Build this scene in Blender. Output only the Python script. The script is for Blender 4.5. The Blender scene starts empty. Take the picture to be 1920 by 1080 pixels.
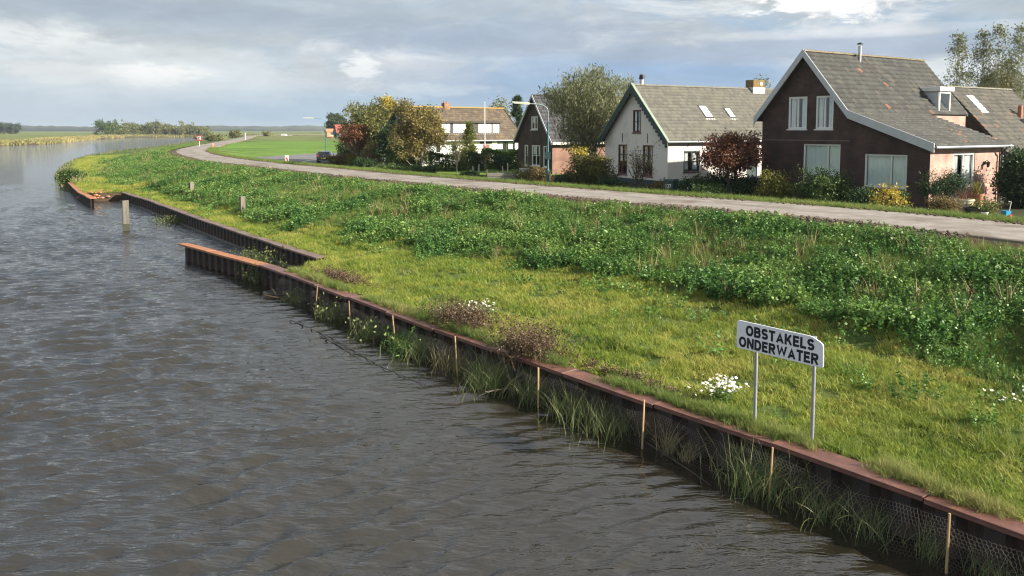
import bpy, bmesh, math, random
import numpy as np
from mathutils import Vector, Matrix
from mathutils.geometry import tessellate_polygon

R = math.radians
rng = np.random.default_rng(7)
random.seed(7)
scene = bpy.context.scene
COL = scene.collection

# ------------------------------------------------------------------ camera
F_PX, CZ = 1500.0, 5.7
PITCH = math.atan((360 - 243) / F_PX)
cam_d = bpy.data.cameras.new('camera')
cam = bpy.data.objects.new('camera', cam_d); COL.objects.link(cam)
cam.location = (0, 0, CZ); cam.rotation_euler = (R(90) - PITCH, 0, 0)
cam_d.sensor_width = 36; cam_d.lens = 36 * F_PX / 1920
cam_d.shift_y = -180 / 1920; cam_d.clip_start = 0.1; cam_d.clip_end = 20000
scene.camera = cam

# ------------------------------------------------------------------ sky, sun, exposure
SUN_AZ, SUN_EL = 108.0, 25.0           # azimuth clockwise from +Y
SKY_STRENGTH, SUN_STRENGTH, EXPOSURE = 0.056, 5.0, 1.26
world = bpy.data.worlds.new('World'); scene.world = world; world.use_nodes = True
def build_world():
    nt = world.node_tree; N = nt.nodes; L = nt.links
    for n in list(N): N.remove(n)
    def nd(t, **k):
        n = N.new(t)
        for a, b in k.items(): setattr(n, a, b)
        return n
    def math_(op, a, b=None, clamp=False):
        n = nd('ShaderNodeMath', operation=op, use_clamp=clamp)
        for i, v in enumerate((a, b)):
            if v is None: continue
            if isinstance(v, (int, float)): n.inputs[i].default_value = v
            else: L.new(v, n.inputs[i])
        return n.outputs[0]
    def mix(fac, a, b):
        n = nd('ShaderNodeMix', data_type='RGBA')
        if isinstance(fac, (int, float)): n.inputs[0].default_value = fac
        else: L.new(fac, n.inputs[0])
        for i, v in ((6, a), (7, b)):
            if isinstance(v, tuple): n.inputs[i].default_value = (*v, 1)
            else: L.new(v, n.inputs[i])
        return n.outputs[2]
    def ramp(v, lo, hi):
        n = nd('ShaderNodeMapRange', interpolation_type='SMOOTHSTEP')
        L.new(v, n.inputs[0]); n.inputs[1].default_value = lo; n.inputs[2].default_value = hi
        return n.outputs[0]
    out = nd('ShaderNodeOutputWorld'); bg = nd('ShaderNodeBackground')
    L.new(bg.outputs[0], out.inputs[0]); bg.inputs[1].default_value = SKY_STRENGTH
    sky = nd('ShaderNodeTexSky', sky_type='NISHITA')
    sky.sun_disc = False; sky.sun_elevation = R(SUN_EL); sky.sun_rotation = R(SUN_AZ)
    sky.air_density = 1.0; sky.dust_density = 1.0; sky.ozone_density = 1.2
    tc = nd('ShaderNodeTexCoord'); sep = nd('ShaderNodeSeparateXYZ'); L.new(tc.outputs['Generated'], sep.inputs[0])
    zc = math_('MAXIMUM', sep.outputs[2], 0.0)
    inv = math_('DIVIDE', 1.0, math_('ADD', zc, 0.13))
    comb = nd('ShaderNodeCombineXYZ')
    L.new(math_('MULTIPLY', sep.outputs[0], inv), comb.inputs[0])
    L.new(math_('MULTIPLY', sep.outputs[1], inv), comb.inputs[1])
    def noise(scale, detail, rough, off, sx=1, sy=1, dist=0.0):
        m = nd('ShaderNodeMapping'); L.new(comb.outputs[0], m.inputs[0])
        m.inputs[1].default_value = off; m.inputs[3].default_value = (sx, sy, 1)
        n = nd('ShaderNodeTexNoise'); L.new(m.outputs[0], n.inputs['Vector'])
        n.inputs['Scale'].default_value = scale; n.inputs['Detail'].default_value = detail
        n.inputs['Roughness'].default_value = rough; n.inputs['Distortion'].default_value = dist
        return n.outputs[0]
    # soft banked cloud on the dome: noise on the direction, flattened so that banks lie level
    mp = nd('ShaderNodeMapping'); L.new(tc.outputs['Generated'], mp.inputs[0]); mp.inputs[3].default_value = (1, 1, 3.4)
    def dn(scale, detail, rough, off, dist=0.0):
        m = nd('ShaderNodeMapping'); L.new(mp.outputs[0], m.inputs[0]); m.inputs[1].default_value = off
        n = nd('ShaderNodeTexNoise'); L.new(m.outputs[0], n.inputs['Vector']); n.inputs['Scale'].default_value = scale
        n.inputs['Detail'].default_value = detail; n.inputs['Roughness'].default_value = rough; n.inputs['Distortion'].default_value = dist; return n.outputs[0]
    az = math_('ARCTAN2', sep.outputs[0], sep.outputs[1]); el = sep.outputs[2]
    wob = math_('SUBTRACT', dn(11.0, 6, 0.66, (4, 2, 1), 0.5), 0.5); wob2 = math_('SUBTRACT', dn(3.6, 5, 0.6, (9, 5, 3), 0.3), 0.5)
    wob3 = math_('SUBTRACT', dn(34.0, 4, 0.62, (1, 7, 4), 0.4), 0.5)
    def bank(px, py, rx, ry, amp=3.0, amp2=1.6, lo=1.3, hi=0.1, fine=0.0):       # one cloud bank, given by its place in the sky
        a0 = math.atan((px - 960) / F_PX); e0 = (243 - py) / F_PX
        da = math_('DIVIDE', math_('SUBTRACT', az, a0), rx / F_PX); de = math_('DIVIDE', math_('SUBTRACT', el, e0), ry / F_PX)
        q = math_('ADD', math_('MULTIPLY', da, da), math_('MULTIPLY', de, de))
        q = math_('ADD', q, math_('ADD', math_('MULTIPLY', wob, amp), math_('ADD', math_('MULTIPLY', wob2, amp2), math_('MULTIPLY', wob3, fine))))
        n = nd('ShaderNodeMapRange', interpolation_type='SMOOTHSTEP'); L.new(q, n.inputs[0]); n.inputs[1].default_value = lo; n.inputs[2].default_value = hi
        return n.outputs[0]
    def over(c, m, f, col): return mix(math_('MULTIPLY', m, f), c, col)
    blue = mix(0.65, sky.outputs[0], (2.3, 3.7, 5.6))
    c = mix(ramp(dn(2.3, 6, 0.62, (1.2, 3.3, 0.4), 0.5), 0.36, 0.56), blue, (4.9, 5.2, 5.5))
    c = over(c, ramp(dn(1.9, 5, 0.6, (5.1, 0.7, 2.2), 0.4), 0.44, 0.62), 0.85, (3.75, 4.2, 4.45))
    c = over(c, ramp(dn(3.4, 6, 0.64, (2.3, 8.1, 6.2), 0.4), 0.54, 0.66), 0.8, (6.5, 6.7, 6.7))
    c = over(c, bank(1150, 165, 420, 70, 1.6, 1.4), 0.85, (2.3, 3.5, 5.2))
    c = over(c, bank(560, 200, 260, 36, 1.8, 1.2), 0.6, (2.9, 4.1, 5.3))
    c = over(c, bank(330, 25, 760, 62, 1.6, 1.8), 0.9, (3.4, 4.05, 4.6))
    c = over(c, bank(380, 45, 400, 18, 2.4, 1.6), 0.55, (3.1, 3.6, 4.35))
    c = over(c, bank(230, 150, 360, 56, 2.4, 2.0), 0.8, (5.6, 6.0, 6.2))
    c = over(c, bank(300, 150, 95, 26, 3.6, 1.6, 1.0, -0.2, 1.5), 0.85, (7.3, 7.3, 7.1))
    c = over(c, bank(120, 150, 90, 22, 3.6, 1.6, 1.0, 0.2, 1.5), 0.6, (6.5, 6.6, 6.5))
    c = over(c, bank(960, 75, 360, 36, 2.6, 1.8), 0.85, (3.2, 3.8, 4.65))
    c = over(c, bank(680, 140, 45, 36, 4.2, 1.6, 0.9, -0.3, 2.6), 0.85, (7.0, 7.2, 7.2))
    c = over(c, bank(800, 168, 150, 18, 4.0, 1.4, 0.9, -0.3, 2.0), 0.5, (5.9, 6.3, 6.5))
    c = over(c, bank(1500, 104, 460, 24, 2.0, 1.6), 0.9, (3.15, 3.8, 4.7))
    c = over(c, bank(1600, 78, 330, 11, 3.0, 1.2, 1.1, 0.2, 1.0), 0.4, (5.6, 5.9, 6.3))
    c = over(c, bank(1555, 8, 150, 52, 3.4, 1.4, 0.95, 0.45, 1.2), 1.0, (8.0, 8.0, 7.9))
    c = over(c, bank(1700, 24, 110, 15, 3.6, 1.2, 1.0, 0.3, 1.6), 0.9, (6.9, 7.0, 7.1))
    c = over(c, bank(1900, 6, 110, 32, 3.0, 1.4, 1.1, 0.3, 1.2), 0.85, (5.6, 5.7, 5.9))
    tex = nd('ShaderNodeMapRange'); L.new(dn(9.0, 5, 0.65, (3, 1, 8), 0.4), tex.inputs[0]); tex.inputs[1].default_value = 0.3; tex.inputs[2].default_value = 0.7; tex.inputs[3].default_value = 0.90; tex.inputs[4].default_value = 1.09
    hsv = nd('ShaderNodeHueSaturation'); L.new(c, hsv.inputs['Color']); L.new(tex.outputs[0], hsv.inputs['Value']); c = hsv.outputs[0]
    hz = math_('SUBTRACT', 1.0, ramp(el, 0.0, 0.085))
    c4 = mix(math_('MULTIPLY', hz, 0.7), c, (3.7, 4.6, 5.4))
    L.new(c4, bg.inputs[0])
build_world()
world.cycles.sampling_method = 'MANUAL'; world.cycles.sample_map_resolution = 256

sun_d = bpy.data.lights.new('sun', 'SUN'); sun_d.energy = SUN_STRENGTH; sun_d.angle = R(0.6)
sun_d.color = (1.0, 0.92, 0.80)
sun = bpy.data.objects.new('sun', sun_d); COL.objects.link(sun)
_s = Vector((math.sin(R(SUN_AZ)) * math.cos(R(SUN_EL)), math.cos(R(SUN_AZ)) * math.cos(R(SUN_EL)), math.sin(R(SUN_EL))))
sun.rotation_euler = _s.to_track_quat('Z', 'Y').to_euler()
sun.location = (40, -10, 40)
vs = scene.view_settings
vs.view_transform = 'Standard'; vs.look = 'None'; vs.exposure = EXPOSURE; vs.gamma = 1; vs.use_curve_mapping = False
scene.render.engine = 'CYCLES'
scene.cycles.use_denoising = True
scene.cycles.max_bounces = 6; scene.cycles.transparent_max_bounces = 12
scene.cycles.volume_bounces = 0; scene.cycles.filter_width = 1.15

# ------------------------------------------------------------------ helpers
def px_x(px, Y, z=2.0):                     # world x of a photo column at depth Y and height z
    return (px - 960) / F_PX * (Y * math.cos(PITCH) - (z - CZ) * math.sin(PITCH))
def px_z(py, Y):                            # world z of a photo row at depth Y
    u = -(py - 360) / F_PX
    return CZ + Y * (-math.sin(PITCH) + u * math.cos(PITCH)) / (math.cos(PITCH) + u * math.sin(PITCH))

def np_mesh(name, verts, faces, tint=None, smooth=False):
    me = bpy.data.meshes.new(name)
    verts = np.asarray(verts, np.float32); faces = np.asarray(faces, np.int32)
    k = faces.shape[1]
    me.vertices.add(len(verts)); me.vertices.foreach_set('co', verts.ravel())
    me.loops.add(faces.size); me.loops.foreach_set('vertex_index', faces.ravel())
    me.polygons.add(len(faces))
    me.polygons.foreach_set('loop_start', np.arange(0, faces.size, k, dtype=np.int32))
    me.update(calc_edges=True)
    if smooth: me.polygons.foreach_set('use_smooth', np.ones(len(faces), bool))
    if tint is not None:
        a = me.attributes.new('tint', 'FLOAT', 'FACE' if len(tint) == len(faces) else 'POINT')
        a.data.foreach_set('value', np.asarray(tint, np.float32))
    return me

def link(name, me, m=None, parent=None):
    o = bpy.data.objects.new(name, me); COL.objects.link(o)
    if m is not None and me is not None:
        me.materials.clear(); me.materials.append(m)
    if parent is not None: o.parent = parent
    return o

def tag(o, label=None, cat=None, group=None, kind=None):
    if label: o['label'] = label
    if cat: o['category'] = cat
    if group: o['group'] = group
    if kind: o['kind'] = kind
    return o

def thing(name, label, cat, loc=(0, 0, 0), rz=0.0, group=None):
    o = bpy.data.objects.new(name, None); COL.objects.link(o)
    o.empty_display_size = 0.2
    o.location = loc; o.rotation_euler = (0, 0, rz)
    return tag(o, label, cat, group)

class MB:
    def __init__(s): s.v = []; s.f = []
    def add(s, vs_, fs):
        b = len(s.v); s.v += [tuple(p) for p in vs_]; s.f += [tuple(i + b for i in f) for f in fs]; return s
    def box(s, x0, x1, y0, y1, z0, z1):
        return s.add([(x0,y0,z0),(x1,y0,z0),(x1,y1,z0),(x0,y1,z0),(x0,y0,z1),(x1,y0,z1),(x1,y1,z1),(x0,y1,z1)],
                     [(0,3,2,1),(4,5,6,7),(0,1,5,4),(1,2,6,5),(2,3,7,6),(3,0,4,7)])
    def hexa(s, bottom, top):               # 4 + 4 points
        return s.add(list(bottom) + list(top), [(3,2,1,0),(4,5,6,7),(0,1,5,4),(1,2,6,5),(2,3,7,6),(3,0,4,7)])
    def prism(s, poly, vec):                # extrude a planar polygon
        n = len(poly); vec = Vector(vec)
        a = [Vector(p) for p in poly]; b = [p + vec for p in a]
        s.add(a + b, [tuple(range(n))[::-1], tuple(range(n, 2 * n))] + [(i, (i + 1) % n, n + (i + 1) % n, n + i) for i in range(n)])
        return s
    def tube(s, pts, rad, n=8, cap=True):
        pts = [Vector(p) for p in pts]
        if isinstance(rad, (int, float)): rad = [rad] * len(pts)
        b = len(s.v); up = None
        for i, p in enumerate(pts):
            d = (pts[min(i + 1, len(pts) - 1)] - pts[max(i - 1, 0)])
            if d.length < 1e-9: d = Vector((0, 0, 1))
            d.normalize()
            if up is None: up = Vector((1, 0, 0)) if abs(d.z) > 0.9 else Vector((0, 0, 1))
            a = d.cross(up)
            if a.length < 1e-5: a = d.cross(Vector((0, 1, 0)))
            a.normalize(); c = d.cross(a); up = -c if False else up
            for k in range(n):
                t = 2 * math.pi * k / n
                q = p + (a * math.cos(t) + c * math.sin(t)) * rad[i]
                s.v.append(tuple(q))
        for i in range(len(pts) - 1):
            for k in range(n):
                s.f.append((b + i*n + k, b + i*n + (k+1) % n, b + (i+1)*n + (k+1) % n, b + (i+1)*n + k))
        if cap:
            s.f.append(tuple(b + k for k in range(n))[::-1]); e = b + (len(pts) - 1) * n
            s.f.append(tuple(e + k for k in range(n)))
        return s
    def lathe(s, prof, c=(0, 0, 0), n=14):
        return s.tube([(c[0], c[1], c[2] + z) for r, z in prof], [max(r, 1e-4) for r, z in prof], n)
    def build(s, name, m=None, parent=None, smooth=False, bevel=0.0):
        me = bpy.data.meshes.new(name); me.from_pydata(s.v, [], s.f); me.update()
        if bevel or True:
            bm = bmesh.new(); bm.from_mesh(me); bmesh.ops.recalc_face_normals(bm, faces=bm.faces)
            if bevel: bmesh.ops.bevel(bm, geom=[e for e in bm.edges if e.calc_face_angle(0) > 0.6], offset=bevel, segments=2, profile=0.5, affect='EDGES')
            bm.to_mesh(me); bm.free()
        if smooth:
            me.polygons.foreach_set('use_smooth', np.ones(len(me.polygons), bool))
            me.set_sharp_from_angle(angle=R(40))
        return link(name, me, m, parent)

# ------------------------------------------------------------------ materials
MATS = {}
def mat(name, c1, c2=None, rough=0.8, scale=4.0, detail=5.0, bump=0.0, bscale=None, metal=0.0, c3=None, s3=1.0, t3=(0.55, 0.68),
        stretch=(1, 1, 1), rand=0.0, spec=0.5, coat=0.0, contrast=(0.35, 0.65)):
    if name in MATS: return MATS[name]
    m = bpy.data.materials.new(name); m.use_nodes = True; MATS[name] = m
    nt = m.node_tree; N = nt.nodes; L = nt.links; b = N['Principled BSDF']
    b.inputs['Roughness'].default_value = rough; b.inputs['Metallic'].default_value = metal
    b.inputs['Specular IOR Level'].default_value = spec; b.inputs['Coat Weight'].default_value = coat
    tc = N.new('ShaderNodeTexCoord'); mp = N.new('ShaderNodeMapping'); L.new(tc.outputs['Object'], mp.inputs[0])
    mp.inputs[3].default_value = stretch
    col = None
    def noise(sc, de):
        n = N.new('ShaderNodeTexNoise'); L.new(mp.outputs[0], n.inputs['Vector'])
        n.inputs['Scale'].default_value = sc; n.inputs['Detail'].default_value = de; n.inputs['Roughness'].default_value = 0.6
        return n
    def rampf(src, lo, hi):
        r = N.new('ShaderNodeMapRange'); L.new(src, r.inputs[0]); r.inputs[1].default_value = lo; r.inputs[2].default_value = hi; return r.outputs[0]
    def mixc(f, a, c):
        x = N.new('ShaderNodeMix'); x.data_type = 'RGBA'; L.new(f, x.inputs[0])
        for i, v in ((6, a), (7, c)):
            if isinstance(v, tuple): x.inputs[i].default_value = (*v, 1)
            else: L.new(v, x.inputs[i])
        return x.outputs[2]
    if c2 is not None: col = mixc(rampf(noise(scale, detail).outputs[0], *contrast), c1, c2)
    if c3 is not None: col = mixc(rampf(noise(s3, 4).outputs[0], *t3), col if col is not None else c1, c3)
    if rand:
        oi = N.new('ShaderNodeObjectInfo'); hs = N.new('ShaderNodeHueSaturation')
        r = N.new('ShaderNodeMapRange'); L.new(oi.outputs['Random'], r.inputs[0]); r.inputs[3].default_value = 1 - rand; r.inputs[4].default_value = 1 + rand
        L.new(r.outputs[0], hs.inputs['Value'])
        if col is None: hs.inputs['Color'].default_value = (*c1, 1)
        else: L.new(col, hs.inputs['Color'])
        col = hs.outputs[0]
    if col is None: b.inputs['Base Color'].default_value = (*c1, 1)
    else: L.new(col, b.inputs['Base Color'])
    if bump:
        bp = N.new('ShaderNodeBump'); bp.inputs['Strength'].default_value = min(1.0, bump); bp.inputs['Distance'].default_value = 0.02
        L.new(noise(bscale or scale * 4, 6).outputs[0], bp.inputs['Height']); L.new(bp.outputs[0], b.inputs['Normal'])
    return m

def leaf_mat(name, dark, mid, light, translucent=0.3, rough=0.55, inst=False):
    if name in MATS: return MATS[name]
    m = bpy.data.materials.new(name); m.use_nodes = True; MATS[name] = m
    nt = m.node_tree; N = nt.nodes; L = nt.links; b = N['Principled BSDF']; out = N['Material Output']
    b.inputs['Roughness'].default_value = rough; b.inputs['Specular IOR Level'].default_value = 0.35
    at = N.new('ShaderNodeAttribute'); at.attribute_name = 'tint'
    fac = at.outputs['Fac']
    if inst:
        at2 = N.new('ShaderNodeAttribute'); at2.attribute_name = 'itint'; at2.attribute_type = 'INSTANCER'
        a = N.new('ShaderNodeMath'); a.operation = 'MULTIPLY_ADD'; L.new(at.outputs['Fac'], a.inputs[0]); a.inputs[1].default_value = 0.45
        s = N.new('ShaderNodeMath'); s.operation = 'MULTIPLY'; L.new(at2.outputs['Fac'], s.inputs[0]); s.inputs[1].default_value = 0.75
        L.new(s.outputs[0], a.inputs[2]); fac = a.outputs[0]
    cr = N.new('ShaderNodeValToRGB'); L.new(fac, cr.inputs[0])
    e = cr.color_ramp.elements; e[0].color = (*dark, 1); e[0].position = 0.05; e[1].color = (*light, 1); e[1].position = 0.95
    x = e.new(0.5); x.color = (*mid, 1)
    L.new(cr.outputs[0], b.inputs['Base Color'])
    tr = N.new('ShaderNodeBsdfTranslucent'); L.new(cr.outputs[0], tr.inputs[0])
    mx = N.new('ShaderNodeMixShader'); mx.inputs[0].default_value = translucent
    L.new(b.outputs[0], mx.inputs[1]); L.new(tr.outputs[0], mx.inputs[2]); L.new(mx.outputs[0], out.inputs[0])
    return m

def brick_mat(name, c1, c2, mortar, scale=1.0, rough=0.85, axis='X'):
    if name in MATS: return MATS[name]
    m = bpy.data.materials.new(name); m.use_nodes = True; MATS[name] = m
    nt = m.node_tree; N = nt.nodes; L = nt.links; b = N['Principled BSDF']; b.inputs['Roughness'].default_value = rough
    tc = N.new('ShaderNodeTexCoord'); sp = N.new('ShaderNodeSeparateXYZ'); L.new(tc.outputs['Object'], sp.inputs[0])
    ad = N.new('ShaderNodeMath'); ad.operation = 'ADD'; L.new(sp.outputs[0], ad.inputs[0]); L.new(sp.outputs[1], ad.inputs[1])
    cb = N.new('ShaderNodeCombineXYZ'); L.new(ad.outputs[0], cb.inputs[0]); L.new(sp.outputs[2], cb.inputs[1])
    br = N.new('ShaderNodeTexBrick'); L.new(cb.outputs[0], br.inputs['Vector'])
    br.inputs['Color1'].default_value = (*c1, 1); br.inputs['Color2'].default_value = (*c2, 1); br.inputs['Mortar'].default_value = (*mortar, 1)
    br.inputs['Scale'].default_value = scale; br.inputs['Brick Width'].default_value = 0.22; br.inputs['Row Height'].default_value = 0.065
    br.inputs['Mortar Size'].default_value = 0.006; br.inputs['Bias'].default_value = 0.1
    nz = N.new('ShaderNodeTexNoise'); L.new(tc.outputs['Object'], nz.inputs['Vector']); nz.inputs['Scale'].default_value = 1.3; nz.inputs['Detail'].default_value = 6
    mr = N.new('ShaderNodeMapRange'); L.new(nz.outputs[0], mr.inputs[0]); mr.inputs[1].default_value = 0.3; mr.inputs[2].default_value = 0.7; mr.inputs[3].default_value = 0.6; mr.inputs[4].default_value = 1.35
    hs = N.new('ShaderNodeHueSaturation'); L.new(br.outputs[0], hs.inputs['Color']); L.new(mr.outputs[0], hs.inputs['Value'])
    L.new(hs.outputs[0], b.inputs['Base Color'])
    bp = N.new('ShaderNodeBump'); bp.inputs['Strength'].default_value = 0.4; bp.inputs['Distance'].default_value = 0.01
    L.new(br.outputs[1], bp.inputs['Height']); bp.invert = True; L.new(bp.outputs[0], b.inputs['Normal'])
    return m

def glass_mat():
    m = bpy.data.materials.new('window_glass'); m.use_nodes = True
    nt = m.node_tree; N = nt.nodes; L = nt.links; out = N['Material Output']; N.remove(N['Principled BSDF'])
    t = N.new('ShaderNodeBsdfTransparent'); t.inputs[0].default_value = (0.94, 0.97, 0.95, 1)
    g = N.new('ShaderNodeBsdfGlossy'); g.inputs['Roughness'].default_value = 0.02
    lw = N.new('ShaderNodeLayerWeight'); pw = N.new('ShaderNodeMath'); pw.operation = 'POWER'; L.new(lw.outputs['Facing'], pw.inputs[0]); pw.inputs[1].default_value = 4.0
    ma = N.new('ShaderNodeMath'); ma.operation = 'MULTIPLY_ADD'; L.new(pw.outputs[0], ma.inputs[0]); ma.inputs[1].default_value = 0.85; ma.inputs[2].default_value = 0.14
    mx = N.new('ShaderNodeMixShader'); L.new(ma.outputs[0], mx.inputs[0]); L.new(t.outputs[0], mx.inputs[1]); L.new(g.outputs[0], mx.inputs[2])
    L.new(mx.outputs[0], out.inputs[0]); return m
GLASS = glass_mat()

# ------------------------------------------------------------------ terrain
RB = np.array([(24,-14),(14.2,-1),(9.6,5.3),(6.36,9.58),(4.59,11.94),(2.46,14.43),(0.56,16.75),(-2.67,20.75),(-5.19,24.03),(-8.5,28.35),
      (-7.6,31.0),(-9.25,33.15),(-13.18,38.51),(-19.65,47.67),(-26,56.8),(-31.5,64.2),(-33.0,63.0),(-34.14,63.02),(-40.81,73.59),(-46,82),(-50.7,89.8),(-56.5,99.6),(-71,127.4),
      (-83,155.6),(-95,195.4),(-112,262.5),(-145,368),(-190,484),(-225,560),(-215,600),(-120,690),(200,1150)], float)
LB = np.array([(150,1230),(-150,760),(-260,657),(-291,613),(-262,511),(-222,410),(-188,328),(-183.6,287),(-165,200),(-140,120),(-115,40),(-105,-120)], float)
RIVER = np.vstack([RB, LB, [(60, -120)]])
ROAD = np.array([(36,-6),(27,8),(20.8,17),(15.75,24.4),(13.98,28.2),(9.8,33.3),(5.95,37.2),(0,43.95),(-5.4,50.3),(-12.75,59.7),(-22.2,72.4),(-29.9,83.1),
      (-39.5,100.5),(-48.8,120.8),(-57.1,146.2),(-73.7,205.3),(-100,301),(-140,430),(-150,520),(-60,640),(300,1000)], float)
def smooth_poly(P, it=2):
    P = np.asarray(P, float)
    for _ in range(it):
        Q = np.empty((2 * len(P) - 2, 2)); Q[0::2] = 0.75 * P[:-1] + 0.25 * P[1:]; Q[1::2] = 0.25 * P[:-1] + 0.75 * P[1:]
        P = np.vstack([P[:1], Q, P[-1:]])
    return P
ROADS = smooth_poly(ROAD)
def dist_poly(x, y, P, closed=False, signed=False):
    P = np.asarray(P); n = len(P); best = np.full(x.shape, 1e18); side = np.zeros(x.shape)
    for i in range(n if closed else n - 1):
        a = P[i]; b = P[(i + 1) % n]; d = b - a; l2 = d @ d
        if l2 < 1e-12: continue
        t = np.clip(((x - a[0]) * d[0] + (y - a[1]) * d[1]) / l2, 0, 1)
        dx = x - a[0] - t * d[0]; dy = y - a[1] - t * d[1]; q = dx * dx + dy * dy
        k = q < best; best = np.where(k, q, best)
        if signed: side = np.where(k, np.sign(d[0] * dy - d[1] * dx), side)
    r = np.sqrt(best)
    return r * side if signed else r
def in_poly(x, y, P):
    c = np.zeros(x.shape, bool); n = len(P); j = n - 1
    for i in range(n):
        xi, yi = P[i]; xj, yj = P[j]
        if yi != yj:
            c ^= ((yi > y) != (yj > y)) & (x < (xj - xi) * (y - yi) / (yj - yi) + xi)
        j = i
    return c
def sstep(a, b, x):
    t = np.clip((x - a) / (b - a), 0, 1); return t * t * (3 - 2 * t)
def lump(x, y):
    return (np.sin(x * 0.9 + 1.3 * np.sin(y * 0.7)) * np.sin(y * 1.1 + 0.7 * np.sin(x * 0.8)))
ASPH = np.array([(-39.5,112.5),(-36,120),(-33,134),(-26,146),(-8,152),(10,150),(10,138),(-14,128),(-17,112),(-14.5,98),(-12,88),(-19,84),(-27,93)], float)
TOE = 8.8; HALF = 2.25
def fields(x, y):
    dw = dist_poly(x, y, RIVER, True); dw = np.where(in_poly(x, y, RIVER), -dw, dw)
    dr = -dist_poly(x, y, ROADS, signed=True)         # + = village side (right of the travel direction)
    return dw, dr
def height(x, y, dw=None, dr=None):
    x = np.asarray(x, float); y = np.asarray(y, float)
    if dw is None: dw, dr = fields(x, y)
    e = -dr - HALF - 0.3
    # river side of the dike
    tt = np.clip(e / TOE, 0, 1)
    zr = 2.5 - 1.62 * (tt ** 1.15 * 0.6 + sstep(0, 1, tt) * 0.4) - 0.17 * sstep(TOE, TOE + 6, e)
    zr = zr + 0.07 * lump(x, y) * sstep(0.8, 2.5, e) + 0.04 * lump(x * 2.3 + 4, y * 2.3) * sstep(1, 3, e)
    zr = np.where(e > TOE + 8, np.maximum(zr - 0.05 * (e - TOE - 8), 0.7), zr)
    # village side
    v = dr - HALF
    zv = 2.5 - 0.55 * sstep(0.9, 3.2, v) - 0.7 * sstep(30, 120, v) - 0.5 * sstep(120, 600, v)
    z = np.where(dr > -HALF - 0.3, np.where(dr > HALF, zv, 2.5), zr)
    za = in_poly(x, y, ASPH); da = dist_poly(x, y, ASPH, True)
    z = np.where(za, 1.7, np.where((da < 5) & (dr > HALF + 1), z + (1.7 - z) * (1 - sstep(0, 5, da)), z))
    left = (x < -90) & (dist_poly(x, y, LB) < dist_poly(x, y, RB))
    z = np.where(left, 0.75 + 0.2 * sstep(10, 200, dw), z)
    # banks
    natural = left | (y > 79)
    zb_n = -0.5 + 1.05 * sstep(-0.6, 1.3, dw) + 0.06 * np.clip(dw, 0, 30) + 0.4 * np.clip(dw - 3, 0, 30)
    zb_w = -1.5 + 2.14 * sstep(0.12, 0.42, dw) + 0.045 * np.clip(dw, 0, 30) + 0.02 * lump(x * 3, y * 3) + 0.5 * np.clip(dw - 2.0, 0, 30)
    zb = np.where(natural, zb_n, zb_w)
    zb = np.where(dw < -0.6, -1.5, zb)
    return np.where(dw < 14, np.minimum(z, zb), z)
def gz(x, y):
    return float(height(np.array([x], float), np.array([y], float))[0])

UX, UY = -0.62, 0.7846; VX, VY = 0.7846, 0.62
O0 = (6.36, 9.58)
def axis(lo, hi, step, far_lo, far_hi, g):
    a = list(np.arange(lo, hi + 1e-6, step)); s = step
    while a[-1] < far_hi: s = s * g; a.append(a[-1] + s)
    s = step; b = [lo]
    while b[-1] > far_lo: s = s * g; b.append(b[-1] - s)
    return np.array(b[1:][::-1] + a)
def zone_colour(x, y, z, dw, dr):
    e = -dr - HALF - 0.3
    n = lump(x * 0.37, y * 0.37) * 0.5 + 0.5; n2 = lump(x * 1.7 + 2, y * 1.7) * 0.5 + 0.5
    c = np.empty((len(x), 3)); c[:] = (0.11, 0.20, 0.035)                        # meadow
    yel = np.array((0.10, 0.125, 0.032)); gre = np.array((0.06, 0.11, 0.024)); soil = np.array((0.07, 0.05, 0.032))
    berm = (dr < -HALF)
    c = np.where(berm[:, None], gre + (yel - gre) * n[:, None], c)
    sl = berm & (e < TOE + 0.3)
    c = np.where(sl[:, None], np.array((0.06, 0.085, 0.022)) * (0.8 + 0.5 * n2[:, None]), c)
    mud = (e > -0.2) & (e < 0.55 + 0.35 * n2); c = np.where(mud[:, None], soil * 0.8, c)
    ver = (dr > HALF - 0.3) & (dr < HALF + 0.35); c = np.where(ver[:, None], soil * 0.9, c)
    gard = (dr > HALF + 2.0) & (dr < 34) & (y < 66); c = np.where(gard[:, None], (0.045, 0.05, 0.022), c)
    lawn = (dr > HALF + 1.8) & (dr < 26) & (y > 66) & (y < 92) & (x > -14); c = np.where(lawn[:, None], (0.13, 0.2, 0.03), c)
    edge = (dw < 1.0); c = np.where(edge[:, None], soil, c)
    far = (y > 260) | (x < -150); c = np.where((far & (dw > 12))[:, None], np.array((0.11, 0.16, 0.04)) + (np.array((0.17,0.16,0.07)) - np.array((0.11,0.16,0.04))) * (lump(x * 0.006, y * 0.012)[:, None] * 0.5 + 0.3), c)
    return np.clip(c, 0.005, 1)
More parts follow.
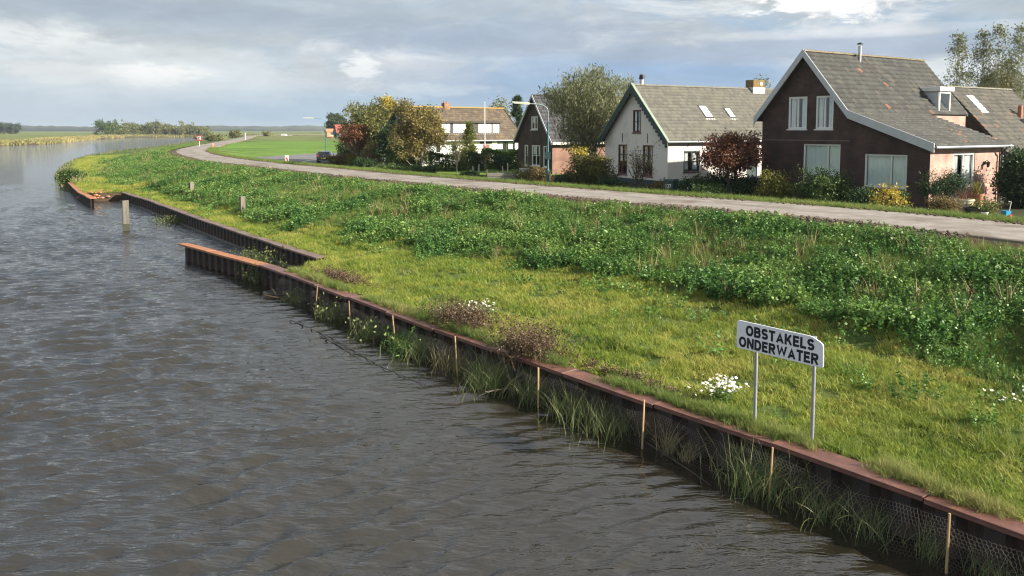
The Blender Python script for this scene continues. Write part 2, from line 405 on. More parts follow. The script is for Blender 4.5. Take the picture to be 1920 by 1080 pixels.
def ground_mat():
    m = bpy.data.materials.new('meadow_ground'); m.use_nodes = True; MATS['ground'] = m
    nt = m.node_tree; N = nt.nodes; L = nt.links; b = N['Principled BSDF']; b.inputs['Roughness'].default_value = 0.95; b.inputs['Specular IOR Level'].default_value = 0.15
    a = N.new('ShaderNodeAttribute'); a.attribute_name = 'zone'
    tc = N.new('ShaderNodeTexCoord')
    hs = N.new('ShaderNodeHueSaturation'); L.new(a.outputs['Color'], hs.inputs['Color'])
    def nz(s, d=6):
        n = N.new('ShaderNodeTexNoise'); L.new(tc.outputs['Object'], n.inputs['Vector']); n.inputs['Scale'].default_value = s; n.inputs['Detail'].default_value = d; n.inputs['Roughness'].default_value = 0.65; return n.outputs[0]
    def mr(v, lo, hi, o0, o1):
        r = N.new('ShaderNodeMapRange'); L.new(v, r.inputs[0]); r.inputs[1].default_value = lo; r.inputs[2].default_value = hi; r.inputs[3].default_value = o0; r.inputs[4].default_value = o1; return r.outputs[0]
    mu = N.new('ShaderNodeMath'); mu.operation = 'MULTIPLY'; L.new(mr(nz(5), 0.3, 0.7, 0.65, 1.35), mu.inputs[0]); L.new(mr(nz(0.09, 9), 0.3, 0.7, 0.68, 1.3), mu.inputs[1])
    L.new(mu.outputs[0], hs.inputs['Value']); L.new(mr(nz(0.3, 8), 0.3, 0.7, 0.475, 0.515), hs.inputs['Hue'])
    L.new(hs.outputs[0], b.inputs['Base Color'])
    bp = N.new('ShaderNodeBump'); bp.inputs['Strength'].default_value = 0.7; bp.inputs['Distance'].default_value = 0.06; L.new(nz(9), bp.inputs['Height']); L.new(bp.outputs[0], b.inputs['Normal'])
    return m
GROUND = ground_mat()
def set_zone(me, c):
    a = me.color_attributes.new('zone', 'FLOAT_COLOR', 'POINT')
    a.data.foreach_set('color', np.hstack([c, np.ones((len(c), 1))]).astype(np.float32).ravel())
def grid_faces(nu, nv):
    i = np.arange(nu - 1)[:, None] * nv + np.arange(nv - 1)[None, :]
    return np.stack([i, i + 1, i + nv + 1, i + nv], -1).reshape(-1, 4)[:, ::-1]
def build_ground():
    u = axis(-24, 75, 0.36, -400, 7500, 1.055); v = axis(-6, 19, 0.16, -6500, 6500, 1.075)
    U, V = np.meshgrid(u, v, indexing='ij'); x = (O0[0] + U * UX + V * VX).ravel(); y = (O0[1] + U * UY + V * VY).ravel()
    dw, dr = fields(x, y); z = height(x, y, dw, dr)
    col = zone_colour(x, y, z, dw, dr)
    far = ((x < -90) | (y > 95)) & (dw < 26)
    z = np.where(far, np.where(dw < 20, np.minimum(z - 0.4, -0.8), z - 0.3), z)
    z = np.where(np.abs(dr) < HALF + 0.1, z - 0.05, z)
    me = np_mesh('ground', np.stack([x, y, z], 1), grid_faces(len(u), len(v)), smooth=True); set_zone(me, col)
    tag(link('ground', me, GROUND), kind='structure')
    # fine strips of bank along the far shores
    ds = np.array([-1.5, -0.6, -0.2, 0.2, 0.6, 1.2, 2.5, 5, 9, 14, 20, 28])
    for P, sgn, sl in ((RB, -1, slice(18, None)), (LB, -1, slice(2, None))):
        Q = smooth_poly(P[sl], 2); seg = []
        for a, b in zip(Q[:-1], Q[1:]):
            k = max(1, int(np.hypot(*(b - a)) / 6)); seg += [a + (b - a) * t / k for t in range(k)]
        Q = np.array(seg); T = np.gradient(Q, axis=0); T /= np.linalg.norm(T, axis=1)[:, None]
        nrm = np.stack([T[:, 1], -T[:, 0]], 1)
        wob = rng.normal(0, 0.5, len(Q)) * 0.7
        x = (Q[:, None, 0] + nrm[:, None, 0] * (ds + wob[:, None] * (np.abs(ds) < 3))).ravel(); y = (Q[:, None, 1] + nrm[:, None, 1] * (ds + wob[:, None] * (np.abs(ds) < 3))).ravel()
        dw, dr = fields(x, y)
        dd = np.tile(ds, len(Q))
        z = np.where(dd < 9, np.minimum(height(x, y, dd, dr), height(x, y, np.maximum(dw, dd), dr)), height(x, y, dw, dr)) + 0.02
        z = np.where(dd > 25, z - 0.3, z)
        me = np_mesh('river_bank', np.stack([x, y, z], 1), grid_faces(len(Q), len(ds)), smooth=True)
        set_zone(me, zone_colour(x, y, z, dd, dr)); tag(link('river_bank', me, GROUND), kind='structure')
build_ground()

# ------------------------------------------------------------------ water
def water_mat():
    m = bpy.data.materials.new('river_water'); m.use_nodes = True
    nt = m.node_tree; N = nt.nodes; L = nt.links; b = N['Principled BSDF']
    b.inputs['Base Color'].default_value = (0.021, 0.0172, 0.0108, 1); b.inputs['Roughness'].default_value = 0.04; b.inputs['IOR'].default_value = 1.85
    tc = N.new('ShaderNodeTexCoord')
    def nz(scale, st, rot, d):
        mp = N.new('ShaderNodeMapping'); L.new(tc.outputs['Object'], mp.inputs[0]); mp.inputs[2].default_value = (0, 0, rot); mp.inputs[3].default_value = st
        n = N.new('ShaderNodeTexNoise'); L.new(mp.outputs[0], n.inputs['Vector']); n.inputs['Scale'].default_value = scale; n.inputs['Detail'].default_value = d; n.inputs['Roughness'].default_value = 0.55; return n.outputs[0]
    b1 = N.new('ShaderNodeBump'); b1.inputs['Strength'].default_value = 1.0; b1.inputs['Distance'].default_value = 0.10; L.new(nz(2.8, (0.38, 1.5, 1), R(-24), 4), b1.inputs['Height'])
    b2 = N.new('ShaderNodeBump'); b2.inputs['Strength'].default_value = 1.0; b2.inputs['Distance'].default_value = 0.016; L.new(nz(8.0, (0.6, 1.3, 1), R(-20), 3), b2.inputs['Height'])
    at = N.new('ShaderNodeAttribute'); at.attribute_name = 'calm'
    L.new(at.outputs['Fac'], b1.inputs['Strength']); L.new(at.outputs['Fac'], b2.inputs['Strength'])
    L.new(b1.outputs[0], b2.inputs['Normal']); L.new(b2.outputs[0], b.inputs['Normal'])
    return m
def build_water():
    t = np.linspace(-0.74, 0.60, 620); yl = [3.0]
    while yl[-1] < 125: yl.append(yl[-1] + 0.042 + 0.004 * (yl[-1] - 3))
    y = np.array(yl); TT, Y = np.meshgrid(t, y, indexing='ij'); X = (Y + 10) * TT; sp = np.maximum(0.042 + 0.004 * (Y - 3), (Y + 10) * (t[1] - t[0]))
    r2 = np.random.default_rng(3); Z = np.zeros_like(X)
    wx = X + 0.18 * np.sin(0.6 * Y + 0.4 * X) + 0.05 * np.sin(2.1 * X + 1.3 * Y); wy = Y + 0.22 * np.sin(0.5 * X - 0.35 * Y) + 0.06 * np.sin(1.7 * X - 1.1 * Y)
    for i in range(74):
        lam = 0.26 * (3.2 ** r2.random()); th = R(114) + r2.normal(0, R(18)); k = 2 * math.pi / lam
        a = 0.0064 * lam; ph = r2.random() * 6.28
        Z += a * sstep(1.8, 3.5, lam / sp) * np.sin(k * (wx * math.cos(th) + wy * math.sin(th)) + ph)
    gust = 0.9 + 0.22 * np.sin(0.21 * X + 0.5) * np.sin(0.17 * Y + 1.1) + 0.15 * np.sin(0.5 * X - 0.31 * Y)   # rougher and calmer patches
    Z *= gust
    Z = Z + 0.3 * Z * np.abs(Z) / 0.03
    near = RB[:12]; lee = sstep(0.3, 6.0, dist_poly(X, Y, near))
    Z *= 0.30 + 0.70 * lee
    calm = np.concatenate([(0.22 + 0.78 * sstep(0.2, 4.5, dist_poly(X, Y, near))).ravel(), np.ones(4)])
    fade = sstep(0, 60, 125 - Y) * sstep(0, 0.03, TT + 0.74) * sstep(0, 0.02, 0.60 - TT)
    Z = np.clip(Z, -0.09, 0.09) * fade
    v1 = np.stack([X, Y, Z], -1).reshape(-1, 3); f1 = grid_faces(len(t), len(y))[:, ::-1]; B = 9000
    v2 = np.array([(-B, -600, -0.13), (B, -600, -0.13), (B, 1400, -0.13), (-B, 1400, -0.13)]); f2 = np.array([(0, 1, 2, 3)])
    me = np_mesh('water', np.vstack([v1, v2]), np.vstack([f1[:, ::-1] if False else f1, f2 + len(v1)]), smooth=True)
    me.attributes.new('calm', 'FLOAT', 'POINT').data.foreach_set('value', calm.astype(np.float32))
    bm = bmesh.new(); bm.from_mesh(me)
    for f in bm.faces:
        if f.normal.z < 0: f.normal_flip()
    bm.to_mesh(me); bm.free()
    tag(link('water', me, water_mat()), kind='structure')
build_water()

# ------------------------------------------------------------------ roads
def strip(P, offs, zoff, step=1.2):
    seg = []
    for a, b in zip(P[:-1], P[1:]):
        k = max(1, int(np.hypot(*(b - a)) / step)); seg += [a + (b - a) * t / k for t in range(k)]
    Q = np.array(seg); T = np.gradient(Q, axis=0); T /= np.linalg.norm(T, axis=1)[:, None]
    n = np.stack([T[:, 1], -T[:, 0]], 1)
    return Q, n
def build_roads():
    conc = mat('worn_concrete', (0.285, 0.255, 0.222), (0.215, 0.19, 0.163), 0.92, 1.6, 9, 0.5, 26, c3=(0.14, 0.112, 0.086), s3=0.55, t3=(0.5, 0.66), contrast=(0.4, 0.6))
    Q, n = strip(ROADS, None, 0, 0.8)
    offs = np.array([-2.28, -2.24, -2.0, -1.2, 0, 1.2, 2.0, 2.24, 2.28]); zz = np.array([2.2, 2.515, 2.53, 2.54, 2.545, 2.54, 2.53, 2.515, 2.2])
    w = np.stack([np.convolve(rng.normal(0, 0.22, len(Q) + 8), np.ones(9) / 9, 'valid')[:len(Q)] for _ in range(2)], 1) * 1.6 + rng.normal(0, 0.03, (len(Q), 2))
    O = np.tile(offs, (len(Q), 1)); O[:, :3] += w[:, :1]; O[:, -3:] += w[:, 1:]
    x = Q[:, None, 0] + n[:, None, 0] * O; y = Q[:, None, 1] + n[:, None, 1] * O
    me = np_mesh('dike_road', np.stack([x, y, np.tile(zz, (len(Q), 1))], -1).reshape(-1, 3), grid_faces(len(Q), len(offs)), smooth=False)
    me.attributes.new('across', 'FLOAT', 'POINT').data.foreach_set('value', np.abs(np.tile(offs / 2.28, len(Q))).astype(np.float32))
    tag(link('dike_road', me, conc), kind='structure')
    nt = conc.node_tree; N = nt.nodes; L = nt.links; b = N['Principled BSDF']; src = b.inputs['Base Color'].links[0].from_socket     # dirt dragged over the edges and the crown
    at = N.new('ShaderNodeAttribute'); at.attribute_name = 'across'; nz = N.new('ShaderNodeTexNoise'); tc = N.new('ShaderNodeTexCoord'); L.new(tc.outputs['Object'], nz.inputs['Vector']); nz.inputs['Scale'].default_value = 1.1; nz.inputs['Detail'].default_value = 8; nz.inputs['Roughness'].default_value = 0.7
    ad = N.new('ShaderNodeMath'); ad.operation = 'MULTIPLY_ADD'; L.new(nz.outputs[0], ad.inputs[0]); ad.inputs[1].default_value = 0.9; L.new(at.outputs['Fac'], ad.inputs[2])
    mr = N.new('ShaderNodeMapRange'); L.new(ad.outputs[0], mr.inputs[0]); mr.inputs[1].default_value = 1.15; mr.inputs[2].default_value = 1.45; mr.inputs[4].default_value = 0.8
    m2 = N.new('ShaderNodeMapRange'); L.new(ad.outputs[0], m2.inputs[0]); m2.inputs[1].default_value = 0.62; m2.inputs[2].default_value = 0.42; m2.inputs[4].default_value = 0.35
    mx = N.new('ShaderNodeMath'); mx.operation = 'MAXIMUM'; L.new(mr.outputs[0], mx.inputs[0]); L.new(m2.outputs[0], mx.inputs[1])
    mc = N.new('ShaderNodeMix'); mc.data_type = 'RGBA'; L.new(mx.outputs[0], mc.inputs[0]); L.new(src, mc.inputs[6]); mc.inputs[7].default_value = (0.115, 0.088, 0.064, 1); L.new(mc.outputs[2], b.inputs['Base Color'])
    asp = mat('old_asphalt', (0.16, 0.155, 0.155), (0.115, 0.11, 0.11), 0.85, 0.7, 7, 0.2, 40)
    tri = tessellate_polygon([[Vector((a, b, 0)) for a, b in ASPH]])
    mb = MB(); mb.v = [(a, b, 1.735) for a, b in ASPH]; mb.f = [tuple(t) for t in tri]
    tag(mb.build('asphalt_road', asp), kind='structure')
    white = mat('road_paint', (0.72, 0.72, 0.70), (0.5, 0.5, 0.49), 0.7, 6)
    road = bpy.data.objects['asphalt_road']
    def line(pts, wd):
        mb = MB(); Q = smooth_poly(pts, 3); T = np.gradient(Q, axis=0); T /= np.linalg.norm(T, axis=1)[:, None]
        for s in (-1, 1): mb.v += [(q[0] - s * t[1] * wd / 2, q[1] + s * t[0] * wd / 2, 1.74) for q, t in zip(Q, T)]
        k = len(Q); mb.f = [(i, i + 1, k + i + 1, k + i) for i in range(k - 1)]
        mb.build('road_marking', white, road)
    line([(-25.6, 97), (-26.4, 103), (-25, 110), (-20, 117)], 0.3)
    line([(-33.5, 113), (-30, 119), (-26, 124)], 0.18); line([(-36, 121), (-31, 131), (-20, 138)], 0.18)
build_roads()

# ------------------------------------------------------------------ plants: shared builders
def blades(n, rad, h, lean, width, r, segs=3, wind=(0, 0), hvar=0.4, base=None, droop=1.0):
    """n curved tapering blades; returns verts, quads, tint"""
    ang = r.random(n) * 6.283; rr = rad * np.sqrt(r.random(n))
    bx = np.cos(ang) * rr; by = np.sin(ang) * rr; bz = np.zeros(n)
    if base is not None: bx, by, bz = base[:, 0] + bx, base[:, 1] + by, base[:, 2]
    hh = h * (1 - hvar * r.random(n)); da = r.random(n) * 6.283; l = lean * hh * (0.3 + r.random(n))
    lx = np.cos(da) * l + wind[0] * hh; ly = np.sin(da) * l + wind[1] * hh
    wd = width * (0.7 + 0.6 * r.random(n)); wa = r.random(n) * 3.1416
    V = np.empty((n, segs + 1, 2, 3))
    for k in range(segs + 1):
        t = k / segs; cx = bx + lx * t ** 1.8; cy = by + ly * t ** 1.8; cz = bz + hh * (t - 0.22 * droop * t * t * np.minimum(1, l / np.maximum(hh, 1e-6) * 1.4))
        w = wd * (1 - t) ** 0.7 * 0.5 + 0.0006
        V[:, k, 0] = np.stack([cx - np.cos(wa) * w, cy - np.sin(wa) * w, cz], 1); V[:, k, 1] = np.stack([cx + np.cos(wa) * w, cy + np.sin(wa) * w, cz], 1)
    i = (np.arange(n) * (segs + 1) * 2)[:, None] + (np.arange(segs) * 2)[None, :]
    Fq = np.stack([i, i + 1, i + 3, i + 2], -1).reshape(-1, 4)
    return V.reshape(-1, 3), Fq, np.repeat(r.random(n), segs)

def leaf_quads(C, size, r, aspect=0.55, up=0.0, dirs=None, dirw=0.0, var=0.45):
    n = len(C); d = r.normal(0, 1, (n, 3)); d[:, 2] += up
    if dirs is not None: d = d * (1 - dirw) + dirs * dirw * 2
    d /= np.linalg.norm(d, axis=1)[:, None] + 1e-9
    q = r.normal(0, 1, (n, 3)); sd = np.cross(d, q); sd /= np.linalg.norm(sd, axis=1)[:, None] + 1e-9
    L_ = (size * (1 - var + 2 * var * r.random(n)))[:, None]
    nrm = np.cross(d, sd) * L_ * 0.12
    V = np.stack([C - d * L_ / 2, C + sd * L_ * aspect / 2 + nrm, C + d * L_ / 2, C - sd * L_ * aspect / 2 + nrm], 1).reshape(-1, 3)
    return V, np.arange(4 * n).reshape(n, 4)

BARK = mat('grey_bark', (0.13, 0.11, 0.085), (0.07, 0.058, 0.045), 0.9, 6, 6, 0.5, stretch=(1, 1, 0.25))
BARK_P = mat('pale_bark', (0.42, 0.38, 0.31), (0.22, 0.19, 0.15), 0.85, 5, 6, 0.4, stretch=(1, 1, 0.5))

def crown_clumps(n, r, c, rad, shell=0.45, lumpy=0.25, top=1.0):
    d = r.normal(0, 1, (n, 3)); d /= np.linalg.norm(d, axis=1)[:, None]
    f = (0.88 + 0.3 * r.random(n) ** 2) + lumpy * np.sin(3.1 * d[:, 0] + c[0]) * np.sin(2.7 * d[:, 1] + c[1] * 1.7) + lumpy * 0.8 * np.sin(5.3 * d[:, 2] + 4 * d[:, 0] + c[0] * 2)
    k = (shell + (1 - shell) * r.random(n)) ** 0.7
    return np.array(c) + d * k[:, None] * f[:, None] * np.array(rad)

def plant(name, label, cat, x, y, h, w, lm, n_clump=60, per=45, leaf=0.16, spread=0.32, crown0=0.25, depth=None, trunk=0.09, stems=1, limb=14,
          bark=None, seed=1, group=None, aspect=0.55, up=0.0, style='round', lean=(0, 0), shell=0.4, z=None, lumpy=0.25, leafvar=0.45, extra=None, twig=0.02, parts=('trunk', 'crown')):
    """tree or shrub: tapered stem(s) with limbs reaching to leaf clumps, and a crown of separate leaf faces"""
    r = np.random.default_rng(seed); bark = bark or BARK
    if per > 15: per = int(per * 1.45); spread *= 0.88
    zb = (gz(x, y) if z is None else z) - 0.05
    o = thing(name, label, cat, (x, y, zb), 0, group)
    depth = depth or w; c0, c1 = h * crown0, h
    if style == 'round': C = crown_clumps(n_clump, r, (0, 0, (c0 + c1) / 2), (w / 2 * 0.86, depth / 2 * 0.86, (c1 - c0) / 2 * 0.9), shell, lumpy)
    elif style == 'cone':
        t = r.random(n_clump) ** 1.35; a = r.random(n_clump) * 6.283; rr = (1 - t) ** 0.85 * w / 2 * (0.35 + 0.65 * r.random(n_clump) ** 0.6)
        C = np.stack([np.cos(a) * rr, np.sin(a) * rr * depth / w, c0 + (c1 - c0) * t], 1)
    elif style == 'fan':                                   # upswept osier crown
        a = r.random(n_clump) * 6.283; t = 0.15 + 0.85 * r.random(n_clump) ** 0.65; rr = w / 2 * np.sqrt(r.random(n_clump))
        edge = rr / (w / 2); C = np.stack([np.cos(a) * rr * (0.35 + 0.65 * t), np.sin(a) * rr * depth / w * (0.35 + 0.65 * t), c0 + (c1 - c0) * t * (1 - 0.22 * edge ** 2)], 1)
    elif style == 'column':
        t = r.random(n_clump); a = r.random(n_clump) * 6.283; prof = np.maximum(np.sin(np.clip(t * 0.9 + 0.12, 0, 1) * 3.1415), 0) ** 0.6
        rr = w / 2 * prof * (0.3 + 0.7 * r.random(n_clump)); C = np.stack([np.cos(a) * rr, np.sin(a) * rr, c0 + (c1 - c0) * t], 1)
    hz_ = np.maximum(C[:, 2], 0) / h; C[:, 0] += lean[0] * hz_ ** 1.5; C[:, 1] += lean[1] * hz_ ** 1.5
    # wood
    mb = MB(); idx = r.permutation(n_clump)[:limb]
    for s in range(stems):
        a = 6.283 * s / stems + r.random(); off = 0 if stems == 1 else 0.12 * w * 0.5
        b = Vector((math.cos(a) * off * 0.5, math.sin(a) * off * 0.5, 0)); topz = c0 + (c1 - c0) * (0.55 if style == 'round' else 0.9)
        tp = Vector((math.cos(a) * off * 2.4 + lean[0] * 0.6, math.sin(a) * off * 2.4 + lean[1] * 0.6, topz))
        pts = [b + (tp - b) * t + Vector((r.normal(0, 0.02 * h) * t * (1 - t) * 2, r.normal(0, 0.02 * h) * t * (1 - t) * 2, 0)) for t in (0, 0.25, 0.5, 0.75, 1)]
        mb.tube(pts, [trunk * q for q in (1.25, 0.9, 0.75, 0.5, 0.2)], 7)
        for j in idx[s::stems]:
            e = Vector(C[j]); zt = max(0.08 * h, min(topz * 0.95, e.z * (0.35 + 0.35 * r.random()))); t = zt / topz
            k = min(3, int(t * 4)); st = pts[k].lerp(pts[k + 1], t * 4 - k)
            md = st.lerp(e, 0.5) + Vector((0, 0, -0.05 * h * (1 if style == 'round' else -0.6)))
            mb.tube([st, md, e], [trunk * 0.45 * (1 - 0.5 * t), trunk * 0.28 * (1 - 0.4 * t) + twig * 0.3, twig * 0.35], 5, False)
    mb.build(parts[0], bark, o, True)
    # leaves
    P = np.repeat(C, per, 0) + r.normal(0, 1, (n_clump * per, 3)) * spread * np.array((1, 1, 0.8))
    P[:, 2] = np.maximum(P[:, 2], 0.06)
    tint = np.clip(np.repeat(0.2 + 0.6 * r.random(n_clump), per) + r.normal(0, 0.16, n_clump * per), 0, 1)
    V, Fq = leaf_quads(P, leaf, r, aspect, up, var=leafvar)
    link(parts[1], np_mesh('crown', V, Fq, tint), lm, o)
    if extra: extra(o, C, r)
    return o

def scatter(name, label, pts, rot, scl, itint, idx, coll, cat='grass', parent=None):
    me = bpy.data.meshes.new(name); n = len(pts); me.vertices.add(n); me.vertices.foreach_set('co', np.asarray(pts, np.float32).ravel())
    for nm, ty, key, dat in (('scl', 'FLOAT', 'value', scl), ('rot', 'FLOAT_VECTOR', 'vector', rot), ('itint', 'FLOAT', 'value', itint), ('idx', 'INT', 'value', idx)):
        a = me.attributes.new(nm, ty, 'POINT'); a.data.foreach_set(key, np.asarray(dat, np.int32 if ty == 'INT' else np.float32).ravel())
    o = link(name, me, None, parent); tag(o, label, cat if parent is None else None, kind='stuff')
    ng = bpy.data.node_groups.new(name, 'GeometryNodeTree'); ng.is_modifier = True
    ng.interface.new_socket('Geometry', in_out='INPUT', socket_type='NodeSocketGeometry'); ng.interface.new_socket('Geometry', in_out='OUTPUT', socket_type='NodeSocketGeometry')
    N = ng.nodes; L = ng.links; gi = N.new('NodeGroupInput'); go = N.new('NodeGroupOutput')
    ip = N.new('GeometryNodeInstanceOnPoints'); ci = N.new('GeometryNodeCollectionInfo'); ci.inputs[0].default_value = coll; ci.inputs[1].default_value = True; ci.inputs[2].default_value = True
    ip.inputs['Pick Instance'].default_value = True
    def na(nm, ty):
        q = N.new('GeometryNodeInputNamedAttribute'); q.data_type = ty; q.inputs[0].default_value = nm; return q.outputs[0]
    L.new(gi.outputs[0], ip.inputs['Points']); L.new(ci.outputs[0], ip.inputs['Instance']); L.new(na('idx', 'INT'), ip.inputs['Instance Index'])
    L.new(na('rot', 'FLOAT_VECTOR'), ip.inputs['Rotation']); L.new(na('scl', 'FLOAT'), ip.inputs['Scale']); L.new(ip.outputs[0], go.inputs[0])
    md = o.modifiers.new('scatter', 'NODES'); md.node_group = ng
    return o
def coll_of(name, meshes, m):
    c = bpy.data.collections.new(name)                    # never linked to the scene: only a source for scattering
    for i, me in enumerate(meshes):
        me.materials.append(m); c.objects.link(bpy.data.objects.new('%s_%02d' % (name, i), me))
    return c

# ------------------------------------------------------------------ grass and herbs on the dike
GRASS = leaf_mat('berm_grass', (0.09, 0.175, 0.022), (0.235, 0.30, 0.037), (0.49, 0.44, 0.115), 0.35, 0.6, True)
GRASS2 = leaf_mat('tall_grass', (0.06, 0.13, 0.022), (0.15, 0.23, 0.04), (0.36, 0.33, 0.12), 0.35, 0.6, True)
HERB = leaf_mat('nettle_leaf', (0.030, 0.090, 0.022), (0.075, 0.18, 0.036), (0.18, 0.28, 0.06), 0.3, 0.5, True)
def herb_mesh(seed):
    r = np.random.default_rng(seed); P = []; D = []
    for s in range(9):
        a = r.random() * 6.283; q = 0.24 * math.sqrt(r.random()); b = np.array((math.cos(a) * q, math.sin(a) * q, 0)); hh = 0.2 + 0.24 * r.random()
        tip = b + np.array((math.cos(a) * 0.12, math.sin(a) * 0.12, hh))
        for k in range(9):
            t = 0.2 + 0.8 * k / 8; w = r.random() * 6.283; rad = 0.075 * (1.25 - t)
            P.append(b + (tip - b) * t + np.array((math.cos(w) * rad, math.sin(w) * rad, 0))); D.append((math.cos(w), math.sin(w), 0.15))
    V, Fq = leaf_quads(np.array(P), 0.085, r, 0.6, 0.1, np.array(D), 0.55)
    return np_mesh('herb', V, Fq, r.random(len(P)))
def tuft_mesh(seed, n, rad, h, lean, w):
    r = np.random.default_rng(seed); return np_mesh('tuft', *blades(n, rad, h, lean, w, r))
C_SHORT = coll_of('short_tuft', [tuft_mesh(i, 26, 0.13, 0.10 + 0.02 * i, 0.9, 0.010) for i in range(4)], GRASS)
C_TALL = coll_of('tall_tuft', [tuft_mesh(10 + i, 18, 0.10, 0.30 + 0.05 * i, 0.6, 0.011) for i in range(4)], GRASS2)
C_STALK = coll_of('dry_stalk', [tuft_mesh(20 + i, 9, 0.12, 0.62 + 0.1 * i, 0.5, 0.013) for i in range(3)], leaf_mat('dry_stalk_leaf', (0.16, 0.11, 0.05), (0.30, 0.22, 0.10), (0.45, 0.36, 0.18), 0.25, 0.7, True))
C_HERB = coll_of('herb_clump', [herb_mesh(30 + i) for i in range(5)], HERB)

def vnoise(x, y, seed=0):
    def h(i, j): return np.abs(np.sin(i * 127.1 + j * 311.7 + seed * 17.3) * 43758.5453) % 1
    i = np.floor(x); j = np.floor(y); fx = x - i; fy = y - j; fx = fx * fx * (3 - 2 * fx); fy = fy * fy * (3 - 2 * fy)
    return (h(i, j) * (1 - fx) + h(i + 1, j) * fx) * (1 - fy) + (h(i, j + 1) * (1 - fx) + h(i + 1, j + 1) * fx) * fy
def fbm(x, y, seed=0): return 0.55 * vnoise(x, y, seed) + 0.3 * vnoise(2.1 * x, 2.1 * y, seed + 1) + 0.15 * vnoise(4.3 * x, 4.3 * y, seed + 2)

def resample(P, step):
    P = np.asarray(P, float); seg = np.hypot(*(np.diff(P, axis=0).T)); s = np.concatenate([[0], np.cumsum(seg)]); q = np.arange(0, s[-1], step)
    return np.stack([np.interp(q, s, P[:, 0]), np.interp(q, s, P[:, 1])], 1)
def build_grass():
    r = np.random.default_rng(21)
    n0 = 340000
    u = -6 + 190 * r.random(n0) ** 2.2; v = -8 + 34 * r.random(n0)
    v = v + np.maximum(u - 75, 0) ** 1.35 * 0.045
    x = O0[0] + u * UX + v * VX; y = O0[1] + u * UY + v * VY
    D = np.hypot(x, y); keep = (y > 4) & (np.abs(x) < 0.68 * y + 2.5); x, y, D = x[keep], y[keep], D[keep]
    dw, dr = fields(x, y); z = height(x, y, dw, dr); e = -dr - HALF - 0.3
    nn = fbm(x * 0.5, y * 0.5, 1); nh = fbm(x * 0.33 + 9, y * 0.33, 4); n3 = fbm(x * 0.22, y * 0.22, 8)
    toe_line = TOE - 0.2 + 5.0 * (fbm(x * 0.45, y * 0.45, 41) - 0.5)
    berm = (dw > 0.42) & (e > toe_line) & (y < 150); slope = (e > 0.35) & (e <= toe_line) & (dw > 0.6); verge = (dr > HALF + 0.12) & (dr < HALF + 1.5) & (y < 140)
    pr = r.random(len(x))
    def emit(name, label, sel, coll, k, smin, smax, tint, grow=0.0):
        q = np.where(sel)[0]; m = len(q)
        rot = np.stack([r.normal(0, 0.12, m), r.normal(0, 0.12, m), r.random(m) * 6.283], 1)
        s = (smin + (smax - smin) * r.random(m)) * (1 if name != 'nettles' else 0.62 + 0.5 * sstep(0.40, 0.66, hn[q])) * (1 + grow * np.clip((D[q] - 14) / 40, 0, 2.2))
        scatter(name, label, np.stack([x[q], y[q], z[q] - 0.01], 1), rot, s, np.clip(tint[q] + r.normal(0, 0.1, m), 0, 1), r.integers(0, k, m), coll)
    emit('berm_grass', 'short yellow green grass on the flat strip behind the steel wall', berm & (pr < 0.90) & (fbm(x * 1.3, y * 1.3, 51) > 0.31), C_SHORT, 4, 0.45, 1.35, 1.5 * (0.6 * nn + 0.4 * fbm(x * 2.2, y * 2.2, 53)) - 0.28, 0.5)
    emit('tall_berm_grass', 'longer grass tufts on the flat strip behind the steel wall', berm & (pr > 0.90) & (fbm(x * 0.9, y * 0.9, 57) > 0.46), C_TALL, 4, 0.3, 0.8, 1.3 * fbm(x * 1.4, y * 1.4, 55) - 0.1, 0.3)
    hn = 0.5 * nh + 0.5 * fbm(x * 0.9 + 3, y * 0.9, 12); herb = slope & (e > 1.2) & (pr < 0.34 * sstep(0.32, 0.47, hn) + 0.03)
    emit('nettles', 'dark green leafy herbs covering the dike slope', herb | (berm & (e < TOE + 2.2) & (pr < 0.012)), C_HERB, 5, 0.42, 1.15, 1.3 * fbm(x * 0.7, y * 0.7, 15) - 0.05, 0.1)
    emit('dead_stalks', 'tan dead stalks standing among the herbs on the slope', slope & (e > 1.0) & (pr > 0.315) & (pr < 0.33) & (fbm(x * 0.6, y * 0.6, 61) > 0.45), C_STALK, 3, 0.6, 1.3, 0.3 + 0.6 * nn, 0.1)
    emit('slope_grass', 'tall grass between the herbs on the dike slope', slope & (e > 0.7) & (pr > 0.33) & ((hn < 0.46) | (pr > 0.74)), C_TALL, 4, 0.35, 0.85, 0.05 + 0.6 * nn, 0.2)
    Q = resample(np.vstack([RB[1:10]]), 0.05); T_ = np.gradient(Q, axis=0); T_ /= np.linalg.norm(T_, axis=1)[:, None]; k = r.integers(0, len(Q), 9000)
    ex, ey = (Q[k] + np.stack([T_[k, 1], -T_[k, 0]], 1) * np.abs(r.normal(0.40, 0.10, 9000))[:, None]).T; pt = fbm(ex * 0.75, ey * 0.75, 31); kk = (pt > 0.40) & (ey > 4); ex, ey, pt = ex[kk], ey[kk], pt[kk]; m = len(ex)
    scatter('edge_grass', 'ragged grass and moss hanging over the steel cap', np.stack([ex, ey, np.maximum(height(ex, ey), 0.66)], 1), np.stack([r.normal(0, .25, m), r.normal(0, .25, m), r.random(m) * 6.283], 1), (0.2 + 0.45 * r.random(m)) * (0.6 + pt), np.clip(1.3 * fbm(ex * .6, ey * .6, 33) - .1 + r.normal(0, .15, m), 0, 1), r.integers(0, 4, m), C_TALL)
    emit('verge_grass', 'green grass verge on the house side of the road', verge & (pr < 0.9), C_TALL, 4, 0.35, 0.75, 0.2 + 0.4 * nn, 0.2)
build_grass()

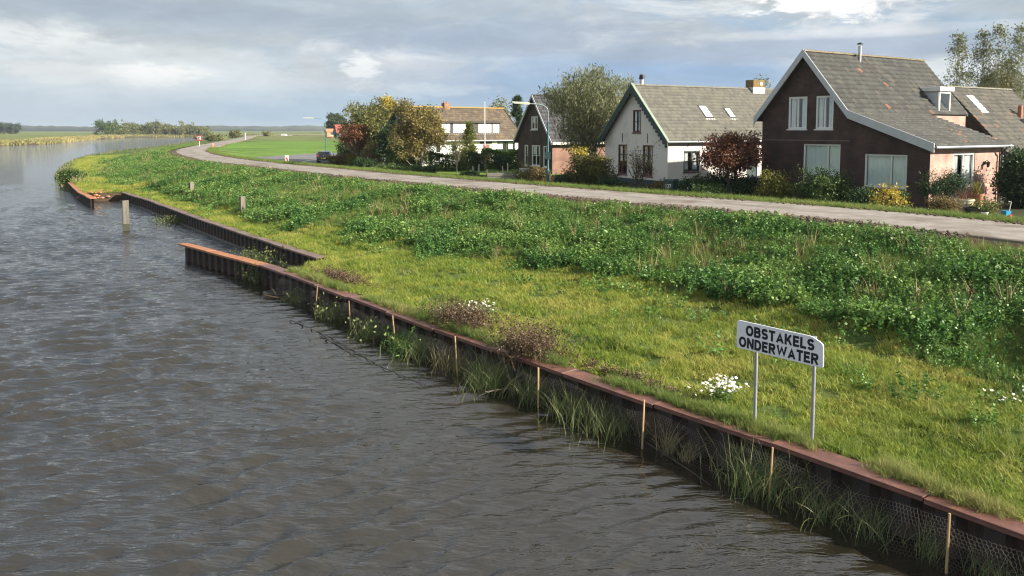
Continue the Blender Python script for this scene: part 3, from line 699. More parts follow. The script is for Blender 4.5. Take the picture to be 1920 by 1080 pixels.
# ------------------------------------------------------------------ steel sheet pile walls
RUST = mat('rusty_steel', (0.032, 0.021, 0.017), (0.06, 0.036, 0.027), 0.75, 5, 7, 0.4, c3=(0.018, 0.016, 0.014), s3=1.2, t3=(0.45, 0.6))
CAP = mat('rusty_cap_steel', (0.125, 0.055, 0.042), (0.20, 0.09, 0.066), 0.42, 2.2, 9, 0.5, 22, c3=(0.25, 0.105, 0.045), s3=0.9, t3=(0.54, 0.7), contrast=(0.38, 0.62))
CAP_O = mat('orange_rust_steel', (0.40, 0.17, 0.075), (0.30, 0.12, 0.055), 0.6, 3, 6, 0.25, 30)
def pile_mesh():
    prof = [(0, 0.17), (0.09, 0.17), (0.17, 0.0), (0.43, 0.0), (0.51, 0.17), (0.6, 0.17)]; t = 0.014; mb = MB()
    fr = [(a, b) for a, b in prof]; bk = [(a, b + t) for a, b in prof]; n = len(prof)
    V = [(a, b, zz) for zz in (-1.3, 0.66) for a, b in fr + bk]; m = 2 * n
    fs = []
    for i in range(n - 1):
        fs += [(i, i + 1, m + i + 1, m + i), (n + i + 1, n + i, m + n + i, m + n + i + 1), (m + i, m + i + 1, m + n + i + 1, m + n + i)]
    mb.add(V, fs); return mb
def steel_wall(name, label, P, cap_mat=CAP, orange_from=None, waling=False):
    """P runs with the land on its right"""
    o = thing(name, label, 'steel wall', (P[0][0], P[0][1], 0))
    org = Vector((P[0][0], P[0][1], 0)); first = None
    Q = resample(P, 0.6)
    for a, b in zip(Q[:-1], Q[1:]):
        ang = math.atan2(b[1] - a[1], b[0] - a[0])
        if first is None:
            first = pile_mesh().build('sheet_pile', RUST, o); c = first
        else: c = first.copy(); COL.objects.link(c); c.parent = o
        # local x along the wall, local +y must point inland (right of travel): mirror by turning half round
        c.location = Vector((b[0], b[1], 0)) - org; c.rotation_euler = (0, 0, ang + math.pi)
    Q = resample(P, 2.4); Q = np.vstack([Q, [P[-1]]]); r = np.random.default_rng(len(P) + 5)
    for i, (a, b) in enumerate(zip(Q[:-1], Q[1:])):
        L_ = float(np.hypot(*(b - a))) - 0.012; ang = math.atan2(b[1] - a[1], b[0] - a[0])
        if L_ < 0.2: continue
        mb = MB(); mb.box(-L_, 0, -0.04, 0.40, 0.672, 0.70); mb.box(-L_, 0, -0.04, -0.026, 0.625, 0.670); 
        m = CAP_O if (orange_from is not None and i >= orange_from) else cap_mat
        c = mb.build('cap_plate', m, o, bevel=0.006); c.location = Vector((a[0], a[1], r.normal(0, 0.008))) - org; c.rotation_euler = (r.normal(0, 0.02), r.normal(0, 0.003), ang + math.pi + r.normal(0, 0.004))
        if waling:
            mb = MB(); mb.box(-L_, 0, -0.16, 0.0, -0.1, 0.05); w = mb.build('waling_beam', mat('wet_timber', (0.13, 0.12, 0.105), (0.08, 0.075, 0.065), 0.6, 4), o)
            w.location = c.location; w.location.z = 0; w.rotation_euler = c.rotation_euler
    return o
OUT = [tuple(p) for p in RB[1:9]] + [(-8.98, 28.97), (-14.7, 34.95)]
steel_wall('sheet_pile_wall', 'long rusty steel sheet pile wall along the near bank with broad cap', OUT, orange_from=16)
IN = [(-7.6, 31.0)] + [tuple(p) for p in RB[11:16]]
steel_wall('sheet_pile_wall', 'dark steel sheet pile wall set back behind the free standing pier', IN, mat('dull_cap_steel', (0.14, 0.09, 0.07), (0.2, 0.15, 0.12), 0.7, 3, 6, 0.2), waling=True)
FARW = [(-30.7, 58.1), (-34.14, 63.02), (-40.81, 73.59), (-42.5, 76.4)]
steel_wall('sheet_pile_wall', 'short curved rusty steel wall at the far tip of the bank', FARW, CAP_O)

# ------------------------------------------------------------------ wire netting fence with wooden stakes
def on_wall(px, off=0.0, z=0.7):
    P = np.array(OUT); best = None
    for a, b in zip(P[:-1], P[1:]):
        for t in np.linspace(0, 1, 200):
            q = a + (b - a) * t; d = (b - a) / np.hypot(*(b - a)); n = np.array((-d[1], d[0])); w = q + n * off
            if w[1] < 2: continue
            p = 960 + F_PX * w[0] / (w[1] * math.cos(PITCH) - (z - CZ) * math.sin(PITCH))
            if best is None or abs(p - px) < best[0]: best = (abs(p - px), w, d, n)
    return best[1], best[2], best[3]
WOOD_P = mat('pale_wood', (0.50, 0.33, 0.15), (0.33, 0.21, 0.10), 0.7, 8, 5, 0.2, stretch=(1, 1, 0.2), rand=0.28)
WIRE = mat('galvanised_wire', (0.19, 0.18, 0.165), (0.12, 0.1, 0.085), 0.6, 3, metal=0.2)
def build_fence():
    stakes = [(2080, 0), (1776, 0.01), (1443, 0.03), (1205, 0.03), (1009, 0.0), (857, -0.06), (741, -0.1), (657, -0.05), (592, 0.12), (520, 0.0)]
    pts = [on_wall(px, 0.42, 0.2)[0] for px, _ in stakes]
    o = thing('wire_netting_fence', 'hexagonal wire netting on pale wooden stakes standing in the water', 'fence', (pts[1][0], pts[1][1], 0)); org = Vector((pts[1][0], pts[1][1], 0))
    r = np.random.default_rng(5)
    for i, ((px, ln), p) in enumerate(zip(stakes, pts)):
        if px == 520: continue
        mb = MB(); mb.tube([(0, 0, -0.9), (0, 0, 0.1), (ln * 0.7, -ln * 0.5, 0.76 + 0.14 * r.random())], [0.017 + 0.006 * r.random(), 0.018, 0.014 + 0.005 * r.random()], 7)
        c = mb.build('stake', WOOD_P, o, True); c.location = Vector((p[0], p[1], 0)) - org
    cell = 0.031; w = cell * math.sqrt(3)
    for i in range(len(pts) - 1):
        a, b = pts[i], pts[i + 1]; L_ = float(np.hypot(*(b - a))); d = (b - a) / L_; n = np.array((-d[1], d[0])); 
        nx = int(L_ / w); ny = int(0.98 / (1.5 * cell)); E = set(); pos = {}
        def key(xx, yy): k = (round(xx * 1000), round(yy * 1000)); pos[k] = (xx, yy); return k
        for jy in range(ny):
            for jx in range(nx):
                cx = jx * w + (w / 2 if jy % 2 else 0); cy = jy * 1.5 * cell
                co = [key(cx + cell * math.sin(k * math.pi / 3), cy + cell * math.cos(k * math.pi / 3)) for k in range(6)]
                for k in range(6): E.add(tuple(sorted((co[k], co[(k + 1) % 6]))))
        E = sorted(E); A = np.array([pos[e[0]] for e in E]); B = np.array([pos[e[1]] for e in E])
        def m3(q):
            s, hh = q[:, 0], q[:, 1]; t = s / L_
            bulge = 0.10 * np.sin(3.1416 * t) * np.sin(2.2 * hh + 0.5 + i) + 0.03 * np.sin(5 * s + 7 * hh) - 0.16 * (hh / 0.9) ** 2 * (0.5 + 0.5 * np.sin(3.14 * t))
            zz = hh - 0.32 + 0.05 * np.sin(2.3 * s + i) * hh - 0.10 * np.sin(3.1416 * t) * hh
            return np.stack([a[0] + d[0] * s + n[0] * bulge, a[1] + d[1] * s + n[1] * bulge, zz], 1)
        A3, B3 = m3(A), m3(B); dd = B3 - A3; dd /= np.linalg.norm(dd, axis=1)[:, None]; rad = 0.0015
        u1 = np.cross(dd, [n[0], n[1], 0.3]); u1 /= np.linalg.norm(u1, axis=1)[:, None]; u2 = np.cross(dd, u1)
        ring = [u1 * math.cos(t) * rad + u2 * math.sin(t) * rad for t in (0, 2.094, 4.189)]
        V = np.stack([A3 + ring[0], A3 + ring[1], A3 + ring[2], B3 + ring[0], B3 + ring[1], B3 + ring[2]], 1).reshape(-1, 3) - np.array(org)
        k = np.arange(len(A3))[:, None] * 6; Fq = np.concatenate([k + np.array([[0, 1, 4, 3]]), k + np.array([[1, 2, 5, 4]]), k + np.array([[2, 0, 3, 5]])])
        tag(link('netting', np_mesh('netting', V, Fq), WIRE, o), kind='stuff')
build_fence()

# ------------------------------------------------------------------ plants on the wall and in front of it
REED_G = leaf_mat('reed_green', (0.07, 0.115, 0.035), (0.16, 0.21, 0.07), (0.33, 0.32, 0.14), 0.35)
REED_T = leaf_mat('reed_tan', (0.16, 0.13, 0.06), (0.32, 0.27, 0.13), (0.48, 0.40, 0.20), 0.3)
DRY = leaf_mat('dry_brown_weed', (0.06, 0.038, 0.024), (0.125, 0.08, 0.05), (0.24, 0.17, 0.10), 0.2, 0.8)
def reed(label, px, off, n, rad_along, h, lean, m, seed, width=0.016, wind=(0.18, 0.12), group='reeds behind the wire netting', z0=-0.1, leaves=0):
    w, d, nn = on_wall(px, off, 0.3); r = np.random.default_rng(seed); n = int(n * 1.5); h *= 0.8
    base = np.stack([d[0] * r.normal(0, rad_along, n), d[1] * r.normal(0, rad_along, n), np.zeros(n)], 1)
    V, Fq, t = blades(n, 0.09, h, lean * 1.15, width * 0.72, r, 4, wind, 0.55, base, 0.9)
    if leaves:
        k = r.integers(0, len(V), leaves); P = V[k] + r.normal(0, 0.05, (leaves, 3)); V2, F2 = leaf_quads(P, 0.09, r, 0.6, 0.2)
        Fq = np.vstack([Fq, F2 + len(V)]); V = np.vstack([V, V2]); t = np.concatenate([t, 0.3 + 0.7 * r.random(leaves)])
    o = link('reed_clump', np_mesh('reed_clump', V, Fq, t), m); o.location = (w[0], w[1], z0)
    return tag(o, label, 'reeds', group)
reed('sparse green reeds at the right end of the netting', 1885, 0.22, 70, 0.25, 0.85, 0.7, REED_G, 1)
reed('few upright green reed leaves left of the rightmost stake', 1830, 0.2, 14, 0.08, 0.8, 0.5, REED_G, 2)
reed('thin tan green reeds just left of the rightmost stake', 1740, 0.2, 45, 0.12, 0.85, 0.5, REED_G, 3)
reed('yellowish green reed tuft below the right sign post', 1640, 0.2, 80, 0.22, 0.9, 0.6, REED_G, 4)
reed('broad pale green reed tuft right of the second stake', 1550, 0.22, 170, 0.4, 0.95, 0.7, REED_G, 5)
reed('dense dark green reeds arching over the cap below the sign', 1425, 0.2, 330, 0.42, 1.25, 0.7, REED_G, 6, wind=(0.25, 0.16))
reed('small tan dry reed tuft below the white flowers', 1285, 0.2, 50, 0.12, 0.75, 0.5, REED_T, 7)
reed('tall tan dry reed tuft right of the third stake', 1248, 0.2, 60, 0.1, 1.0, 0.5, REED_T, 8)
reed('thick green reed bed left of the third stake', 1140, 0.2, 260, 0.5, 1.05, 0.6, REED_G, 9)
reed('green reeds between the brown bush and the third stake', 1070, 0.22, 200, 0.4, 1.15, 0.6, REED_G, 10)
reed('reed tuft around the fourth stake from the right', 1000, 0.2, 170, 0.3, 1.2, 0.6, REED_G, 11)
reed('large bushy green reed mass below the brown weeds', 925, 0.25, 420, 0.55, 1.25, 0.7, REED_G, 12)
reed('brownish reeds mixed with dead stalks near the fifth stake', 850, 0.22, 170, 0.45, 1.0, 0.6, REED_T, 13)
reed('leafy bright green waterside plant right of the sixth stake', 765, 0.25, 220, 0.4, 1.0, 0.7, leaf_mat('bright_waterside', (0.06, 0.14, 0.03), (0.12, 0.24, 0.05), (0.22, 0.33, 0.08), 0.3), 14, leaves=500)
reed('green grassy reeds spilling over the cap plates', 800, 0.05, 300, 0.6, 1.1, 0.9, REED_G, 15, wind=(0.1, 0.35))
reed('dense green reed mass between the sixth and seventh stake', 700, 0.25, 300, 0.5, 1.0, 0.7, REED_G, 16, leaves=300)
reed('mixed green reeds by the leaning eighth stake', 625, 0.25, 260, 0.36, 0.95, 0.7, REED_G, 17, leaves=300)
reed('small reed tuft near the wire hoop', 555, 0.2, 110, 0.35, 0.9, 0.6, REED_G, 18, leaves=100)

def weed(name, label, x, y, n, rad, h, m, seed, leaf=0.05, per=6, z=None, lean=0.6, cat='weeds', asp=1.0, group=None, heads=None):
    r = np.random.default_rng(seed); base = np.stack([r.normal(0, rad * asp, n), r.normal(0, rad, n), np.zeros(n)], 1)
    if asp != 1.0:
        a = math.atan2(UY, UX); c, s = math.cos(a), math.sin(a); base = np.stack([base[:, 0] * c - base[:, 1] * s, base[:, 0] * s + base[:, 1] * c, base[:, 2]], 1)
    V, Fq, t = blades(n, 0.03, h, lean, 0.012, r, 3, (0, 0), 0.5, base)
    k = r.integers(0, len(V), n * per); k = k[V[k][:, 2] > h * 0.15]; P = V[k] + r.normal(0, 0.03, (len(k), 3)); V2, F2 = leaf_quads(P, leaf, r, 0.6, 0.2)
    z = gz(x, y) - 0.02 if z is None else z
    me = np_mesh(name, np.vstack([V, V2]), np.vstack([Fq, F2 + len(V)]), np.concatenate([t, r.random(len(k))]))
    if heads is None:
        o = link(name, me, m); o.location = (x, y, z); return tag(o, label, cat, group)
    o = thing(name, label, cat, (x, y, z), 0, group); link('foliage', me, m, o)
    nf, rf, hf = heads; mb = MB(); cy = MB()
    for q in range(nf):
        c = Vector((r.normal(0, rf), r.normal(0, rf), hf * (0.6 + 0.5 * r.random()))); tl = Vector((r.normal(0, .4), r.normal(-0.2, .4), 1)).normalized()
        X = tl.orthogonal().normalized(); Y = tl.cross(X); rr = 0.030 * (0.8 + 0.4 * r.random())
        mb.add([c + tl * 0.004] + [c + (X * math.cos(a) + Y * math.sin(a)) * rr * (1 if i % 2 else 0.72) for i, a in enumerate(np.linspace(0, 6.283, 13)[:-1])], [(0, 1 + i, 1 + (i + 1) % 12) for i in range(12)])
        cy.add([c + tl * 0.016] + [c + tl * 0.005 + (X * math.cos(a) + Y * math.sin(a)) * rr * 0.33 for a in np.linspace(0, 6.283, 7)[:-1]], [(0, 1 + i, 1 + (i + 1) % 6) for i in range(6)])
    tag(mb.build('flower_heads', mat('white_petal', (0.82, 0.82, 0.78), rough=0.6), o), kind='stuff'); tag(cy.build('flower_centres', mat('yellow_disc', (0.65, 0.45, 0.05), rough=0.8), o), kind='stuff')
    return o
def land_px(px, py, z0=0.85):
    for _ in range(14):
        u = -(py - 360) / F_PX; dz = -math.sin(PITCH) + u * math.cos(PITCH); dy = math.cos(PITCH) + u * math.sin(PITCH)
        t = (z0 - CZ) / dz; x, y = (px - 960) / F_PX * t, dy * t; z0 = 0.5 * z0 + 0.5 * max(gz(x, y), 0.65)
    return x, y
DAISY = leaf_mat('daisy_leaf', (0.06, 0.12, 0.03), (0.12, 0.2, 0.04), (0.2, 0.27, 0.07), 0.3)
for lab, px, py, n, hd, sd in (('clump of white daisies in bloom left of the sign', 1352, 752, 70, (95, 0.20, 0.40), 1), ('smaller patch of white daisies on the grass beyond the brown weeds', 893, 592, 60, (70, 0.28, 0.36), 2), ('few faded white daisies at the right edge by the slope', 1880, 762, 40, (14, 0.25, 0.3), 3)):
    x, y = land_px(px, py); weed('daisy_plant', lab, x, y, n, 0.16, 0.38, DAISY, sd, 0.05, 7, cat='flowers', group='white daisies on the berm', heads=hd)
for lab, px, py, n, rad, h, sd, asp in (('large round brown dry weed bush leaning over the wall', 995, 668, 420, 0.30, 0.95, 4, 1.3), ('low brown dry weeds around the smaller daisies', 868, 610, 420, 0.30, 0.7, 5, 2.0), ('brown weeds hanging over the far cap plates', 640, 526, 320, 0.2, 0.4, 6, 4.2),
        ('reddish brown tall stalks at the root of the free pier', 520, 492, 200, 0.3, 1.0, 7, 1.2), ('brown weeds along the cap right of the daisies', 1180, 712, 120, 0.12, 0.22, 8, 6.0), ('brown tuft where the bank turns to the set back wall', 590, 488, 160, 0.35, 0.5, 9, 2.0)):
    x, y = land_px(px, py); weed('brown_weeds', lab, x, y, n, rad, h, DRY if sd != 7 else leaf_mat('red_stalk', (0.12, 0.05, 0.03), (0.22, 0.09, 0.05), (0.3, 0.16, 0.08), 0.2), sd, 0.045, 16, asp=asp, group='dry weeds along the wall')
for lab, px, py, n, rad, h, sd in (('green weeds filling the corner behind the free pier', 470, 470, 160, 0.5, 0.9, 20), ('green bush hanging over the set back wall near its middle', 338, 398, 340, 0.7, 0.6, 21), ('dark green weeds at the root of the pier beside red stalks', 500, 495, 200, 0.4, 0.8, 22)):
    x, y = land_px(px, py, 0.4); weed('bank_weeds', lab, x, y, n, rad, h, leaf_mat('bank_weed', (0.04, 0.07, 0.02), (0.09, 0.13, 0.03), (0.2, 0.2, 0.06), 0.3), sd, 0.08, 6, z=max(gz(x, y), 0.0) - 0.02, asp=1.4, group='weeds on the bank')

# dead branches and hoop in the water
DEADW = mat('dead_wood', (0.2, 0.16, 0.12), (0.1, 0.08, 0.06), 0.85, 5)
DEADD = mat('wet_dead_wood', (0.035, 0.03, 0.025), (0.06, 0.05, 0.04), 0.5, 5)
def water_px(px, py, z=0.02):
    u = -(py - 360) / F_PX; dz = -math.sin(PITCH) + u * math.cos(PITCH); dy = math.cos(PITCH) + u * math.sin(PITCH); t = (z - CZ) / dz
    return Vector(((px - 960) / F_PX * t, dy * t, z))
def branch(label, pts, rad, twigs, seed, m):
    r = np.random.default_rng(seed); P = [water_px(a, b, c) for a, b, c in pts]; o0 = P[0].copy(); mb = MB()
    mb.tube([p - o0 for p in P], [rad * (1 - 0.7 * i / (len(P) - 1)) for i in range(len(P))], 6)
    for k in range(twigs):
        i = r.integers(0, len(P) - 1); s = P[i].lerp(P[i + 1], r.random()) - o0; e = s + Vector((r.normal(0, .25), r.normal(0, .25), abs(r.normal(0, .1)) - 0.03)); mb.tube([s, s.lerp(e, .5) + Vector((0, 0, .04)), e], [rad * .45, rad * .3, rad * .15], 5)
    o = mb.build('dead_branch', m, None, True); o.location = o0; tag(o, label, 'branch', 'dead branches at the foot of the netting')
branch('pale forked dead branch lying at the foot of the reeds', [(910, 735, 0.1), (960, 727, 0.16), (1000, 745, 0.1), (1060, 785, 0.02)], 0.016, 7, 1, DEADW)
branch('long dark branch along the netting foot below the third stake', [(1215, 832, 0.02), (1290, 880, 0.03), (1360, 930, -0.02)], 0.014, 6, 2, DEADD)
branch('thin pale branch caught in the netting left of the second stake', [(1365, 872, 0.1), (1410, 905, 0.06), (1480, 945, 0.02)], 0.01, 4, 3, DEADW)
branch('dark floating branch with twigs in front of the eighth stake', [(600, 630, 0.03), (640, 650, 0.02), (662, 665, 0.02)], 0.02, 9, 4, DEADD)
branch('dark drift branch along the foot of the far netting', [(545, 600, 0.02), (620, 632, 0.03), (720, 690, 0.02), (800, 722, 0.02)], 0.016, 10, 5, DEADD)
def hoop():
    c = water_px(527, 548, 0.12); mb = MB(); pts = [Vector((math.cos(a) * 0.62, math.sin(a) * 0.45, 0.1 * math.sin(a + 0.6))) for a in np.linspace(0, 6.283, 25)]
    o = thing('wire_hoop', 'round loop of loose wire netting lying on the water by the wall', 'wire', tuple(c)); mb.tube(pts, 0.007, 5, False); mb.build('rim', WIRE, o, True)
    nb = MB()
    for k in range(-8, 9):
        f = k / 9; q = math.sqrt(1 - f * f); nb.tube([(f * .62, -q * .45, 0), (f * .62, 0, -0.03), (f * .62, q * .45, 0.04)], 0.0022, 3, False); nb.tube([(-q * .62, f * .45, 0.02), (0, f * .45, -.03), (q * .62, f * .45, 0.02)], 0.0022, 3, False)
    nb.build('netting', WIRE, o)
    mb = MB(); a = water_px(495, 553, 0.03); b = water_px(522, 558, 0.03); mb.tube([(0, 0, 0), b - a], 0.022, 7); s = mb.build('floating_stake', WOOD_P); s.location = a; tag(s, 'short pale stake floating beside the loose wire loop', 'stake')
hoop()

# ------------------------------------------------------------------ warning sign
def text_mesh(txt, size, bold):
    cu = bpy.data.curves.new('lettering', 'FONT'); cu.body = txt; cu.size = size; cu.offset = bold; cu.extrude = 0.0012; cu.align_x = 'CENTER'; cu.space_character = 1.06
    o = bpy.data.objects.new('lettering', cu); COL.objects.link(o); bpy.context.view_layer.update()
    me = bpy.data.meshes.new_from_object(o.evaluated_get(bpy.context.evaluated_depsgraph_get())); bpy.data.objects.remove(o); return me
def arc(cx, cy, rx, ry, a0, a1, n=12): return [(cx + rx * math.cos(R(a)), cy + ry * math.sin(R(a))) for a in np.linspace(a0, a1, n)]
H_ = 0.126
GLYPH = {'O': (0.92, [arc(.46, .5, .355, .395, 0, 360, 33)]), 'B': (.78, [[(.11, 0), (.11, 1)], [(.215, .895)] + arc(.43, .715, .2, .18, 90, -90) + [(.215, .535)], [(.215, .535)] + arc(.45, .32, .22, .215, 90, -90) + [(.215, .105)]]),
    'S': (.78, [arc(.39, .69, .27, .205, 20, 250, 14) + arc(.39, .31, .275, .205, 70, -160, 14)]), 'T': (.74, [[(0, .895), (.74, .895)], [(.37, .79), (.37, 0)]]), 'A': (.9, [[(.105, 0), (.45, .93), (.795, 0)], [(.27, .285), (.63, .285)]]),
    'K': (.84, [[(.11, 0), (.11, 1)], [(.215, .36), (.70, 1)], [(.37, .58), (.74, 0)]]), 'E': (.7, [[(.68, .895), (.11, .895), (.11, .105), (.7, .105)], [(.215, .515), (.62, .515)]]), 'L': (.66, [[(.11, 1), (.11, .105), (.66, .105)]]),
    'N': (.84, [[(.11, 0), (.11, 1)], [(.73, 0), (.73, 1)], [(.14, .93), (.70, .07)]]), 'D': (.84, [[(.11, 0), (.11, 1)], [(.215, .895)] + arc(.38, .5, .34, .395, 90, -90, 16) + [(.215, .105)]]),
    'R': (.84, [[(.11, 0), (.11, 1)], [(.215, .895)] + arc(.46, .70, .215, .195, 90, -90) + [(.215, .505)], [(.43, .42), (.72, 0)]]), 'W': (1.22, [[(.1, 1), (.33, .08), (.61, .92), (.89, .08), (1.12, 1)]])}
def stroke_text(txt, w, h, m, parent, loc):
    mb = MB(); x = 0.0; lay = 0; tot = sum(GLYPH[c][0] for c in txt) + .12 * (len(txt) - 1); sx = w / tot
    for c in txt:
        gw, lines = GLYPH[c]
        for P in lines:
            lay += 1; dep = -0.0004 * (lay % 4); P = [Vector((p_[0], p_[1])) for p_ in P]; closed = (P[0] - P[-1]).length < 1e-4
            if closed: P = P[:-1]
            n = len(P); L1 = []; L2 = []
            for i, p_ in enumerate(P):
                a_ = P[i - 1] if (i or closed) else None; b_ = P[(i + 1) % n] if (i < n - 1 or closed) else None
                d1 = (p_ - a_).normalized() if a_ is not None else None; d2 = (b_ - p_).normalized() if b_ is not None else None
                d1 = d1 or d2; d2 = d2 or d1; nm = Vector((-(d1 + d2).y, (d1 + d2).x)); nm = nm.normalized() if nm.length > 1e-6 else Vector((-d1.y, d1.x)); k = min(2.6, 1 / max(.2, nm.dot(Vector((-d1.y, d1.x)))))
                L1.append(p_ + nm * H_ * k); L2.append(p_ - nm * H_ * k)
            V = [((x + q.x) * sx - w / 2, dep, (min(1, max(0, q.y)) - .5) * h) for q in L1 + L2]; e = n if closed else n - 1
            mb.add(V, [(i, (i + 1) % n, n + (i + 1) % n, n + i) for i in range(e)])
        x += gw + .12
    o = mb.build('lettering', m, parent); o.location = loc; return o
def fit_text(txt, w, h, bold, m, parent, loc, rot=(R(90), 0, 0)):
    me = text_mesh(txt, 1.0, bold); co = np.array([v.co for v in me.vertices]); lo, hi = co.min(0), co.max(0)
    co[:, 0] = (co[:, 0] - (lo[0] + hi[0]) / 2) * w / (hi[0] - lo[0]); co[:, 1] = (co[:, 1] - (lo[1] + hi[1]) / 2) * h / (hi[1] - lo[1])
    me.vertices.foreach_set('co', co.astype(np.float32).ravel()); me.update()
    o = link('lettering', me, m, parent); o.location = loc; o.rotation_euler = rot; return o
def build_sign():
    A = (4.10, 13.23); B = (4.77, 12.42); ang = math.atan2(B[1] - A[1], B[0] - A[0]); sp = math.hypot(B[0] - A[0], B[1] - A[1])
    o = thing('warning_sign', 'white warning sign with black lettering on two grey posts at the wall', 'sign', (A[0], A[1], 0.7), ang)
    steel = mat('galvanised_post', (0.42, 0.43, 0.44), (0.33, 0.34, 0.35), 0.45, 12, metal=0.5)
    for xx in (0, sp):
        mb = MB(); mb.tube([(xx, 0.03, -0.3), (xx, 0.03, 1.74)], 0.030, 14); mb.build('post', steel, o, True)
    def rounded(pts, rad):
        out = []; n = len(pts)
        for i in range(n):
            p, a, b = Vector(pts[i]), Vector(pts[i - 1]), Vector(pts[(i + 1) % n]); u = (a - p).normalized(); w = (b - p).normalized()
            for t in np.linspace(0, 1, 5): out.append((p + u * rad * (1 - t) ** 2 + w * rad * t ** 2))
        return out
    x0, x1 = -0.352, 1.235; prof = rounded([(x0, 1.275, 0), (x1, 1.275, 0), (x1 - 0.01, 1.66, 0), (x1 - 0.2, 1.745, 0), (x0, 1.755, 0)], 0.05)
    mb = MB(); mb.prism([(p.x, -0.030, p.y) for p in prof], (0, 0.025, 0)); bd = mb.build('board', mat('sign_white', (0.86, 0.86, 0.87), (0.80, 0.80, 0.81), 0.45, 3, 6, c3=(0.70, 0.69, 0.66), s3=2.2, t3=(0.58, 0.75)), o, bevel=0.003)
    blk = mat('sign_black', (0.012, 0.012, 0.014), rough=0.5)
    stroke_text('OBSTAKELS', 1.25, 0.18, blk, bd, (0.455, -0.033, 1.61)); stroke_text('ONDERWATER', 1.46, 0.18, blk, bd, (0.43, -0.033, 1.395))
    for xx in (0, sp):
        for zz in (1.36, 1.66):
            mb = MB(); mb.box(xx - 0.05, xx + 0.05, -0.003, 0.075, zz - 0.02, zz + 0.02); mb.build('clamp', steel, bd)
build_sign()

# ------------------------------------------------------------------ wooden posts
POSTW = mat('weathered_post', (0.19, 0.168, 0.13), (0.10, 0.088, 0.068), 0.9, 5, 7, 0.6, stretch=(1, 1, 0.15))
def post(label, x, y, z0, z1, w, seed, tilt=(0, 0), mossy=False):
    r = random.Random(seed); mb = MB(); a = w / 2
    b = [(-a, -a, z0), (a, -a, z0), (a, a, z0), (-a, a, z0)]; t = [(p[0] * 0.95 + tilt[0], p[1] * 0.95 + tilt[1], z1 + r.uniform(-.02, .02)) for p in b]; mb.hexa(b, t)
    o = thing('mooring_post', label, 'post', (x, y, 0), r.random()); mb.build('shaft', POSTW, o, bevel=0.015)
    if mossy:
        mb = MB(); mb.box(-a - .006, a + .006, -a - .006, a + .006, -0.3, 0.42); mb.build('wet_weed_band', mat('weed_band', (0.05, 0.055, 0.025), (0.03, 0.03, 0.018), 0.6, 6), o)
p = water_px(237, 433, 0); post('thick weathered mooring post standing alone in the water', p.x, p.y, -1, px_z(376, p.y), 0.34, 1, mossy=True)
x, y = land_px(359, 367, 1.4); post('weathered wooden post on the slope, the farther of two', x, y, gz(x, y) - .4, px_z(342, y), 0.3, 2)
x, y = land_px(455, 400, 1.2); post('weathered wooden post on the slope, the nearer of two', x, y, gz(x, y) - .4, px_z(368, y), 0.28, 3)

# ------------------------------------------------------------------ houses: shared builders
def tile_ramp(name, cols, source):
    if name in MATS: return MATS[name]
    m = bpy.data.materials.new(name); m.use_nodes = True; MATS[name] = m
    nt = m.node_tree; N = nt.nodes; L = nt.links; b = N['Principled BSDF']; b.inputs['Roughness'].default_value = 0.85
    if source == 'tint': a = N.new('ShaderNodeAttribute'); a.attribute_name = 'tint'; f = a.outputs['Fac']
    else: a = N.new('ShaderNodeObjectInfo'); f = a.outputs['Random']
    cr = N.new('ShaderNodeValToRGB'); cr.color_ramp.interpolation = 'LINEAR'; L.new(f, cr.inputs[0]); e = cr.color_ramp.elements
    e[0].position = cols[0][0]; e[0].color = (*cols[0][1], 1); e[1].position = cols[-1][0]; e[1].color = (*cols[-1][1], 1)
    for p_, c in cols[1:-1]: x = e.new(p_); x.color = (*c, 1)
    g = N.new('ShaderNodeNewGeometry'); n = N.new('ShaderNodeTexNoise'); L.new(g.outputs['Position'], n.inputs['Vector']); n.inputs['Scale'].default_value = 1.6; n.inputs['Detail'].default_value = 7; n.inputs['Roughness'].default_value = 0.7
    r = N.new('ShaderNodeMapRange'); L.new(n.outputs[0], r.inputs[0]); r.inputs[1].default_value = 0.56; r.inputs[2].default_value = 0.72; r.inputs[4].default_value = 0.45
    mx = N.new('ShaderNodeMix'); mx.data_type = 'RGBA'; L.new(r.outputs[0], mx.inputs[0]); L.new(cr.outputs[0], mx.inputs[6]); mx.inputs[7].default_value = (0.125, 0.125, 0.065, 1)
    L.new(mx.outputs[2], b.inputs['Base Color']); return m

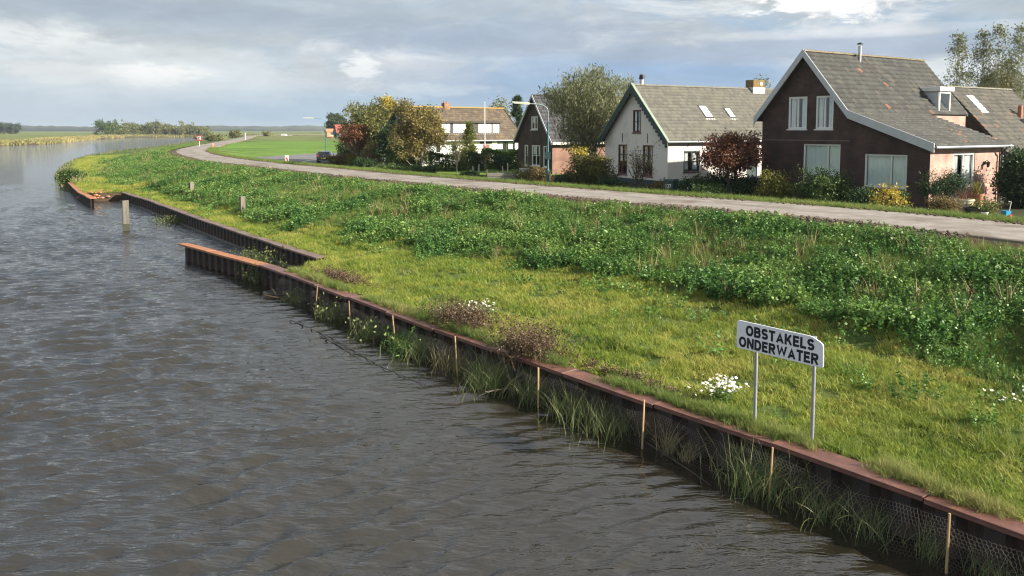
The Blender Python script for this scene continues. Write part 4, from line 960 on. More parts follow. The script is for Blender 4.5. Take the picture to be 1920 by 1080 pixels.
def tile_geo(tw, th):
    xs = [0, 0.25, 0.5, 0.75, 1.0]; hs = [0.02, 0.0, 0.015, 0.075, 0.05]; V = []
    for a, hgt in zip(xs, hs): V.append((a * tw * 1.04, -0.03, hgt * 0.8))
    for a, hgt in zip(xs, hs): V.append((a * tw * 1.04, th * 1.06, hgt * 0.8 + 0.07))
    for a, hgt in zip(xs, hs): V.append((a * tw * 1.04, th * 1.06 - 0.004, hgt * 0.8 - 0.006))
    Fq = [(i, i + 1, 6 + i, 5 + i) for i in range(4)] + [(5 + i, 6 + i, 11 + i, 10 + i) for i in range(4)] + [(4, 14, 9, 9)][:0]
    return np.array(V), np.array(Fq)
def tile_field(org, al, dn, La, Ld, tw=0.24, th=0.34, clip=None):
    """returns list of 4x4 matrices: tiles laid in rows down a slope (local house space)"""
    al = Vector(al).normalized(); dn = Vector(dn).normalized(); nn = al.cross(dn)
    if nn.z < 0: nn = -nn
    out = []; na = max(1, round(La / tw)); nd = max(1, round(Ld / th)); tw2 = La / na; th2 = Ld / nd
    for j in range(nd):
        for i in range(na):
            p_ = Vector(org) + al * (i * tw2) + dn * (j * th2) + nn * 0.02
            if clip and clip((i + .5) * tw2, (j + .5) * th2): continue
            out.append(Matrix((( *al, 0), (*dn, 0), (*nn, 0), (0, 0, 0, 1))).transposed() if False else Matrix(((al.x, dn.x, nn.x, p_.x), (al.y, dn.y, nn.y, p_.y), (al.z, dn.z, nn.z, p_.z), (0, 0, 0, 1))))
    return out, tw2, th2
def tiles_joined(name, mats_, tw, th, m, parent, seed=1):
    V, Fq = tile_geo(tw, th); r = np.random.default_rng(seed); M = np.array([[list(row) for row in q] for q in mats_])
    VV = np.einsum('nij,kj->nki', M[:, :3, :3], V) + M[:, None, :3, 3]
    FF = (np.arange(len(M))[:, None, None] * len(V) + Fq[None]).reshape(-1, 4)
    o = link(name, np_mesh(name, VV.reshape(-1, 3), FF, np.repeat(r.random(len(M)), len(Fq))), m, parent); return tag(o, kind='stuff')
def tiles_single(mats_, tw, th, m, parent):
    V, Fq = tile_geo(tw, th); me = np_mesh('roof_tile', V, Fq); me.materials.append(m)
    for q in mats_:
        o = bpy.data.objects.new('roof_tile', me); COL.objects.link(o); o.parent = parent; o.matrix_local = q
def ridge_tiles(p0, p1, m, parent, step=0.36, rad=0.13):
    p0, p1 = Vector(p0), Vector(p1); n = max(1, round((p1 - p0).length / step)); d = (p1 - p0) / n; me = None; sd = d.normalized().cross(Vector((0, 0, 1)))
    for i in range(n):
        if me is None:
            mb = MB(); k = 7; V = []
            for t, rr in ((0, 1.0), (1.0, 1.0), (1.0, 1.12), (1.12, 1.12)):
                for a in np.linspace(0.1, 3.04, k): V.append(d * t + sd * math.cos(a) * rad * rr + Vector((0, 0, math.sin(a) * rad * rr * 0.85 - 0.02)))
            mb.add(V, [(r_ * k + q, r_ * k + q + 1, (r_ + 1) * k + q + 1, (r_ + 1) * k + q) for r_ in range(3) for q in range(k - 1)])
            c = mb.build('ridge_tile', m, parent); me = c.data
        else: c = link('ridge_tile', me, None, parent)
        c.location = p0 + d * i

class House:
    def __init__(s, name, label, x, y, az, z=None, cat='house'):
        s.th = R(90 - az); s.z = gz(x, y) if z is None else z
        s.o = thing(name, label, cat, (x, y, s.z), s.th)
        s.cx, s.cy = x, y
    def world(s, p): c, n = math.cos(s.th), math.sin(s.th); return Vector((s.cx + p[0] * c - p[1] * n, s.cy + p[0] * n + p[1] * c, s.z + p[2]))
    def wall(s, name, poly, holes, org, ux, m, nrm, reveal=0.14):
        """planar wall; poly and holes in (a, b) = (along ux, up); holes are (a0, a1, b0, b1)"""
        org, ux, nrm = Vector(org), Vector(ux), Vector(nrm); up = Vector((0, 0, 1))
        hp = [[(a0, b0), (a1, b0), (a1, b1), (a0, b1)] for a0, a1, b0, b1 in holes]
        tri = tessellate_polygon([[Vector((a, b, 0)) for a, b in q] for q in [poly] + hp])
        flat = [q for r_ in [poly] + hp for q in r_]; V = [org + ux * a + up * b for a, b in flat]; mb = MB(); mb.add(V, [tuple(t) for t in tri])
        for q in hp:
            P0 = [org + ux * a + up * b for a, b in q]; P1 = [p_ - nrm * reveal for p_ in P0]; mb.add(P0 + P1, [(i, (i + 1) % 4, 4 + (i + 1) % 4, 4 + i) for i in range(4)])
        me = bpy.data.meshes.new(name); me.from_pydata([tuple(v) for v in mb.v], [], mb.f); me.update(); o = link(name, me, m, s.o); return o
    def window(s, org, ux, nrm, rect, fm, cols=1, rows=1, fw=0.07, curtain=None, sill=None, split=None, bars=0.05, cfrac=1.0, rec=0.06):
        org, ux, nrm = Vector(org), Vector(ux), Vector(nrm); a0, a1, b0, b1 = rect
        def P(a, b, d): return org + ux * a + Vector((0, 0, b)) + nrm * d
        mb = MB()
        def bar(x0, x1, y0, y1, d0, d1): mb.hexa([P(x0, y0, d0), P(x1, y0, d0), P(x1, y0, d1), P(x0, y0, d1)], [P(x0, y1, d0), P(x1, y1, d0), P(x1, y1, d1), P(x0, y1, d1)])
        f0, f1 = -rec - 0.05, -rec + 0.03
        bar(a0, a0 + fw, b0, b1, f0, f1); bar(a1 - fw, a1, b0, b1, f0, f1); bar(a0 + fw, a1 - fw, b0, b0 + fw, f0, f1); bar(a0 + fw, a1 - fw, b1 - fw, b1, f0, f1)
        xs = split if split else [a0 + (a1 - a0) * k / cols for k in range(1, cols)]
        for xx in xs: bar(xx - bars / 2, xx + bars / 2, b0 + fw, b1 - fw, f0, f1 - 0.01)
        for k in range(1, rows): yy = b0 + (b1 - b0) * k / rows; bar(a0 + fw, a1 - fw, yy - 0.018, yy + 0.018, f0, f1 - 0.015)
        w = mb.build('window', fm, s.o)
        ed = [a0 + fw] + list(xs) + [a1 - fw]
        for k in range(len(ed) - 1):
            pb = MB(); l, r_ = ed[k] + (bars / 2 if k else 0), ed[k + 1] - (bars / 2 if k < len(ed) - 2 else 0)
            pb.add([P(l, b0 + fw, -rec - 0.02), P(r_, b0 + fw, -rec - 0.02), P(r_, b1 - fw, -rec - 0.02), P(l, b1 - fw, -rec - 0.02)], [(0, 1, 2, 3)]); pb.build('pane', GLASS, w)
            if curtain:
                cb = MB(); n = 15; bt = b1 - (b1 - b0) * (cfrac if not isinstance(cfrac, (list, tuple)) else cfrac[k]); wd = (r_ - l); wc = wd if curtain is BLIND else wd * .68; l0 = l if k % 2 == 0 else l + wd - wc
                V = []; 
                for q in range(n + 1):
                    dd = -rec - 0.09 - 0.018 * math.sin(q * 2.1 + k); V += [P(l0 + wc * q / n, bt, dd), P(l0 + wc * q / n, b1, dd)]
                cb.add(V, [(2 * q, 2 * q + 2, 2 * q + 3, 2 * q + 1) for q in range(n)]); cb.build('curtain', curtain, w)
        if sill:
            sb = MB(); 
            sb.hexa([P(a0 - .05, b0 - .07, -0.05), P(a1 + .05, b0 - .07, -0.05), P(a1 + .05, b0 - .07, .06), P(a0 - .05, b0 - .07, .06)], [P(a0 - .05, b0 - .002, -0.05), P(a1 + .05, b0 - .002, -0.05), P(a1 + .05, b0 - .012, .06), P(a0 - .05, b0 - .012, .06)]); sb.build('sill', sill, w)
        return w
    def slab(s, name, P, t, m, parent=None):              # roof plane of 4 points, thickened downward
        P = [Vector(p_) for p_ in P]; n = (P[1] - P[0]).cross(P[3] - P[0]).normalized()
        if n.z < 0: n = -n
        mb = MB(); mb.hexa([p_ - n * t for p_ in P], P); return mb.build(name, m, parent or s.o)
    def board(s, name, p0, p1, h, t, m, parent=None, nrm=(-1, 0, 0)):   # verge board hanging below the line p0-p1
        p0, p1, n = Vector(p0), Vector(p1), Vector(nrm); dz = Vector((0, 0, -h)); mb = MB()
        mb.hexa([p0 + dz, p1 + dz, p1 + dz + n * t, p0 + dz + n * t], [p0, p1, p1 + n * t, p0 + n * t]); return mb.build(name, m, parent or s.o)

WHITEP = mat('white_paint', (0.72, 0.72, 0.70), (0.62, 0.62, 0.60), 0.5, 3)
GREYP = mat('grey_paint', (0.50, 0.51, 0.52), (0.44, 0.45, 0.46), 0.5, 3)
FRAME = mat('window_white', (0.74, 0.74, 0.70), rough=0.5)
BLIND = mat('pale_blind', (0.74, 0.82, 0.78), (0.68, 0.76, 0.72), 0.8, 1.5)
CURT = mat('white_curtain', (0.84, 0.85, 0.84), (0.72, 0.73, 0.73), 0.9, 4)
UND = mat('roof_underlay', (0.07, 0.062, 0.055), rough=0.9)
ZINC = mat('zinc', (0.30, 0.32, 0.34), (0.22, 0.23, 0.25), 0.5, 3, metal=0.4)
STONE = mat('sill_stone', (0.25, 0.23, 0.21), (0.19, 0.175, 0.16), 0.8, 8)
TILE_COLS = [(0.0, (0.036, 0.037, 0.034)), (0.5, (0.054, 0.055, 0.050)), (0.9, (0.076, 0.077, 0.068)), (0.988, (0.10, 0.09, 0.065)), (0.993, (0.27, 0.10, 0.045)), (1.0, (0.3, 0.115, 0.05))]
LICH = mat('lichen_ridge', (0.24, 0.2, 0.1), (0.15, 0.13, 0.1), 0.9, 5, c3=(0.38, 0.27, 0.08), s3=2.0, rand=0.15)

# ---- house A: brown brick gable with lean-to
def house_a():
    H = House('brick_house', 'dark brown brick house with white verge boards and long lean-to roof', 19.6, 37.5, 57, 1.98); o = H.o
    bd = brick_mat('dark_brown_brick', (0.075, 0.038, 0.029), (0.052, 0.029, 0.023), (0.062, 0.048, 0.04)); bp = brick_mat('pink_brick', (0.44, 0.265, 0.21), (0.38, 0.225, 0.175), (0.42, 0.31, 0.25))
    LX, LL, W = 10.9, 6.5, 9.8; ZR, ZE, ZL, YK, YA = 7.85, 4.55, 3.03, 4.14, 6.93
    gable = [(0, 0), (W, 0), (W, ZE - 0.05), (YA, ZR - 0.12), (YK, ZE - 0.05), (0, ZL - 0.05)]
    # openings measured along the gable from the right corner
    hol = [(1.12, 3.35, 0.85, 2.50), (4.75, 7.0, 0.8, 2.95), (5.23, 6.30, 3.75, 5.50), (6.85, 8.05, 3.75, 5.50)]
    H.wall('gable_wall', gable, hol, (0, 0, 0), (0, 1, 0), bd, (-1, 0, 0))
    H.wall('side_wall', [(0, 0), (LL, 0), (LL, ZL - 0.05), (0, ZL - 0.05)], [(2.0, 4.0, 0.95, 2.60)], (0, 0, 0), (1, 0, 0), bp, (0, -1, 0))
    H.wall('back_wall', [(0, 0), (YK, 0), (YK, ZE), (0, ZL)], [], (LL, 0, 0), (0, 1, 0), bp, (1, 0, 0))
    H.wall('rear_side_wall', [(0, 0), (LX - LL, 0), (LX - LL, ZE - 0.05), (0, ZE - 0.05)], [], (LL, YK, 0), (1, 0, 0), bp, (0, -1, 0))
    H.wall('rear_gable_wall', [(YK, 0), (W, 0), (W, ZE), (YA, ZR - 0.12), (YK, ZE)], [], (LX, 0, 0), (0, 1, 0), bd, (1, 0, 0))
    H.wall('left_wall', [(0, 0), (LX, 0), (LX, ZE), (0, ZE)], [], (0, W, 0), (1, 0, 0), bd, (0, 1, 0))
    G = ((0, 0, 0), (0, 1, 0), (-1, 0, 0))
    H.window(*G, hol[0], FRAME, split=[1.95], curtain=BLIND, sill=STONE, fw=0.07); H.window(*G, hol[1], FRAME, split=[5.5], curtain=BLIND, sill=STONE, fw=0.07)
    for h in hol[2:]: H.window(*G, h, FRAME, cols=2, curtain=CURT, sill=FRAME, fw=0.10, bars=0.1)
    H.window((0, 0, 0), (1, 0, 0), (0, -1, 0), (2.0, 4.0, 0.95, 2.60), FRAME, cols=2, curtain=CURT, sill=FRAME, fw=0.1, bars=0.1)
    mb = MB(); mb.box(-0.018, 0.0, YK + 0.1, W - 0.02, 3.12, 3.17); mb.build('string_course', mat('pale_mortar', (0.16, 0.13, 0.11), rough=0.9), o)
    # roof
    ov = 0.35; sl = lambda a, b: Vector(b) - Vector(a)
    roof = H.slab('roof', [(-ov, YA, ZR), (LX + 0.15, YA, ZR), (LX + 0.15, YK, ZE), (-ov, YK, ZE)], 0.10, UND)
    H.slab('lean_to_deck', [(-ov, YK, ZE), (LL + 0.15, YK, ZE), (LL + 0.15, -0.35, ZL - 0.11), (-ov, -0.35, ZL - 0.11)], 0.10, UND, roof)
    H.slab('left_deck', [(-ov, W + 0.3, ZE - 0.3), (LX + 0.15, W + 0.3, ZE - 0.3), (LX + 0.15, YA, ZR), (-ov, YA, ZR)], 0.10, UND, roof)
    dn1 = sl((0, YA, ZR), (0, YK, ZE)); dn2 = sl((0, YK, ZE), (0, -0.35, ZL - 0.11)); dn3 = sl((0, YA, ZR), (0, W + 0.3, ZE - 0.3))
    t1, w1, h1 = tile_field((-ov + 0.1, YA, ZR), (1, 0, 0), dn1, LX + ov, dn1.length); t2, w2, h2 = tile_field((-ov + 0.1, YK, ZE), (1, 0, 0), dn2, LL + ov, dn2.length)
    t3, w3, h3 = tile_field((-ov + 0.1, YA, ZR), (1, 0, 0), dn3, LX + ov, dn3.length)
    near = sorted(t2, key=lambda q: H.world(q.translation).length); single = near[:300]; rest = near[300:]
    tiles_single(single, w2, h2, tile_ramp('tile_single', TILE_COLS, 'random'), roof)
    tiles_joined('roof_tiles', t1 + rest + t3, w1, h1, tile_ramp('tile_joined', TILE_COLS, 'tint'), roof, 3)
    ridge_tiles((-ov, YA, ZR + 0.05), (LX + 0.15, YA, ZR + 0.05), LICH, roof)
    # verge boards, gutter, downpipe
    e = 0.16
    for nm, p0, p1 in (('verge_board', (-ov, W + 0.32, ZE - 0.30 + e), (-ov, YA, ZR + e)), ('verge_board', (-ov, YA, ZR + e), (-ov, YK, ZE + e)), ('verge_board', (-ov, YK, ZE + e), (-ov, -0.38, ZL - 0.11 + e))):
        H.board(nm, p0, p1, 0.42, 0.05, GREYP)
    H.board('verge_board', (LL + 0.22, YK + 0.1, ZE + 0.1), (LL + 0.22, -0.38, ZL - 0.06), 0.2, 0.05, WHITEP, None, (1, 0, 0)); H.board('verge_board', (LX + 0.2, YA, ZR + 0.1), (LX + 0.2, YK, ZE + 0.1), 0.16, 0.05, mat('green_lead', (0.15, 0.2, 0.14), rough=0.7), None, (1, 0, 0))
    mb = MB(); mb.tube([(-0.3, -0.42, ZL - 0.14), (LL + 0.25, -0.42, ZL - 0.14)], 0.07, 8); mb.build('gutter', ZINC, o, True)
    mb = MB(); mb.tube([(LL - 0.25, -0.42, ZL - 0.2), (LL - 0.25, -0.3, ZL - 0.4), (LL - 0.25, -0.09, ZL - 0.6), (LL - 0.25, -0.09, 0)], 0.05, 8); mb.build('downpipe', mat('dark_pipe', (0.06, 0.05, 0.045), rough=0.5), o, True)
    mb = MB(); mb.tube([(LL - 0.02, -0.1, ZL - 0.25), (LL - 0.02, -0.1, 0)], 0.055, 8); mb.build('downpipe', ZINC, o, True)
    # dormer on the rear half of the slope
    dx0, dx1 = 8.2, 9.45; zf = 5.92; zb = 4.66; yf = 4.28; yb = YA - (ZR - zf) * (YA - YK) / (ZR - ZE)
    dm = MB(); dm.box(dx0 - 0.12, dx1 + 0.12, yf - 0.15, yb + 0.3, zf - 0.02, zf + 0.22); d = dm.build('dormer', WHITEP, o, bevel=0.02)
    for xx in (dx0, dx1 - 0.05):
        mb = MB(); mb.prism([(xx, yf, zb), (xx, yf, zf - 0.02), (xx, yb, zf - 0.02)], (0.05, 0, 0)); mb.build('cheek', mat('dormer_cheek', (0.45, 0.47, 0.48), rough=0.6), d)
    fb = MB()
    fb.box(dx0 + .052, dx0 + 0.13, yf - 0.03, yf + 0.05, zb, zf - 0.022); fb.box(dx1 - 0.13, dx1 - .052, yf - 0.03, yf + 0.05, zb, zf - 0.022); fb.box(dx0 + 0.13, dx1 - 0.13, yf - 0.03, yf + 0.05, zb, zb + 0.12); fb.box(dx0 + 0.13, dx1 - 0.13, yf - 0.03, yf + 0.05, zf - 0.14, zf - 0.022); fb.build('frame', FRAME, d)
    pb = MB(); pb.add([(dx0 + .13, yf, zb + .12), (dx1 - .13, yf, zb + .12), (dx1 - .13, yf, zf - .14), (dx0 + .13, yf, zf - .14)], [(0, 1, 2, 3)]); pb.build('pane', GLASS, d)
    # flue
    fl = MB(); fl.tube([(4.2, YA - 0.3, ZR - 0.5), (4.2, YA - 0.3, ZR + 0.55)], 0.09, 10); f = fl.build('flue', mat('steel_flue', (0.5, 0.5, 0.5), rough=0.35, metal=0.7), o, True)
    mb = MB(); mb.lathe([(0.0, 0.62), (0.16, 0.63), (0.16, 0.68), (0.02, 0.74)], (4.2, YA - 0.3, ZR), 10); mb.build('cowl', mat('dark_metal', (0.05, 0.05, 0.05), rough=0.5, metal=0.5), f)
    # wall lantern
    lm = mat('dark_iron', (0.03, 0.028, 0.026), rough=0.5); mb = MB(); mb.tube([(4.9, -0.01, 2.1), (4.9, -0.16, 2.2), (4.9, -0.2, 2.12)], 0.018, 6); mb.lathe([(0.02, 0.14), (0.11, 0.08), (0.09, 0.05), (0.06, -0.14), (0.02, -0.17)], (4.9, -0.2, 2.0), 8); mb.lathe([(0.07, 0), (0.07, 0.16)], (4.9, -0.03, 1.97), 6); mb.build('wall_lantern', lm, o)
    return H
HA = house_a()

# ---- house B: cream rendered cottage
def house_b():
    H = House('cream_cottage', 'cream rendered cottage with green scalloped gable boards and grey tiled roof', 10.2, 52.4, 61, 1.95); o = H.o
    cr = mat('cream_render', (0.74, 0.68, 0.61), (0.69, 0.635, 0.57), 0.85, 1.2, 7, 0.1, 20, c3=(0.56, 0.5, 0.43), s3=0.5)
    pl = mat('blue_green_plinth', (0.022, 0.045, 0.055), (0.03, 0.055, 0.06), 0.6, 3); gr = mat('dark_green_paint', (0.02, 0.04, 0.038), (0.03, 0.055, 0.05), 0.5, 3); red = mat('oxblood_frame', (0.085, 0.022, 0.018), (0.11, 0.03, 0.024), 0.5, 4)
    W, LX, ZE, ZR = 7.0, 14.0, 3.25, 6.75; YA = W / 2
    hol = [(1.05, 2.05, 0.62, 2.62), (3.35, 3.35 + 1.0, 0.62, 2.62), (5.1, 6.1, 0.62, 2.62)]; hol = [(1.55, 2.62, 0.6, 2.7), (4.35, 5.4, 0.6, 2.7), (2.85, 3.75, 3.55, 5.1)]
    H.wall('gable_wall', [(0, 0.35), (W, 0.35), (W, ZE), (YA, ZR - 0.1), (0, ZE)], hol, (0, 0, 0), (0, 1, 0), cr, (-1, 0, 0))
    hs = [(1.35, 2.75, 0.95, 2.35), (7.1, 8.1, 0.35, 2.45)]
    H.wall('side_wall', [(0, 0.35), (LX, 0.35), (LX, ZE), (0, ZE)], hs, (0, 0, 0), (1, 0, 0), cr, (0, -1, 0))
    H.wall('left_wall', [(0, 0), (LX, 0), (LX, ZE), (0, ZE)], [], (0, W, 0), (1, 0, 0), cr, (0, 1, 0)); H.wall('rear_wall', [(0, 0), (W, 0), (W, ZE), (YA, ZR - 0.1), (0, ZE)], [], (LX, 0, 0), (0, 1, 0), cr, (1, 0, 0))
    mb = MB(); mb.box(-0.025, 0.1, -0.025, W + 0.02, -0.3, 0.352); mb.box(0.1, LX, -0.025, 0.1, -0.3, 0.352); mb.build('plinth', pl, o)
    G = ((0, 0, 0), (0, 1, 0), (-1, 0, 0)); S = ((0, 0, 0), (1, 0, 0), (0, -1, 0))
    for h in hol[:2]: H.window(*G, h, red, cols=2, rows=3, curtain=CURT, fw=0.1, sill=red, cfrac=0.55, rec=0.04)
    H.window(*G, hol[2], red, cols=2, rows=2, curtain=CURT, fw=0.1, sill=red, rec=0.04); H.window(*S, hs[0], gr, cols=2, rows=2, curtain=CURT, fw=0.1, sill=red, cfrac=0.9)
    a0, a1, b0, b1 = hs[1]; mb = MB(); mb.box(a0, a1, 0.06, 0.12, b0, b1); dr = mb.build('door', gr, o); mb = MB(); mb.box(a0 + .12, a1 - .12, 0.05, 0.058, 1.6, 2.3); mb.build('pane', GLASS, dr); mb = MB(); mb.tube([(a0 + .1, 0.06, 1.3), (a0 + .1, 0.0, 1.3), (a0 + .22, 0.0, 1.3)], .012, 6); mb.build('handle', ZINC, dr)
    ov = 0.35; k = (ZR - ZE) / YA; ye = -0.28
    roof = H.slab('roof', [(-ov, YA, ZR), (LX + .2, YA, ZR), (LX + .2, ye, ZE + k * ye), (-ov, ye, ZE + k * ye)], 0.1, UND); H.slab('left_deck', [(-ov, W - ye, ZE + k * ye), (LX + .2, W - ye, ZE + k * ye), (LX + .2, YA, ZR), (-ov, YA, ZR)], 0.1, UND, roof)
    dn = Vector((0, ye - YA, -k * (YA - ye))); cols = [(0, (0.108, 0.104, 0.088)), (0.5, (0.138, 0.133, 0.110)), (0.9, (0.165, 0.158, 0.128)), (1, (0.14, 0.14, 0.095))]
    t, w, h = tile_field((-ov + .08, YA, ZR), (1, 0, 0), dn, LX + ov, dn.length, 0.24, 0.32)
    t2, _, _ = tile_field((-ov + .08, YA, ZR), (1, 0, 0), (0, YA - ye, -k * (YA - ye)), LX + ov, dn.length, 0.24, 0.32)
    tiles_joined('roof_tiles', t + t2, w, h, tile_ramp('tile_grey', cols, 'tint'), roof, 5)
    ridge_tiles((-ov, YA, ZR + .05), (LX + .2, YA, ZR + .05), mat('mossy_ridge', (0.27, 0.25, 0.19), (0.19, 0.18, 0.14), 0.9, 4, rand=.12), roof)
    e = 0.14; pale = mat('pale_green_verge', (0.27, 0.34, 0.25), (0.2, 0.26, 0.2), 0.6, 3)
    for ys, yE in ((W - ye + .1, YA), (ye - .1, YA)):
        ze = ZE + k * (ye - .1) + e
        H.board('verge_board', (-ov, ys, ze), (-ov, yE, ZR + e), 0.46, 0.05, gr); H.board('verge_strip', (-ov - .06, ys, ze + .05), (-ov - .06, yE, ZR + e + .05), 0.07, -0.2, pale)
        mb = MB(); n = 16                                      # scalloped lower edge
        for i in range(n):
            f = (i + .5) / n; yy = ys + (yE - ys) * f; zz = ze + (ZR + e - ze) * f - 0.44; mb.tube([(-ov - .012, yy, zz), (-ov - .042, yy, zz)], 0.15, 10)
        tag(mb.build('scalloped_trim', gr, o), kind='stuff')
    mb = MB(); mb.tube([(-.3, ye - .06, ZE + k * ye - .03), (LX, ye - .06, ZE + k * ye - .03)], .065, 8); mb.build('gutter', ZINC, o, True)
    iron = mat('dark_iron', (0.03, 0.028, 0.026), rough=0.5)
    for y_ in (2.1, 4.9):
        mb = MB(); mb.box(-0.03, -0.002, y_ - .02, y_ + .02, 2.85, 3.5); mb.build('wall_anchor', iron, o)
    for x_ in (1.7, 4.2, 6.4):
        mb = MB(); mb.box(x_ - .02, x_ + .02, -.03, -.002, 2.6, 3.15); mb.build('wall_anchor', iron, o)
    def rf(x_, f): return Vector((x_, YA + (ye - YA) * f, ZR - k * (YA - ye) * f))
    nn = Vector((0, -k, 1)).normalized()
    for x_, f0, f1, w_ in ((4.3, .36, .60, .75), (6.6, .40, .60, .55)):
        P = [rf(x_, f0), rf(x_ + w_, f0), rf(x_ + w_, f1), rf(x_, f1)]; mb = MB(); mb.hexa([p_ + nn * .01 for p_ in P], [p_ + nn * .13 for p_ in P]); sk = mb.build('skylight', mat('dark_metal', (0.05, 0.05, 0.05), rough=0.5, metal=0.5), o)
        c = sum(P, Vector()) / 4; Q = [c + (p_ - c) * .84 + nn * .138 for p_ in P]; mb = MB(); mb.add(Q, [(0, 1, 2, 3)]); mb.build('pane', mat('skylight_glass', (0.6, 0.63, 0.66), rough=0.06, spec=0.9), sk)
        P2 = [rf(x_ - .06, f1), rf(x_ + w_ + .06, f1), rf(x_ + w_ + .06, f1 + .05), rf(x_ - .06, f1 + .05)]; mb = MB(); mb.hexa([p_ + nn * .05 for p_ in P2], [p_ + nn * .075 for p_ in P2]); mb.build('flashing', WHITEP, sk)
    ch = MB(); ch.tube([(0.6, YA + .1, ZR - .3), (0.6, YA + .1, ZR + .45)], .14, 10); c = ch.build('chimney_pipe', mat('white_pipe', (0.65, 0.62, 0.58), (0.45, 0.3, 0.2), 0.6, 3), o, True); mb = MB(); mb.tube([(0.6, YA + .1, ZR + .48), (0.6, YA + .1, ZR + .8)], [.2, .15], 10); mb.tube([(.6, YA + .1, ZR + .66), (.6, YA - .15, ZR + .66)], .12, 8); mb.build('cowl', mat('dark_metal', (0.05, 0.05, 0.05), rough=.5), c, True)
    mb = MB(); mb.box(10.7, 11.9, YA - .42, YA + .42, ZR - .4, ZR + .16); b_ = mb.build('chimney_base', WHITEP, o); mb = MB(); mb.box(10.72, 11.88, YA - .40, YA + .40, ZR + .162, ZR + .72); st = mb.build('chimney', brick_mat('yellow_brick', (0.24, 0.15, 0.05), (0.20, 0.12, 0.04), (0.22, 0.16, 0.08)), o); mb = MB(); mb.box(11.4, 11.62, YA - .43, YA - .401, ZR + .32, ZR + .56); mb.build('vent', WHITEP, st)
    return H
HB = house_b()

# ---- house C: brown gable behind the street lamp
def house_c():
    H = House('brick_house', 'narrow dark brick house behind the teal street lamp', 3.4, 67.5, 60, 1.95); o = H.o
    bd = brick_mat('umber_brick', (0.075, 0.045, 0.034), (0.055, 0.034, 0.027), (0.06, 0.05, 0.042)); bp = brick_mat('red_brick_c', (0.26, 0.13, 0.095), (0.22, 0.11, 0.08), (0.25, 0.19, 0.15))
    W, LX, ZE, ZR = 5.7, 11.0, 3.05, 6.7; YA = W / 2
    hol = [(0.75, 1.45, 0.55, 2.35), (1.95, 3.35, 0.6, 2.4), (3.95, 4.6, 0.55, 2.4), (2.35, 3.45, 3.75, 4.9)]
    H.wall('gable_wall', [(0, 0), (W, 0), (W, ZE), (YA, ZR - .1), (0, ZE)], hol, (0, 0, 0), (0, 1, 0), bd, (-1, 0, 0))
    hs = [(2.3, 4.3, 1.0, 2.5), (6.3, 7.6, 1.0, 2.5)]; H.wall('side_wall', [(0, 0), (LX, 0), (LX, ZE), (0, ZE)], hs, (0, 0, 0), (1, 0, 0), bp, (0, -1, 0))
    H.wall('left_wall', [(0, 0), (LX, 0), (LX, ZE), (0, ZE)], [], (0, W, 0), (1, 0, 0), bd, (0, 1, 0)); H.wall('rear_wall', [(0, 0), (W, 0), (W, ZE), (YA, ZR - .1), (0, ZE)], [], (LX, 0, 0), (0, 1, 0), bd, (1, 0, 0))
    G = ((0, 0, 0), (0, 1, 0), (-1, 0, 0))
    for h, c_ in zip(hol, (1, 2, 1, 2)): H.window(*G, h, FRAME, cols=c_, rows=2, curtain=CURT, fw=.1, sill=FRAME, cfrac=.45, bars=.09)
    for h in hs: H.window((0, 0, 0), (1, 0, 0), (0, -1, 0), h, FRAME, cols=2, curtain=CURT, fw=.1, sill=FRAME)
    ov = .3; k = (ZR - ZE) / YA; ye = -.3
    roof = H.slab('roof', [(-ov, YA, ZR), (LX, YA, ZR), (LX, ye, ZE + k * ye), (-ov, ye, ZE + k * ye)], .1, UND); H.slab('left_deck', [(-ov, W - ye, ZE + k * ye), (LX, W - ye, ZE + k * ye), (LX, YA, ZR), (-ov, YA, ZR)], .1, UND, roof)
    dn = Vector((0, ye - YA, -k * (YA - ye))); cols = [(0, (0.035, 0.035, 0.04)), (0.6, (0.06, 0.06, 0.066)), (1, (0.09, 0.09, 0.095))]
    t, w, h = tile_field((-ov + .08, YA, ZR), (1, 0, 0), dn, LX + .2, dn.length, .28, .38); t2, _, _ = tile_field((-ov + .08, YA, ZR), (1, 0, 0), (0, YA - ye, -k * (YA - ye)), LX + .2, dn.length, .28, .38)
    tiles_joined('roof_tiles', t + t2, w, h, tile_ramp('tile_slate', cols, 'tint'), roof, 6); ridge_tiles((-ov, YA, ZR + .05), (LX, YA, ZR + .05), mat('dark_ridge', (0.07, 0.07, 0.075), rough=.7), roof, .4)
    for ys in (W - ye + .06, ye - .06): H.board('verge_board', (-ov, ys, ZE + k * (ye - .06) + .14), (-ov, YA, ZR + .14), .28, .05, GREYP)
    mb = MB(); mb.box(-.25, LX, ye - .16, ye + .02, ZE + k * ye - .18, ZE + k * ye + .04); mb.build('box_gutter', mat('cream_paint', (0.7, 0.66, 0.52), rough=.5), o)
house_c()

